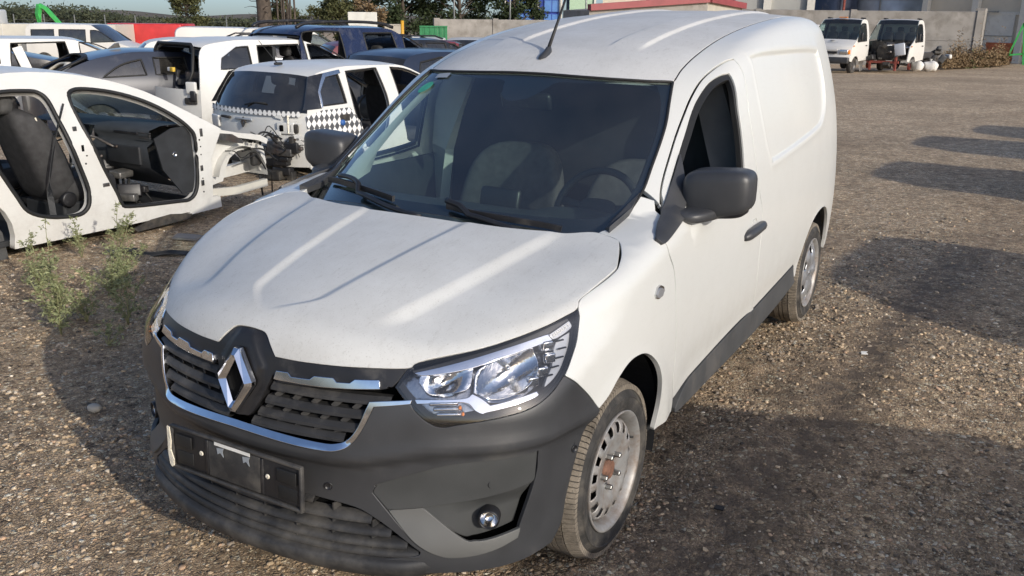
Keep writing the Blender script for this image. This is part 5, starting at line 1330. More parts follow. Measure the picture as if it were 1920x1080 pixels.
# ================================================================ white hatchback with chequered stickers
def chequer():
    m, n, l, b = new_mat('chequer_print'); tc = n.new('ShaderNodeTexCoord'); sx = n.new('ShaderNodeSeparateXYZ'); l.new(tc.outputs['Object'], sx.inputs[0])
    def mm(op, a, b_, ):
        x = n.new('ShaderNodeMath'); x.operation = op
        for i, s in enumerate((a, b_)):
            if isinstance(s, (int, float)): x.inputs[i].default_value = s
            else: l.new(s, x.inputs[i])
        return x.outputs[0]
    h_ = mm('ADD', sx.outputs['X'], sx.outputs['Y'])
    a = mm('MULTIPLY', h_, 13.); c = mm('MULTIPLY', sx.outputs['Z'], 10.)
    cb = n.new('ShaderNodeCombineXYZ'); l.new(mm('ADD', a, c), cb.inputs[0]); l.new(mm('SUBTRACT', a, c), cb.inputs[1]); cb.inputs[2].default_value = .5
    ck = n.new('ShaderNodeTexChecker'); ck.inputs['Scale'].default_value = 1.; l.new(cb.outputs[0], ck.inputs['Vector'])
    ck.inputs['Color1'].default_value = (.76, .755, .73, 1); ck.inputs['Color2'].default_value = (.075, .078, .085, 1)
    l.new(ck.outputs['Color'], b.inputs['Base Color']); b.inputs['Roughness'].default_value = .45
chequer()
w2 = empty('chequered_hatchback', (-5.92, 4.86, -.29), R(-6), label='white hatchback with black chequered stickers and no rear bumper', cat='car')
H2 = [([(.42,1.03),(.46,1.18),(.62,1.33),(.82,1.36),(.82,1.04)], 'glass'), ([(.95,1.38),(1.46,1.40),(1.50,1.0),(1.42,.68),(1.28,.54),(1.08,.52),(1.0,.72),(.92,1.0)], 'open'), ([(1.70,1.40),(2.05,1.34),(2.72,1.04),(2.74,.64),(2.62,.52),(1.88,.50),(1.77,.62),(1.72,.9)], 'open')]
prof2 = [(0.06,.36,'tail'),(.0,.70,'tail'),(.04,.99,'rear_glass'),(.36,1.40,'roof'),(.9,1.475,'roof'),(1.95,1.46,'windscreen'),(2.78,1.08,'hood'),(3.85,.86,'front'),(4.1,.45,None)]
s2, hw2, ky2 = car_body(w2, 4.15, 1.78, 1.475, prof2, 'white_wreck', holes=H2, sill=.30, wheels=(.72, 3.3), h=.08, kr=.16)
def stick(poly, out=.004): return sheet(lambda uv: np.stack([hw2(uv[:,0], uv[:,1]), uv[:,0] + ky2(uv[:,0]), uv[:,1]], 1), [np.array(poly, float)], .08, (1, 1), 0, 0, out, center=(0, 2, .5))
for i_, o_ in enumerate(s2): sheet_obj('chequer_sticker', stick([(.06,.93),(.40,.985),(.85,.99),(1.0,.80),(1.06,.50),(.72,.66),(.40,.56),(.26,.72),(.05,.80)]), 'chequer_print', o_, i_ == 1)
def tailpt(x, z, out):   # tail face
    k = .16*abs(x/.80)**2.5; yb = float(np.interp(z, [.36, .70, .99, 1.4], [.06, .0, .04, .36])); return (x, yb + k - out, z)
tp = [[tailpt(x, z, .012) for x in np.linspace(-.78, .78, 21)] for z in (.925, .945, .965, .985)]
MB().grid(tp).build('chequer_sticker', 'chequer_print', w2, smooth=True, fixn=False)
def tbox(x, z, w, h, mat, name, out=.01, d=.03): 
    p = tailpt(x, z, out); return MB().rbox(p, (w, d, h), .012, rz=math.copysign(.45*abs(x/.8)**1.5, x)).build(name, mat, w2, smooth=True)
tbox(.62, .80, .22, .13, 'white_wreck', 'lamp_recess', .004); tbox(-.62, .80, .22, .13, 'white_wreck', 'lamp_recess', .004)
tbox(.58, .80, .05, .07, 'gap_black', 'fixing_hole', .016); tbox(.70, .66, .06, .11, 'engine_dark', 'bracket', .02, .06); tbox(.66, .84, .012, .20, 'cream_tape', 'tape_strip', .02)
tbox(0, .865, .30, .03, 'print_grey', 'plate_recess', .008); tbox(-.35, .865, .20, .03, 'engine_dark', 'plate_recess', .008)
em = [(0,.06),(.04,0),(0,-.06),(-.04,0)]; ei = [(a*.45, b*.55) for a, b in em]
MB().grid([[tailpt(a + .0, .83 + b, o_) for a, b in q + q[:1]] for q, o_ in ((em, .005), (em, .022), (ei, .022), (ei, .005))]).build('emblem', 'galv_dark', w2, fixn=False)
for k in range(15):
    x = rs.uniform(.2, .78); z = rs.uniform(.24, .60)
    tbox(x if k % 4 else -x, z, rs.uniform(.06, .24), rs.uniform(.04, .14), rs.choice(('engine_dark', 'engine_dark', 'black_plastic', 'galv_dark')), 'underbody_part', rs.uniform(-.05, .05), .10)
MB().rbox((.0, .10, .40), (1.1, .08, .10), .02).build('crash_bar', 'engine_dark', w2, smooth=True)
MB().tube(smooth_line([(.5,-.02,.72),(.62,-.04,.66),(.68,.02,.58),(.60,.0,.52)], 5), .008, 6).build('wire', 'rubber', w2, smooth=True)
MB().tube([(-.02,.06,1.02), (.10,.10,1.05), (.30,.10,1.05)], .010, 6).build('rear_wiper', 'rubber', w2, smooth=True)
MB().tube([(0,.55,1.455),(0,.30,1.72)], [.007,.003], 6).build('antenna', 'rubber', w2); MB().rbox((0, .56, 1.455), (.04, .11, .03), .012).build('antenna_base', 'rubber', w2, smooth=True)
MB().rbox((float(hw2(.72,.86)) + .0, .75 + float(ky2(.75)), .855), (.012, .15, .13), .02).build('filler_opening', 'engine_dark', w2, smooth=True)
MB().lathe([(0,.035),(.02,.033),(.022,.001)], 16, 'x', (float(hw2(.72,.86)) + .004, .70 + float(ky2(.7)), .83)).build('filler_cap', 'blue_part', w2, smooth=True)
for s in (1, -1):
    q = [(.03,1.00),(.14,1.16),(.30,1.345),(.60,1.375),(.415,1.18),(.40,1.005)]
    V_ = sheet(lambda uv: np.stack([hw2(uv[:,0], uv[:,1]), uv[:,0] + ky2(uv[:,0]), uv[:,1]], 1), [np.array(q)], .08, (1, 1), 0, .006, .006, center=(0, 2, .5)); sheet_obj('pillar_panel', V_, 'black_paint', s2[0 if s > 0 else 1], s < 0)
    q = [(.40,1.005),(.415,1.18),(.60,1.375),(.86,1.405),(.86,1.365),(.62,1.335),(.455,1.18),(.43,1.02)]
    V_ = sheet(lambda uv: np.stack([hw2(uv[:,0], uv[:,1]), uv[:,0] + ky2(uv[:,0]), uv[:,1]], 1), [np.array(q)], .08, (1, 1), 0, .006, .008, center=(0, 2, .5)); sheet_obj('window_trim', V_, 'chrome_dull', s2[0 if s > 0 else 1], s < 0)
cabin(w2, 4.1, 1.78, .6, 2.9, seats=(1.15, 2.0), floor=.3, dash=2.55)
MB().rbox((0, .62, .85), (1.3, .06, .5), .03).build('rear_bench', 'seat_dark', w2, smooth=True)
for s in (1, -1): plain_wheel(w2, s*.76, 3.3)
for k in range(10):     # bent tabs, clips and looms round the rear lamp openings
    x = rs.uniform(.42, .80); z = rs.uniform(.50, .92)
    MB().prism([(0,0),(rs.uniform(.03,.09),rs.uniform(-.02,.02)),(rs.uniform(.02,.08),rs.uniform(.02,.07)),(-.01,rs.uniform(.02,.05))], lambda a, b, d: (tailpt(x + a, z + b, .012 + d)), 0, .006).build('torn_tab', rs.choice(('white_wreck', 'white_wreck', 'galv_dark')), w2)
for k in range(5):
    x0, z0 = rs.uniform(.45, .75), rs.uniform(.55, .85)
    MB().tube(smooth_line([tailpt(x0 + .05*i*rs.uniform(-1, 1), z0 - .05*i, .02 + .02*rs.random()) for i in range(5)], 4), .005, 5).build('wire', 'rubber', w2, smooth=True)
tbox(.72, .80, .10, .10, 'engine_dark', 'lamp_cavity', .008); tbox(.30, .60, .34, .012, 'print_grey', 'panel_crease', .002, .01)
# ================================================================ white sports-utility car, tailgate gone
w3 = empty('open_boot_estate', (-10.0, 7.1, -.20), R(-13), label='white estate car with its tailgate missing and boot open', cat='car')
H3 = [([(.55,1.08),(.62,1.25),(.90,1.40),(1.12,1.41),(1.10,1.09)], 'glass'), ([(1.28,1.42),(2.05,1.43),(2.08,1.09),(1.22,1.08)], 'open'), ([(2.22,1.43),(2.55,1.38),(3.0,1.12),(2.98,1.09),(2.22,1.09)], 'open')]
prof3 = [(0.0,.38,'tail'),(.0,.80,None),(.10,1.30,None),(.22,1.46,'roof'),(.9,1.545,'roof'),(2.2,1.53,'windscreen'),(3.05,1.13,'hood'),(4.1,.93,'front'),(4.4,.5,None)]
s3, hw3, ky3 = car_body(w3, 4.45, 1.82, 1.545, prof3, 'white_wreck', holes=H3, sill=.24, wheels=(.85, 3.5), h=.10, kr=.14)
bs = [(-.66,.80),(-.70,1.05),(-.60,1.38),(-.52,1.45),(.52,1.45),(.60,1.38),(.70,1.05),(.66,.80)]
MB().tube([(x, .02 + .22*max(0, (z - .8))/.65 + .14*abs(x/.8)**2.5*.6, z) for x, z in bs], .025, 8).build('boot_seal', 'rubber', w3, smooth=True)
MB().box((0, 1.0, .50), (1.3, 1.2, .04)).box((0, 1.62, .95), (1.35, .05, .9)).build('boot_lining', 'cabin_dark', w3)
for k in range(12): MB().rbox((rs.uniform(-.5, .5), rs.uniform(.3, .8), rs.uniform(.60, 1.0)), (rs.uniform(.06, .25), rs.uniform(.06, .3), rs.uniform(.04, .2)), .02, rs.uniform(0, 3)).build('loose_part', rs.choice(('engine_dark', 'cabin_dark', 'galv_dark', 'seat_dark', 'cream_tape' if k == 5 else 'seat_dark')), w3, smooth=True)
MB().rbox((.08, .16, 1.06), (.10, .05, .07), .012).build('yellow_motor', 'yellow_part', w3, smooth=True); MB().rbox((-.02, .17, 1.06), (.10, .05, .06), .01).build('motor_housing', 'white_label', w3, smooth=True)
MB().prism([(-.16,1.22),(-.60,.62),(-.66,.60),(-.72,.66),(-.30,1.30)], lambda a, b, d: (-.66 - d, a + .45, b + .02), 0, .03).build('hanging_panel', 'white_wreck', w3)
for x, z, w_, h_, mt in ((.74,.82,.18,.18,'white_wreck'),(.70,.62,.22,.10,'engine_dark'),(-.72,.82,.18,.2,'white_wreck'),(.78,.70,.10,.16,'black_plastic')): MB().rbox((x, .10, z), (w_, .06, h_), .02, rz=math.copysign(.4, x)).build('lamp_recess', mt, w3, smooth=True)
for s in (1, -1):
    q = [(.42,1.05),(.50,1.30),(.86,1.475),(1.20,1.49),(1.20,1.43),(.90,1.41),(.60,1.25),(.53,1.06)]
    V_ = sheet(lambda uv: np.stack([hw3(uv[:,0], uv[:,1]), uv[:,0] + ky3(uv[:,0]), uv[:,1]], 1), [np.array(q)], .08, (1, 1), 0, .006, .006, center=(0, 2, .5)); sheet_obj('pillar_panel', V_, 'grey_door', s3[0 if s > 0 else 1], s < 0)
cabin(w3, 4.4, 1.8, 1.2, 3.1, seats=(1.5, 2.3), floor=.35, dash=2.8)
for s in (1, -1): plain_wheel(w3, s*.78, 3.5); plain_wheel(w3, s*.78, .85)
# ================================================================ dark slate coupe-backed hatch without tailgate
w4 = empty('slate_hatchback', (-11.8, 5.95, -.30), R(-24), label='dark slate blue sloping hatchback with its rear window gone', cat='car')
H4 = [([(1.0,1.04),(1.30,1.22),(1.62,1.30),(1.66,1.06)], 'glass'), ([(1.80,1.32),(2.3,1.32),(2.32,1.06),(1.80,1.06)], 'glass'), ([(2.45,1.31),(2.7,1.26),(3.1,1.08),(2.45,1.06)], 'glass')]
prof4 = [(0,.45,'tail'),(.0,.98,None),(.85,1.34,'roof'),(1.5,1.45,'roof'),(2.4,1.43,'windscreen'),(3.15,1.05,'hood'),(4.2,.82,'front'),(4.5,.5,None)]
s4, hw4, ky4 = car_body(w4, 4.55, 1.82, 1.45, prof4, 'slate_paint', holes=H4, sill=.24, wheels=(.9, 3.6), h=.12, kr=.12, seals=.015)
MB().box((0, .9, .78), (1.3, 1.4, .05)).build('boot_lining', 'cabin_dark', w4)
for s in (1, -1): MB().tube(smooth_line([(s*.74, .10, .97), (s*.66, .45, 1.16), (s*.56, .80, 1.31), (s*.3, .88, 1.35), (0, .90, 1.36)], 5), .03, sq=(.08, .03)).build('boot_frame', 'rubber', w4, smooth=True)
MB().tube(smooth_line([(-.5,.45,1.05),(-.2,.62,1.20),(.2,.66,1.22),(.5,.5,1.10)], 5), .02, sq=(.10,.03)).build('parcel_shelf', 'cream_tape', w4, smooth=True)
for k in range(7): MB().rbox((rs.uniform(-.5, .5), rs.uniform(.2, .8), .84 + rs.uniform(0, .1)), (.18, .15, .08), .02, rs.uniform(0, 3)).build('loose_part', rs.choice(('engine_dark', 'galv_dark', 'yellow_part' if k == 2 else 'black_plastic')), w4, smooth=True)
MB().prism([(1.30,1.43),(1.50,1.455),(1.48,1.53),(1.42,1.52)], lambda a, b, d: (d, a, b), -.02, .02).build('roof_fin', 'black_paint', w4)
cabin(w4, 4.5, 1.8, 1.2, 3.1, seats=(1.6, 2.4), floor=.35)
for s in (1, -1): plain_wheel(w4, s*.78, 3.6); plain_wheel(w4, s*.78, .9)
# ================================================================ white estate at the left edge
w5 = empty('white_estate', (-14.75, 6.15, -.22), R(-28), label='white estate car with open rear door gap behind the slate hatchback', cat='car')
H5 = [([(.35,1.06),(.45,1.36),(1.05,1.38),(1.05,1.06)], 'glass'), ([(1.25,1.39),(2.1,1.41),(2.14,1.06),(2.05,.5),(1.45,.5),(1.22,.9)], 'open'), ([(2.32,1.40),(2.6,1.36),(3.15,1.08),(2.32,1.06)], 'open')]
prof5 = [(0,.45,'tail'),(.05,1.0,'rear_glass'),(.28,1.43,'roof'),(.9,1.50,'roof'),(2.3,1.48,'windscreen'),(3.2,1.06,'hood'),(4.3,.86,'front'),(4.6,.5,None)]
s5, hw5, ky5 = car_body(w5, 4.6, 1.82, 1.50, prof5, 'white_wreck', holes=H5, sill=.24, wheels=(.9, 3.6), h=.12)
cabin(w5, 4.6, 1.8, .5, 3.2, seats=(1.6, 2.5), floor=.35, dash=2.9)
MB().rbox((.80, 1.45, .95), (.03, .16, .8), .02, rx=.3).build('loose_part', 'white_label', w5)
for s in (1, -1): plain_wheel(w5, s*.78, 3.6); plain_wheel(w5, s*.78, .9)
# ================================================================ navy people carrier
w6 = empty('navy_people_carrier', (-9.55, 8.85, -.235), R(-9.5), label='navy blue people carrier with roof rails and missing windows', cat='van')
H6 = [([(.22,1.12),(.20,1.58),(.32,1.66),(1.0,1.66),(1.08,1.58),(1.08,1.12)], 'open'), ([(1.60,1.63),(2.28,1.63),(2.34,1.15),(2.30,.6),(1.62,.6)], 'open'), ([(2.52,1.58),(2.75,1.50),(3.2,1.22),(3.15,1.14),(2.52,1.14)], 'open')]
prof6 = [(0,.5,'tail'),(.02,1.05,None),(.12,1.66,'roof'),(.6,1.765,'roof'),(2.3,1.74,'windscreen'),(3.25,1.18,'hood'),(4.1,.95,'front'),(4.35,.5,None)]
s6, hw6, ky6 = car_body(w6, 4.4, 1.80, 1.765, prof6, 'navy_paint', holes=H6, sill=.26, wheels=(.8, 3.5), h=.12, seals=.015)
for s in (1, -1): 
    MB().tube(smooth_line([(s*.60,.25,1.73),(s*.61,.5,1.80),(s*.62,1.4,1.82),(s*.62,2.1,1.79),(s*.62,2.4,1.72)], 5), .024, sq=(.05,.05)).build('roof_rail', 'black_plastic', w6, smooth=True)
MB().box((-.83, 1.95, .95), (.02, .75, .45)).build('door_card', 'cream_tape', w6)
cabin(w6, 4.4, 1.8, .3, 3.3, seats=(2.5,), floor=.35, dash=3.0)
for s in (1, -1): plain_wheel(w6, s*.78, 3.5); plain_wheel(w6, s*.78, .8)
# ================================================================ rows of vehicles farther back
def put(name, x, y, rz, label, cat, group=None, dz=0.): return empty(name, (x, y, g1(x, y) + dz), rz, label=label, cat=cat, group=group)
def small_car(x, y, rz, mat, label, L=4.1, H=1.47, roofm=None, name='parked_car', rails=False):
    o = put(name, x, y, rz, label, 'car', 'cars in the rows behind')
    Hs = [([(.55,H*.70),(.66,H*.87),(1.15,H*.92),(1.15,H*.70)], 'glass'), ([(1.28,H*.70),(1.28,H*.93),(1.88,H*.92),(1.88,H*.70)], 'glass'), ([(2.0,H*.70),(2.0,H*.915),(2.2,H*.88),(2.65,H*.71)], 'glass')]
    pr = [(0,.45,'tail'),(.02,H*.66,'rear_glass'),(.34,H*.95,'roof'),(.9,H,'roof'),(1.9,H*.985,'windscreen'),(2.75,H*.72,'hood'),(L-.25,H*.57,'front'),(L,.45,None)]
    car_body(o, L, 1.76, H, pr, mat, holes=Hs, sill=.22, wheels=(.72, L-.8), h=.22, lining=None, seals=.014, top_mats={'roof': roofm} if roofm else None)
    for s in (1, -1):
        plain_wheel(o, s*.76, .72); plain_wheel(o, s*.76, L-.8)
        if rails: MB().tube([(s*.52,.4,H*.98),(s*.54,.6,H+.05),(s*.54,1.7,H+.04),(s*.54,1.95,H*.98)], .02, 6).build('roof_rail', 'black_plastic', o, smooth=True)
    return o
def big_van(x, y, rz, mat, label, L=4.9, H=1.97, windows=True, name='parked_van', group='vans in the rows behind', glass='dark_glass', wh=True):
    o = put(name, x, y, rz, label, 'van', group)
    Hs = []
    if windows: Hs = [([(.35,H*.60),(.35,H*.85),(1.35,H*.86),(1.35,H*.60)], 'glass'), ([(1.55,H*.60),(1.55,H*.86),(2.65,H*.86),(2.65,H*.60)], 'glass')]
    Hs.append(([(2.85,H*.58),(2.85,H*.85),(3.2,H*.83),(3.85,H*.60)], 'glass'))
    pr = [(0,.45,'tail'),(.03,H*.93,'roof'),(.3,H,'roof'),(2.9,H*.985,'windscreen'),(3.85,H*.60,'hood'),(L-.25,H*.46,'front'),(L,.45,None)]
    car_body(o, L, 1.92, H, pr, mat, holes=Hs, sill=.25, wheels=(.85, L-.95), h=.3, lining=None, seals=.016, glassmat=glass, section=Spl([.15*H,.3*H,.55*H,.8*H,.94*H,H], [.96,1.,1.,.95,.88,.83]))
    if wh:
        for s in (1, -1): plain_wheel(o, s*.84, .85, .33); plain_wheel(o, s*.84, L-.95, .33)
    return o
small_car(-7.15, 8.35, R(-12), 'slate_paint', 'dark blue car whose roof shows just left of the van windscreen', H=1.38)
small_car(-11.3, 13.6, R(-12), 'black_paint', 'black car with roof fin behind the navy people carrier', H=1.50, rails=True)
small_car(-16.1, 11.2, R(-38), 'white_far', 'white car behind the slate hatchback, nearest the red lorry', H=1.46)
small_car(-20.6, 8.2, R(-38), 'black_paint', 'black car roof just above the white estate', H=1.50)
small_car(-14.6, 12.3, R(-36), 'silver_paint', 'silver car with roof rails behind the open-boot estate', H=1.50, rails=True)
small_car(-13.5, 14.4, R(-35), 'maroon_paint', 'dark red car roof beside the navy people carrier', H=1.42)
small_car(-18.9, 15.0, R(-40), 'white_far', 'small white car showing side windows near the red lorry', H=1.42)
small_car(-24.2, 7.6, R(-40), 'black_paint', 'dark car at the far left above the white estate', H=1.55, rails=True)
small_car(-17.5, 23.2, R(-52), 'maroon_paint', 'dark red car by the green gate', H=1.38)
small_car(-19.9, 24.6, R(-60), 'white_far', 'white car with dark windows by the green gate', H=1.52)
big_van(-35.9, 21.6, R(-58), 'white_far', 'white minibus with dark side windows behind the rows', H=1.84, L=5.0)
big_van(-30.0, 24.2, R(-50), 'white_far', 'white van left of the tall tree trunk', H=1.76, windows=False)
big_van(-27.4, 25.4, R(-50), 'white_far', 'white van with a pale window behind the navy carrier', H=1.74, glass='side_glass')
for i, (x, y) in enumerate(((-21.6, 27.2), (-20.2, 28.6), (-18.9, 30.0))):
    big_van(x, y, R(-150), 'white_far', ('white van nearest the yellow post', 'white van in the middle before the green gate', 'white van farthest right below the concrete wall')[i], H=1.46, windows=False)
# red bodies
o = put('red_lorry', -37.0, 26.4, R(-60), 'bright red box lorry in the middle distance', 'lorry'); MB().rbox((0, 1.9, 1.22), (2.0, 3.5, 1.32), .07).build('box_body', 'red_paint', o, smooth=True); MB().rbox((0, -.45, 1.02), (1.9, 1.2, 1.25), .10).build('cab_body', 'red_paint', o, smooth=True); MB().box((0, 1.4, .42), (1.5, 4.6, .3)).build('base_frame', 'galv_dark', o)
for s in (1, -1): plain_wheel(o, s*.85, .1, .33); plain_wheel(o, s*.85, 2.6, .33)
o = put('red_box', -34.9, 28.2, R(-60), 'small red box body right of the red lorry', 'container'); MB().rbox((0, .6, 1.0), (1.5, 1.0, 1.55), .06).build('box_body', 'red_paint', o, smooth=True); MB().box((0, .6, .15), (1.3, .9, .3)).build('base_frame', 'galv_dark', o)
# long white trailer
o = put('white_trailer', -37.8, 23.3, R(-58), 'long cream white trailer body at the far left', 'trailer')
MB().box((0, 0, 1.15), (2.2, 7.5, 1.30)).build('trailer_body', 'cream_metal', o)
for k in range(7): MB().box((1.112, -3.4 + 1.1*k, 1.15), (.02, .03, 1.28)).build('trailer_seam', 'white_far', o)
MB().box((0, 0, .35), (1.8, 7.2, .3)).build('trailer_frame', 'galv_dark', o)
o = put('white_cab', -40.6, 22.0, R(-50), 'boxy white lorry cab at the left edge of the picture', 'lorry'); MB().rbox((0, 0, 1.3), (2.2, 2.0, 2.2), .10).build('cab_body', 'white_far', o, smooth=True); MB().box((1.105, .2, 1.75), (.02, 1.1, .6)).build('cab_window', 'dark_glass', o); MB().box((0, 0, .15), (2, 2.4, .3)).build('base_frame', 'galv_dark', o)
# green material handler boom
o = put('green_crane', -64.0, 40.4, 0, 'bright green crane boom rising behind the trailer', 'crane')
pmat('crane_green', (.06, .42, .10), .45, var=.1)
MB().tube([(-.2,.0,1.2),(-.25,0,2.6),(.05,0,3.25)], .1, sq=(.30,.34)).build('boom', 'crane_green', o); MB().tube([(.05,0,3.25),(.5,.2,3.0),(1.6,.7,1.6)], .1, sq=(.22,.26)).build('stick', 'crane_green', o); MB().tube([(-.35,.2,1.6),(-.15,.2,2.9)], .06, 8).build('ram', 'metal_part', o); MB().box((-.2, 0, .6), (2.2, 2.4, 1.3)).build('body', 'crane_green', o)
# ================================================================ two chassis cabs by the concrete wall
def chassis_cab(x, y, rz, label, stripped):
    o = put('chassis_cab', x, y, rz, label, 'lorry', 'chassis cabs by the concrete wall')
    H = 2.22; Hs = [([(.35,1.30),(.35,1.98),(.62,2.0),(.95,1.92),(1.38,1.38),(1.36,1.28)], 'glass' if not stripped else 'open')]
    pr = [(0,.62,'back'),(.02,2.05,'roof'),(.12,2.19,'roof'),(.75,2.21,'windscreen'),(1.48,1.36,'hood' if not stripped else None),(2.05,1.12,'front' if not stripped else None),(2.14,.60,None)]
    car_body(o, 2.2, 1.95, H, pr, 'white_far', holes=Hs, sill=.50, wheels=(1.45,), arch=.42, h=.15, lining='cabin_dark', seals=.02, glassmat='side_glass', section=Spl([.4,.8,1.2,1.6,2.0,2.22], [.97,1.,.99,.95,.87,.82]), kf=.16, kr=.03, plan=(.0,.06))
    MB().box((0, 1.25, 1.05), (1.5, .3, .3)).build('dashboard', 'cabin_dark', o); MB().box((0, .5, .75), (1.6, 1.4, .05)).build('floor', 'cabin_dark', o)
    for k in (-.5, 0, .5):
        st = empty('seat', (k, .40, 1.0)); st.parent = o
        superell((0, 0, .32), (.46, .16, .70), .5).build('backrest', 'seat_dark', st, smooth=True); superell((0, 0, .78), (.26, .10, .20), .5).build('headrest', 'seat_fabric', st, smooth=True)
    for s in (1, -1):
        MB().tube([(s*.46, -3.2, .62), (s*.46, 1.9, .62)], .05, sq=(.08, .18)).build('chassis_rail', 'galv_dark', o)
        if not (stripped): plain_wheel(o, s*.82, 1.45, .34)
        plain_wheel(o, s*.82, -2.2, .34)
        MB().rbox((s*1.08, 1.32, 1.48), (.12, .14, .34), .03).build('door_mirror', 'black_plastic', o, smooth=True)
        MB().box((s*.995, .42, 1.12), (.02, .14, .04)).build('door_handle', 'black_plastic', o)
        MB().tube([(s*.70, .15, 2.20), (s*.70, .5, 2.22)], .05, sq=(.10, .05)).build('marker_lamp', 'black_plastic', o)
        MB().rbox((s*.955, 1.72, 1.12), (.02, .12, .05), .01).build('side_repeater', 'amber', o)
    if not stripped:
        MB().rbox((0, 2.13, .86), (.85, .06, .10), .02).build('grille', 'black_plastic', o); MB().rbox((0, 2.14, .96), (.88, .04, .05), .01).build('grille_bar', 'white_far', o)
        for s in (1, -1): MB().rbox((s*.66, 2.03, .88), (.34, .08, .20), .03, rz=-s*.25).build('headlamp', 'chrome_dull', o, smooth=True); MB().rbox((s*.85, 1.95, .88), (.10, .08, .18), .03, rz=-s*.5).build('indicator', 'amber', o, smooth=True)
        MB().rbox((0, 2.12, .55), (1.85, .18, .26), .05).build('front_bumper', 'bumper_plastic', o, smooth=True)
        text_mesh('CF Palencia', .13, 'print_grey', o, Matrix.Translation((0, 1.80, 1.262)) @ Matrix.Rotation(R(180), 4, 'Z') @ Matrix.Rotation(R(22), 4, 'X')); MB().lathe([(0,.10),(.005,.10),(.006,.001)], 20, 'z', (.0, 1.62, 1.325)).build('door_emblem', 'print_grey', o)
        MB().rbox((0, .70, 2.245), (.35, .10, .04), .015).build('roof_lamp', 'amber', o)
    else:
        rs = random.Random(11)
        MB().box((0, 1.5, .95), (1.5, .08, .7)).build('firewall', 'engine_dark', o); MB().rbox((0, 1.75, .85), (.7, .6, .6), .08).build('engine', 'engine_dark', o, smooth=True)
        for k in range(22): MB().rbox((rs.uniform(-.85, .85), rs.uniform(1.5, 2.2), rs.uniform(.35, 1.15)), (rs.uniform(.08, .35), rs.uniform(.06, .3), rs.uniform(.05, .25)), .03, rs.uniform(0, 3), rs.uniform(-.6, .6)).build('engine_part', rs.choice(('engine_dark', 'engine_dark', 'galv_dark', 'black_plastic', 'metal_part', 'white_label' if k % 9 == 0 else 'engine_dark')), o, smooth=True)
        MB().rbox((-.60, 2.1, 1.0), (.42, .10, .50), .04, ry=.2).build('hanging_headlamp', 'grey_door', o, smooth=True); MB().rbox((.80, 2.0, 1.0), (.16, .10, .26), .03).build('headlamp_remnant', 'chrome_dull', o, smooth=True)
        MB().box((0, 2.2, .48), (1.3, .07, .10)).build('cross_member', 'rust_red', o)
        for s in (1, -1): MB().box((s*.52, 2.2, .42), (.08, .10, .55)).build('stand', 'rust_red', o); MB().tube([(s*.5, 1.45, .40), (s*.88, 1.45, .36)], .05, 8).build('axle_stub', 'galv_dark', o); MB().lathe([(-.04,.14),(.04,.14),(.05,.06),(.05,.001)], 20, 'x', (s*.86, 1.45, .30)).build('brake_disc', 'rust_red', o)
        MB().prism([(.1,.6),(.3,.75),(.45,.4),(.3,.05),(.15,.1)], lambda a, b, d: (.75 + a*.6, 2.15 + d, b), 0, .03).build('torn_panel', 'white_far', o)
    MB().box((0, -1.4, .74), (1.0, 3.0, .06)).build('flat_bed', 'galv_dark', o)
    o.scale = (1.13, 1.13, 1.13)
    return o
chassis_cab(-6.55, 44.5, R(170), 'intact white chassis cab with dark windscreen by the concrete wall', False)
chassis_cab(-4.30, 46.4, R(170), 'white chassis cab with its front end torn off beside white bags', True)
o = put('white_cab_roof', -9.0, 47.5, R(200), 'white cab roof just showing behind the van rear corner', 'lorry'); MB().rbox((0, 0, 1.15), (1.9, 1.6, 2.15), .12).build('cab_body', 'white_far', o, smooth=True); MB().box((0, .6, .2), (1.5, 2.2, .4)).build('base_frame', 'galv_dark', o); MB().box((0, .81, 1.65), (1.5, .02, .6)).build('cab_window', 'dark_glass', o)
# ================================================================ vans out of frame on the right: their long shadows reach the yard
sv = [(5.72, -3.15, R(3), 1.78, 'beside the photographer'), (8.25, 2.75, R(84), 1.92, 'second in the row'), (7.85, 8.0, R(84), 1.92, 'third in the row'), (7.9, 11.8, R(84), 1.92, 'fourth in the row'), (8.6, 14.6, R(84), 1.92, 'last in the row')]
for x, y, rz, H, w in sv: big_van(x, y, rz, 'white_far', 'white van out of frame on the right, ' + w + ', casting a long shadow', H=H, L=4.6, windows=False, group='vans parked along the right side')
# ================================================================ walls, buildings, trees, hills
pmat('concrete', (.27, .255, .235), .9, var=.18, vscale=1.2, bump=.2, bscale=14, dirt=(.15, .135, .115), dscale=1.6, damt=.35)
pmat('concrete_pale', (.42, .39, .33), .9, var=.12, vscale=1.5, bump=.15, bscale=20)
pmat('wall_cream', (.58, .52, .42), .85, var=.07, vscale=.6, dirt=(.44, .40, .33), dscale=.8, damt=.2)
pmat('wall_grey', (.36, .36, .34), .85, var=.08, vscale=.6)
pmat('column_white', (.62, .60, .54), .8, var=.06)
pmat('fascia_red', (.25, .055, .06), .6, var=.12, vscale=2)
pmat('panel_blue', (.02, .05, .30), .4, var=.1, vscale=2)
pmat('pane_blue', (.10, .22, .50), .15, var=.2, vscale=1)
pmat('panel_green', (.36, .50, .36), .7, var=.1)
pmat('gate_green', (.03, .20, .08), .55, var=.15, vscale=3)
pmat('galvanised', (.48, .50, .51), .40, metal=.30, var=.2, vscale=1.2, bump=.1, bscale=6)
pmat('sign_white', (.62, .61, .56), .7, var=.08, vscale=2, dirt=(.45, .42, .36), dscale=3, damt=.2)
pmat('post_yellow', (.55, .30, .03), .5)
pmat('skip_orange', (.42, .12, .05), .7, var=.3, vscale=3)
pmat('steel_grey', (.25, .26, .26), .5, metal=.5)
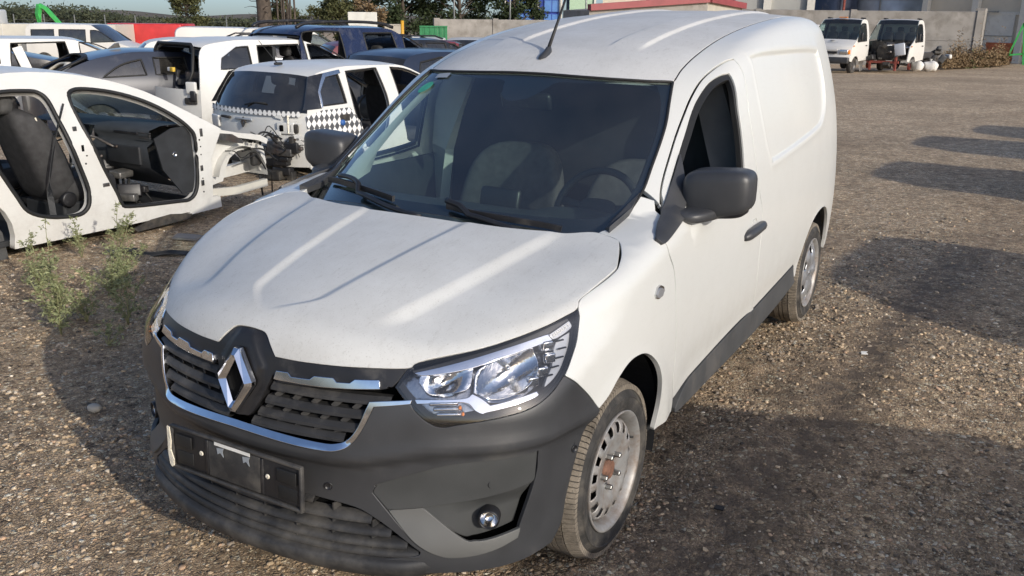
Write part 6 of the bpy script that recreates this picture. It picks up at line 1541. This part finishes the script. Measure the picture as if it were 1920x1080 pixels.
def wall_run(name, a, b, h, label, posts, th=.20, mat='concrete', seams=()):
    """concrete panel wall between two ground points"""
    a, b = Vector((a[0], a[1], 0)), Vector((b[0], b[1], 0)); d = b - a; Lw = d.length
    o = empty(name, (a.x, a.y, min(g1(a.x, a.y), g1(b.x, b.y)) - .1), math.atan2(d.y, d.x), label=label, cat='wall')
    ps = [0] + list(posts) + [1]
    for i in range(len(ps) - 1):
        x0, x1 = ps[i]*Lw, ps[i+1]*Lw
        for k in range(2):
            z0, z1 = k*h/2 + (.006 if k else 0), (k + 1)*h/2
            MB().rbox(((x0 + x1)/2, 0, (z0 + z1)/2), (x1 - x0 - .02, th, z1 - z0), .015, seg=1).build('wall_panel', mat, o)
    for p in ps: MB().box((p*Lw, 0, h/2 + .03), (.34, th + .14, h + .06)).build('wall_post', mat, o)
    return o
wall_run('concrete_wall', (-20.6, 53.2), (-1.75, 57.75), 3.32, 'grey precast concrete wall behind the two chassis cabs', (.36, .645))
wall_run('concrete_wall', (-29.6, 42.9), (-20.0, 52.8), 2.55, 'grey concrete wall below the dark trees left of the van roof', (.26, .62))
MB_ = MB
o = put('return_wall', -1.75, 57.75, 0, 'end pier of the concrete wall by the warehouse corner', 'wall'); MB().box((0, .9, 1.6), (.5, 1.9, 3.4)).build('wall_post', 'concrete', o)
for i, (x, y) in enumerate(((-29.0, 43.4), (-26.6, 45.9), (-24.4, 48.2), (-23.2, 49.4))):
    o = put('pole', x, y + .5, 0, ('first', 'second', 'third', 'fourth')[i] + ' thin grey pole from the left above the concrete wall', 'pole', 'poles along the concrete wall'); MB().tube([(0,0,0),(0,0,6.5)], .05, 8).build('shaft', 'steel_grey', o, smooth=True); MB().box((0,0,6.5), (.2,.2,.06)).build('cap', 'steel_grey', o)
# warehouse on the right
o = put('warehouse', -6.2, 73.0, R(-28), 'cream warehouse with columns and dark doorway at the right', 'building')
MB().box((11, 3, 4.2), (22, 6, 8.4)).build('wall', 'wall_cream', o)
for x in (.0, 3.9, 7.4, 9.6): MB().box((x, -.15, 4.2), (.45, .5, 8.4)).build('column', 'column_white', o)
for x0, x1, z0, z1 in ((.5, 3.5, 4.9, 5.1), (4.3, 7.0, 3.3, 3.5)): MB().box(((x0+x1)/2, -.06, (z0+z1)/2), (x1-x0, .1, z1-z0)).build('ledge', 'column_white', o)
MB().box((5.75, -.05, 1.75), (2.0, .1, 3.3)).build('door', 'sign_white', o); MB().box((5.75, -.12, 1.9), (2.0, .06, .05)).build('door_rail', 'steel_grey', o)
MB().box((11.6, -.02, 1.9), (3.4, .10, 3.6)).build('doorway', 'gap_black', o); MB().tube([(4.6,-.3,0),(4.6,-.3,3.5),(5.6,-.3,3.5)], .06, sq=(.12,.12)).build('door_frame', 'steel_grey', o)  # doorway is a black slab standing for the shade inside the opening
# grey block and silo behind the wall
o = put('grey_block', -17.6, 62.5, R(12), 'pale grey industrial building behind the concrete wall', 'building'); MB().box((2.6, 3, 4), (5.2, 6, 8)).build('wall', 'wall_grey', o)
for x in (2.2, 5.1): MB().box((x, -.1, 4), (.5, .4, 8)).build('column', 'column_white', o)
for z in (3.4, 5.0): MB().box((2.6, -.03, z), (5.2, .06, .05)).build('seam', 'concrete', o)
o = put('steel_silo', -9.5, 79.5, 0, 'round galvanised steel tank above the concrete wall', 'silo')
MB().lathe([(0, 3.6), (7.0, 3.6), (8.2, 1.0), (8.3, .01)], 48, 'z').build('tank_shell', 'galvanised', o, smooth=True)
for z in np.arange(.9, 7, .9): MB().lathe([(z-.03, 3.61), (z, 3.64), (z+.03, 3.61)], 48, 'z').build('hoop', 'galvanised', o, smooth=True)
MB().tube([(-.5,-3.7,0),(-.5,-3.7,7)], .06, 6).build('ladder', 'steel_grey', o)
o = put('blue_tank', -13.6, 76.0, 0, 'dark blue grey tank left of the steel silo', 'silo'); MB().lathe([(0, 1.9), (6.5, 1.9), (7, .3), (7, .01)], 32, 'z').build('tank_shell', 'slate_paint', o, smooth=True); MB().tube([(1.2,-1.9,0),(1.2,-1.9,7)], .10, 8).build('red_pipe', 'rust_red', o, smooth=True)
# hut with red fascia seen over the van roof
o = put('red_edged_hut', -18.8, 41.1, 0, 'low concrete hut with a dark red roof edge over the van', 'building')
A_, B_, C_ = Vector((0, 0, 0)), Vector((4.65, 4.9, 0)), Vector((5.0, 10.2, 0))
def quadwall(p, q, h0, h1, th, name, mat):
    d = (q - p).normalized(); n = Vector((-d.y, d.x, 0))*th
    V = [p, q, q + n, p + n]; V = [tuple(v) for v in V] + [(p.x, p.y, h0), (q.x, q.y, h1), (q.x+n.x, q.y+n.y, h1), (p.x+n.x, p.y+n.y, h0)]
    return MB().add(V, [(3,2,1,0),(4,5,6,7),(0,1,5,4),(1,2,6,5),(2,3,7,6),(3,0,4,7)]).build(name, mat, o)
quadwall(A_, B_, 2.80, 3.30, 4, 'wall', 'concrete'); quadwall(B_, C_, 3.30, 3.02, 3, 'wall', 'concrete_pale')
for p, q, h0, h1 in ((A_, B_, 2.80, 3.30), (B_, C_, 3.30, 3.02)):
    MB().tube([(p.x, p.y, h0 + .14), (q.x, q.y, h1 + .14)], .1, sq=(.5, .32)).build('fascia', 'fascia_red', o)
# blue building, green and cream blocks behind it
o = put('blue_building', -33.9, 58.0, math.atan2(2.1, 3.6), 'bright blue glazed building behind the pole row', 'building')
MB().box((2.2, 2, 4), (4.4, 4, 8)).build('wall', 'panel_blue', o)
for x in (1.5, 3.6):
    for z in (2.6, 3.6, 4.6):
        f_ = MB().box((x, -.04, z), (1.2, .10, .9)).build('window', 'panel_blue', o)
        for dx in (-.29, .29): MB().box((x + dx, -.10, z), (.52, .03, .8)).build('pane', 'pane_blue', f_)
for x in (.1, 2.55, 4.3): MB().tube([(x, -.35, 0), (x, -.35, 8)], .07, 8).build('downpipe', 'column_white', o, smooth=True)
o = put('green_block', -29.7, 60.5, math.atan2(2.1, 3.6), 'pale green rendered building beside the blue one', 'building'); MB().box((1.0, 2, 4), (1.9, 4, 8)).build('wall', 'panel_green', o); MB().box((1.95, -.05, 4), (.15, .2, 8)).build('corner_strip', 'column_white', o)
o = put('cream_hall', -27.6, 62.0, math.atan2(1.6, 3.6), 'long cream hall with small windows behind the red edged hut', 'building'); MB().box((6.2, 2, 4), (12.4, 4, 8)).build('wall', 'wall_cream', o)
for k in range(6): f_ = MB().box((1.2 + 1.9*k, -.03, 4.6), (1.0, .08, .9)).build('window', 'column_white', o); MB().box((1.2 + 1.9*k, -.08, 4.6), (.8, .04, .7)).build('pane', 'dark_glass', f_)
# signboard, yellow post, concrete block, green gate
o = put('sign_board', -24.3, 28.65, math.atan2(.6, 1.05), 'large blank white board standing behind the navy people carrier', 'board'); MB().rbox((.6, 0, 1.75), (1.25, .06, 1.35), .02).build('panel', 'sign_white', o); 
for x in (.15, 1.05): MB().box((x, .06, .6), (.07, .07, 1.3)).build('leg', 'steel_grey', o)
o = put('yellow_post', -25.3, 33.8, 0, 'yellow orange upright post left of the green gate', 'post'); MB().tube([(0,0,0),(0,0,2.15)], .085, 10).build('shaft', 'post_yellow', o, smooth=True); MB().rbox((0,0,.05), (.3,.3,.1), .02).build('foot', 'steel_grey', o)
o = put('concrete_block', -27.9, 37.2, math.atan2(.6, 1.05), 'pale concrete gate pier beside the yellow post', 'pier'); MB().rbox((-.4, 0, .98), (.95, .5, 1.96), .03).build('pier', 'concrete_pale', o); MB().rbox((-.4, 0, 1.98), (1.0, .55, .06), .02).build('cap', 'concrete_pale', o)
o = put('green_gate', -27.5, 38.3, math.atan2(.69, 1.2), 'green ribbed metal gate beside the concrete wall', 'gate')
for k in range(11): MB().box((.06 + .135*k, (.03 if k % 2 else 0), .98), (.128, .04, 1.9)).build('gate_slat', 'gate_green', o)
MB().box((.74, -.04, 1.92), (1.5, .05, .07)).build('gate_rail', 'gate_green', o)
# orange skip, green frame by the warehouse
o = put('skip', -.3, 70.5, R(-28), 'rusty orange skip inside the warehouse doorway', 'skip'); MB().box((0, 0, .75), (2.4, 1.4, 1.2), taper=1.12).build('bin', 'skip_orange', o); 
for k in (-1, 0, 1): MB().box((k*.8, -.74, .75), (.1, .08, 1.2)).build('rib', 'skip_orange', o)
o = put('metal_stand', .15, 65.5, 0, 'bright green metal stand at the right edge', 'stand')
for p in (((-.5,0,0),(.25,0,2.6)), ((.25,0,2.6),(.6,0,0)), ((-.35,0,.6),(.5,0,.7))): MB().tube(p, .06, sq=(.11,.11)).build('bar', 'crane_green', o)
# white bags, scrap and the dry brush along the wall
pmat('bag_white', (.62, .61, .58), .8, var=.12, vscale=6, bump=.4, bscale=14)
for i, (x, y, w_) in enumerate(((-3.62, 47.6, .62), (-3.05, 48.1, .75))):
    o = put('rubbish_bag', x, y, .3*i, ('smaller', 'larger')[i] + ' white rubbish bag lying beside the torn chassis cab', 'bag', 'white bags by the chassis cab')
    rs_ = np.random.RandomState(i); superell((0, 0, .24), (w_, w_*.8, .52), .8, n=20, m=12, warp=lambda v: [v[0]*(1 + .12*math.sin(9*v[2] + 5*v[1])), v[1]*(1 + .12*math.sin(11*v[0])), v[2] + .03*math.sin(14*v[0])]).build('sack', 'bag_white', o, smooth=True); MB().lathe([(0,.05),(.06,.03),(.13,.08)], 10, 'z', (0,0,.48)).build('neck', 'bag_white', o, smooth=True)
o = put('scrap_heap', -3.2, 50.6, 0, 'heap of black scrap parts behind the white bags', 'scrap')
for k in range(12): MB().rbox((random.uniform(-.6, .8), random.uniform(-.4, .4), random.uniform(.1, 1.1)), (random.uniform(.2, .7), random.uniform(.1, .4), random.uniform(.1, .5)), .05, random.uniform(0, 3), random.uniform(-.7, .7)).build('scrap_piece', random.choice(('black_plastic', 'engine_dark', 'grey_trim', 'white_far')), o, smooth=True)
# ---------------------------------------------------------------- foliage
def leaf_mat(name, c1, c2, rough=.7):
    m, n, l, b = new_mat(name)
    a = n.new('ShaderNodeAttribute'); a.attribute_name = 'tone'; r_ = n.new('ShaderNodeMix'); r_.data_type = 'RGBA'
    r_.inputs['A'].default_value = (*c1, 1); r_.inputs['B'].default_value = (*c2, 1); l.new(a.outputs['Fac'], r_.inputs['Factor']); l.new(r_.outputs['Result'], b.inputs['Base Color'])
    b.inputs['Roughness'].default_value = rough; b.inputs['Specular IOR Level'].default_value = .2
leaf_mat('leaf_dark', (.022, .035, .016), (.060, .080, .035)); leaf_mat('leaf_olive', (.040, .050, .020), (.115, .115, .050)); leaf_mat('leaf_dry', (.13, .085, .045), (.26, .19, .11)); leaf_mat('leaf_weed', (.15, .175, .075), (.33, .35, .19)); leaf_mat('leaf_far', (.030, .040, .026), (.075, .085, .050))
pmat('bark', (.075, .060, .048), .95, var=.3, vscale=6, bump=.5, bscale=20)
def leaves(name, C, S, mat, parent, seed, stretch=1.6, droop=0.):
    """one crown mesh: a leaf-sized kite at every point of C with size S"""
    rs_ = np.random.RandomState(seed); n = len(C)
    d = rs_.randn(n, 3); d[:,2] = d[:,2]*.7 - droop; d /= np.linalg.norm(d, axis=1, keepdims=True)
    e = np.cross(d, rs_.randn(n, 3)); e /= np.maximum(np.linalg.norm(e, axis=1, keepdims=True), 1e-6)
    s = (np.asarray(S)*np.ones(n))[:, None]
    V = np.stack([C - d*s*stretch*.5, C + e*s*.32, C + d*s*stretch*.5, C - e*s*.32], 1).reshape(-1, 3)
    me = bpy.data.meshes.new(name); me.vertices.add(4*n); me.vertices.foreach_set('co', V.ravel())
    me.loops.add(4*n); me.loops.foreach_set('vertex_index', np.arange(4*n, dtype=np.int32)); me.polygons.add(n); me.polygons.foreach_set('loop_start', np.arange(0, 4*n, 4, dtype=np.int32)); me.update(calc_edges=True)
    t = np.clip(rs_.rand(n)*.8 + .2*rs_.rand(n), 0, 1); at_ = me.attributes.new('tone', 'FLOAT', 'POINT'); at_.data.foreach_set('value', np.repeat(t, 4))
    return link(name, me, mat, parent)
def tree(x, y, h, w, label, mat, seed, n=9000, leaf=.10, base=.3, style='round', trunk_r=.16, nb=34, group='trees along the yard edge'):
    o = put('tree', x, y, 0, label, 'tree', group); rs_ = np.random.RandomState(seed)
    MB().tube(smooth_line([(0,0,0),(.1,.05,h*.3),(-.05,.1,h*.6),(.05,0,h*.92)], 4), np.linspace(trunk_r, .03, 13), 8).build('trunk', 'bark', o, smooth=True)
    cl = []; br = MB()
    for k in range(nb):
        z = h*(base + (1 - base)*rs_.rand()**.85); f = (z/h - base)/(1 - base)
        rad = w/2*((1 - f)**.7 if style == 'cone' else math.sqrt(max(.05, 1 - (2*f - .8)**2*.85)))*(.55 + .5*rs_.rand())
        a = rs_.rand()*6.283; p = np.array([rad*math.cos(a), rad*math.sin(a), z]); cl.append((p, rad))
        br.tube([(0, 0, max(.2, z - .5*rad)), tuple(p*[.5,.5,1] - [0,0,.1*rad]), tuple(p)], [.05, .03, .012], 5)
    br.build('limbs', 'bark', o, smooth=True)
    C = []
    for p, rad in cl:
        m_ = n//nb; q = rs_.randn(m_, 3)*np.array([.30, .30, .24])*w*.19
        if style == 'cone':  # sprays pointing out and up
            t = rs_.rand(m_, 1); C.append(p*[1,1,1]*np.hstack([.45 + .65*t, .45 + .65*t, np.ones((m_, 1))]) + np.hstack([q[:, :2]*.8, q[:, 2:]*.7 + .25*t]))
        else: C.append(p*[.92,.92,1] + q)
    C = np.concatenate(C); C[:,2] = np.maximum(C[:,2], .15)
    leaves('crown', C, leaf*(.6 + .8*rs_.rand(len(C))), mat, o, seed)
    return o
tree(-38.6, 32.2, 4.6, 3.0, 'bushy olive green conifer behind the red lorry', 'leaf_olive', 1, base=.12, style='cone', n=17000, nb=56)
tree(-33.9, 34.9, 7.5, 3.2, 'dense conifer right of the bare trunk', 'leaf_olive', 2, base=.08, style='cone', n=16000, nb=60)
tree(-31.4, 36.0, 7.0, 3.4, 'broad olive conifer behind the navy people carrier', 'leaf_olive', 3, base=.10, style='cone', n=17000, nb=60)
tree(-29.6, 36.6, 4.4, 2.0, 'dry brownish bush between the conifer and the white board', 'leaf_dry', 4, base=.1, n=3500, nb=26)
tree(-35.2, 47.0, 8.0, 5.2, 'dark green leafy tree left of the wall poles', 'leaf_dark', 5, base=.10, n=21000, nb=64, leaf=.15)
tree(-32.2, 49.2, 8.5, 5.0, 'dark green leafy tree behind the middle poles', 'leaf_dark', 6, base=.10, n=21000, nb=64, leaf=.15)
tree(-29.4, 51.6, 8.0, 4.6, 'dark green leafy tree against the blue building', 'leaf_dark', 7, base=.10, n=18000, nb=60, leaf=.15)
tree(-28.9, 34.2, 2.4, 1.8, 'small green bush below the dark trees', 'leaf_olive', 8, base=.05, n=3000, nb=20)
tree(-37.5, 31.0, 2.1, 2.4, 'low scrub bush right of the conifer', 'leaf_far', 9, base=.05, n=2500, nb=20); tree(-41.5, 41.5, 2.6, 3.2, 'round low bush on the skyline left of the trunk', 'leaf_far', 10, base=.05, n=2600, nb=20)
o = put('bare_tree', -33.3, 32.7, 0, 'thick dark trunk with bare branches behind the vans', 'tree', 'trees along the yard edge')
MB().tube(smooth_line([(0,0,0),(.03,0,2),(-.05,0,4.5),(.1,0,8)], 4), np.linspace(.42, .30, 13), 12).build('trunk', 'bark', o, smooth=True)
br = MB(); rs_ = np.random.RandomState(5)
for k in range(26):
    z = rs_.uniform(1.4, 5); a = rs_.uniform(2.2, 4.4) if k < 16 else rs_.uniform(-1, 1); L_ = rs_.uniform(.5, 1.5); p = [np.array([.2*math.cos(a), .2*math.sin(a), z])]
    for i in range(4): p.append(p[-1] + np.array([math.cos(a), math.sin(a)*.5, rs_.uniform(-.1, .5)])*L_/4 + rs_.randn(3)*.07)
    br.tube(p, np.linspace(.03, .006, 5), 5)
br.build('branches', 'bark', o, smooth=True)
br2 = MB()
for k in range(6): br2.tube(smooth_line([(.7 + .2*k, .3, 0), (.75 + .2*k + rs_.uniform(-.1, .1), .3, 2), (.7 + .22*k, .3, 5)], 4), .05, 6)
br2.build('thin_stems', 'bark', o, smooth=True)
# hills and far treeline
xs = np.linspace(-1, 1, 161); hv = []
def hill(name, d, hfun, mat, a0, a1, label, depth=200):
    V = []; rows = [[], [], []]
    for t in np.linspace(a0, a1, 140):
        dx, dy = math.sin(t), math.cos(t); h_ = hfun(t); g_ = g1(CAM.x + d*dx, CAM.y + d*dy)
        rows[0].append((CAM.x + (d - depth)*dx, CAM.y + (d - depth)*dy, g1(CAM.x + (d - depth)*dx, CAM.y + (d - depth)*dy) - 3)); rows[1].append((CAM.x + d*dx, CAM.y + d*dy, g_ + h_)); rows[2].append((CAM.x + (d + depth)*dx, CAM.y + (d + depth)*dy, g_ - 8))
    o = MB().grid(rows).build(name, mat, None, smooth=True, fixn=False); o['kind'] = 'structure'; o['label'] = label; return o
pmat('hill_dry', (.13, .105, .075), .95, var=.3, vscale=.02); pmat('hill_green', (.045, .052, .035), .95, var=.4, vscale=.03)
hill('hills', 900, lambda t: 13 + 4*math.sin(7*t + 1) + 3*math.sin(17*t) + 1.2*math.sin(53*t), 'hill_dry', R(-95), R(30), 'low dry brown hills on the horizon')
rsn = np.random.RandomState(8); Cc = []
for k in range(900):
    t = rsn.uniform(R(-64), R(-30)); d = rsn.uniform(560, 640); x, y = CAM.x + d*math.sin(t), CAM.y + d*math.cos(t)
    big = 4.0 + 5.0*max(0, math.sin(11*t + .5) + .3*math.sin(31*t)); q = rsn.randn(44, 3)*[3.0, 3.0, .30*big]; Cc.append(np.array([x, y, g1(x, y) + 3 + big*.55]) + q)
Cc = np.concatenate(Cc); o = leaves('far_wood', Cc, 1.35, 'leaf_far', None, 3); o['kind'] = 'stuff'; o['label'] = 'far dark wood along the skyline'
# fence at the back of the yard
o = put('wire_fence', -56.1, 33.4, 0, 'dark wire fence with thin posts on the skyline at the left', 'fence')
n_ = 9; base0 = Vector((0, 0, 0)); stp = Vector((1.62, .93, 0))*1.05
for k in range(n_): MB().tube([stp*k, stp*k + Vector((0, 0, 2.45))], .035, 6).build('post', 'steel_grey', o)
for z in (.3, .9, 1.5, 2.1): MB().tube([Vector((0, 0, z)), stp*(n_ - 1) + Vector((0, 0, z))], .006, 4).build('wire', 'steel_grey', o)
# dry brush along the concrete wall
Cc = []; rsn = np.random.RandomState(12)
for k in range(900):
    f = rsn.rand(); x = -2.9 + 2.6*f + rsn.randn()*.1; y = 51.5 + 9.5*f + rsn.randn()*.5; hgt = .30 + .35*abs(rsn.randn())*(.4 + abs(math.sin(9*f)))
    Cc.append(np.array([x, y, g1(x, y) + .1]) + np.abs(rsn.randn(30, 3))*[.16, .16, hgt*.5]*np.array([1, 1, 1]))
Cc = np.concatenate(Cc); o = leaves('dry_brush', Cc, .075, 'leaf_dry', None, 4, stretch=2.4); o['kind'] = 'stuff'; o['label'] = 'dry brown weeds piled along the foot of the wall'
Cc = np.concatenate([np.array([x, y, g1(x, y) + .2]) + rsn.randn(160, 3)*[.22, .22, .25] for x, y in ((-1.9, 54.5), (-1.3, 57.5), (-.9, 59.5), (-1.6, 56))]); o = leaves('green_brush', Cc, .14, 'leaf_olive', None, 5); o['kind'] = 'stuff'; o['label'] = 'green weeds growing at the end of the wall'
# ---------------------------------------------------------------- weeds growing in the gravel on the left
def weed(x, y, h, label, seed, spread=.10, stems=4, dens=1.):
    o = empty('weed', (x, y, g1(x, y) + float(relief(np.array(x), np.array(y)))), label=label, cat='weed', group='weeds in the gravel'); rs_ = np.random.RandomState(seed); st = MB(); C = []; S = []
    for k in range(stems):
        hh = h*(1 if k == 0 else rs_.uniform(.45, .85)); a = rs_.rand()*6.28; lean = np.array([math.cos(a), math.sin(a)])*spread*(.3 if k == 0 else 1)*rs_.uniform(.5, 1.4)
        P = np.array([(lean[0]*t**1.4*1.5, lean[1]*t**1.4*1.5, hh*t) for t in np.linspace(0, 1, 8)]) + np.vstack([np.zeros(3), rs_.randn(7, 3)*.006])
        st.tube(P, np.linspace(.0045, .0012, 8), 5)
        for i in range(int(26*hh/.5*dens)):
            t = rs_.uniform(.08, .97); c = np.array([np.interp(t, np.linspace(0, 1, 8), P[:, j]) for j in range(3)]); L_ = (.11*(1 - t) + .03)*rs_.uniform(.6, 1.3); b = rs_.rand()*6.28; d = np.array([math.cos(b), math.sin(b), rs_.uniform(.3, 1.1)]); d /= np.linalg.norm(d)
            st.tube([c, c + d*L_], [.0014, .0006], 3)
            for q in range(8): u = rs_.rand()**.7; C.append(c + d*L_*u + rs_.randn(3)*.006); S.append(.009 + .008*rs_.rand())
    st.build('stems', 'leaf_weed_stem', o, smooth=True)
    leaves('leaves', np.array(C), np.array(S), 'leaf_weed', o, seed, stretch=2.0)
pmat('leaf_weed_stem', (.24, .24, .12), .8)
weed(-2.72, .36, .66, 'tallest bushy weed at the edge of the van shadow', 1, .09, 6, 1.25)
weed(-3.60, .80, .42, 'pale weed at the left edge of the picture', 2, .10, 6, 1.2)
weed(-4.16, 1.50, .30, 'slim weed in front of the saloon rear sill', 3, .06, 3)
weed(-3.82, 1.58, .46, 'tall feathery weed before the saloon door opening', 4, .08, 4, 1.1)
weed(-3.15, 1.02, .30, 'dense low weed in the shade near the black strip', 5, .14, 9, 1.3)
weed(-2.56, .68, .34, 'thin weed nearest the van headlamp in shade', 6, .09, 5)
weed(-2.80, .58, .24, 'small weed beside the tallest one', 7, .10, 5)
weed(-3.30, 1.16, .34, 'feathery weed behind the dense low one', 8, .10, 5)
weed(-2.35, .40, .13, 'tiny weed sprig in the van shadow', 9, .05, 4)
def scrap(name, x, y, poly, th, mat, label, rz=0., bend=0., cat='debris'):
    z = g1(x, y) + float(relief(np.array(x), np.array(y))) + .012
    o = empty(name, (x, y, z), rz, label=label, cat=cat)
    P = round_poly(np.array(poly, float), 3, 60); nv, F, _ = fill2d([resample(P, .02)], .03)
    zz = bend*np.sin(nv[:,0]*14)*.5 + .006*np.sin(nv[:,1]*40)
    V = np.concatenate([np.column_stack([nv, zz + th]), np.column_stack([nv, zz])]); n = len(nv); ed = {}
    FF = [tuple(f) for f in F] + [tuple(int(i) + n for i in reversed(f)) for f in F]
    for f in F:
        for a, b in ((f[0], f[1]), (f[1], f[2]), (f[2], f[0])): ed[(int(a), int(b))] = 1
    FF += [(b, a, a + n, b + n) for (a, b) in ed if (b, a) not in ed]
    mesh('sheet_piece', V, FF, mat, o); return o
scrap('plastic_strip', -3.72, 1.86, [(-.22,-.03),(.0,-.055),(.2,-.03),(.34,.02),(.30,.05),(.12,.02),(-.05,.05),(-.2,.02)], .008, 'black_plastic', 'black plastic strip lying on the gravel before the saloon', .45, .03)
scrap('roof_tile', -4.02, 2.36, [(-.10,-.06),(.10,-.07),(.13,.03),(-.02,.08),(-.11,.05)], .015, 'concrete', 'flat grey slab lying near the saloon sill', .3)
scrap('plastic_strip', -4.05, 1.75, [(-.12,-.02),(.1,-.03),(.13,.02),(-.1,.03)], .006, 'grey_trim', 'short grey strip lying under the saloon sill', .6, .02)
scrap('paper_scrap', 1.26, 2.47, [(-.016,-.012),(.018,-.014),(.010,.0),(.020,.012),(-.014,.014)], .003, 'white_label', 'small white scrap of paper on the gravel behind the van', .4, .01)
scrap('dark_chip', 1.07, .48, [(-.018,-.008),(.016,-.012),(.02,.008),(-.012,.012)], .006, 'black_plastic', 'small dark chip on the shaded gravel right of the van', .2)
scrap('dark_chip', -5.0, 22.0, [(-.2,-.1),(.2,-.12),(.25,.1),(-.15,.12)], .05, 'black_plastic', 'dark rag lying far out on the gravel by the chassis cabs', .2)
o = empty('pale_stone', (-1.62, -.22, .012), label='pale flat cobble on the sunlit gravel left of the van', cat='stone'); superell((0, 0, .012), (.07, .05, .035), .8, n=14, m=8).build('cobble', 'concrete_pale', o, smooth=True)
o = empty('pale_stone', (-1.70, .60, .01), label='pale flat stone in the van shadow on the left', cat='stone'); superell((0, 0, .012), (.12, .08, .03), .6, n=14, m=8).build('cobble', 'concrete', o, smooth=True)
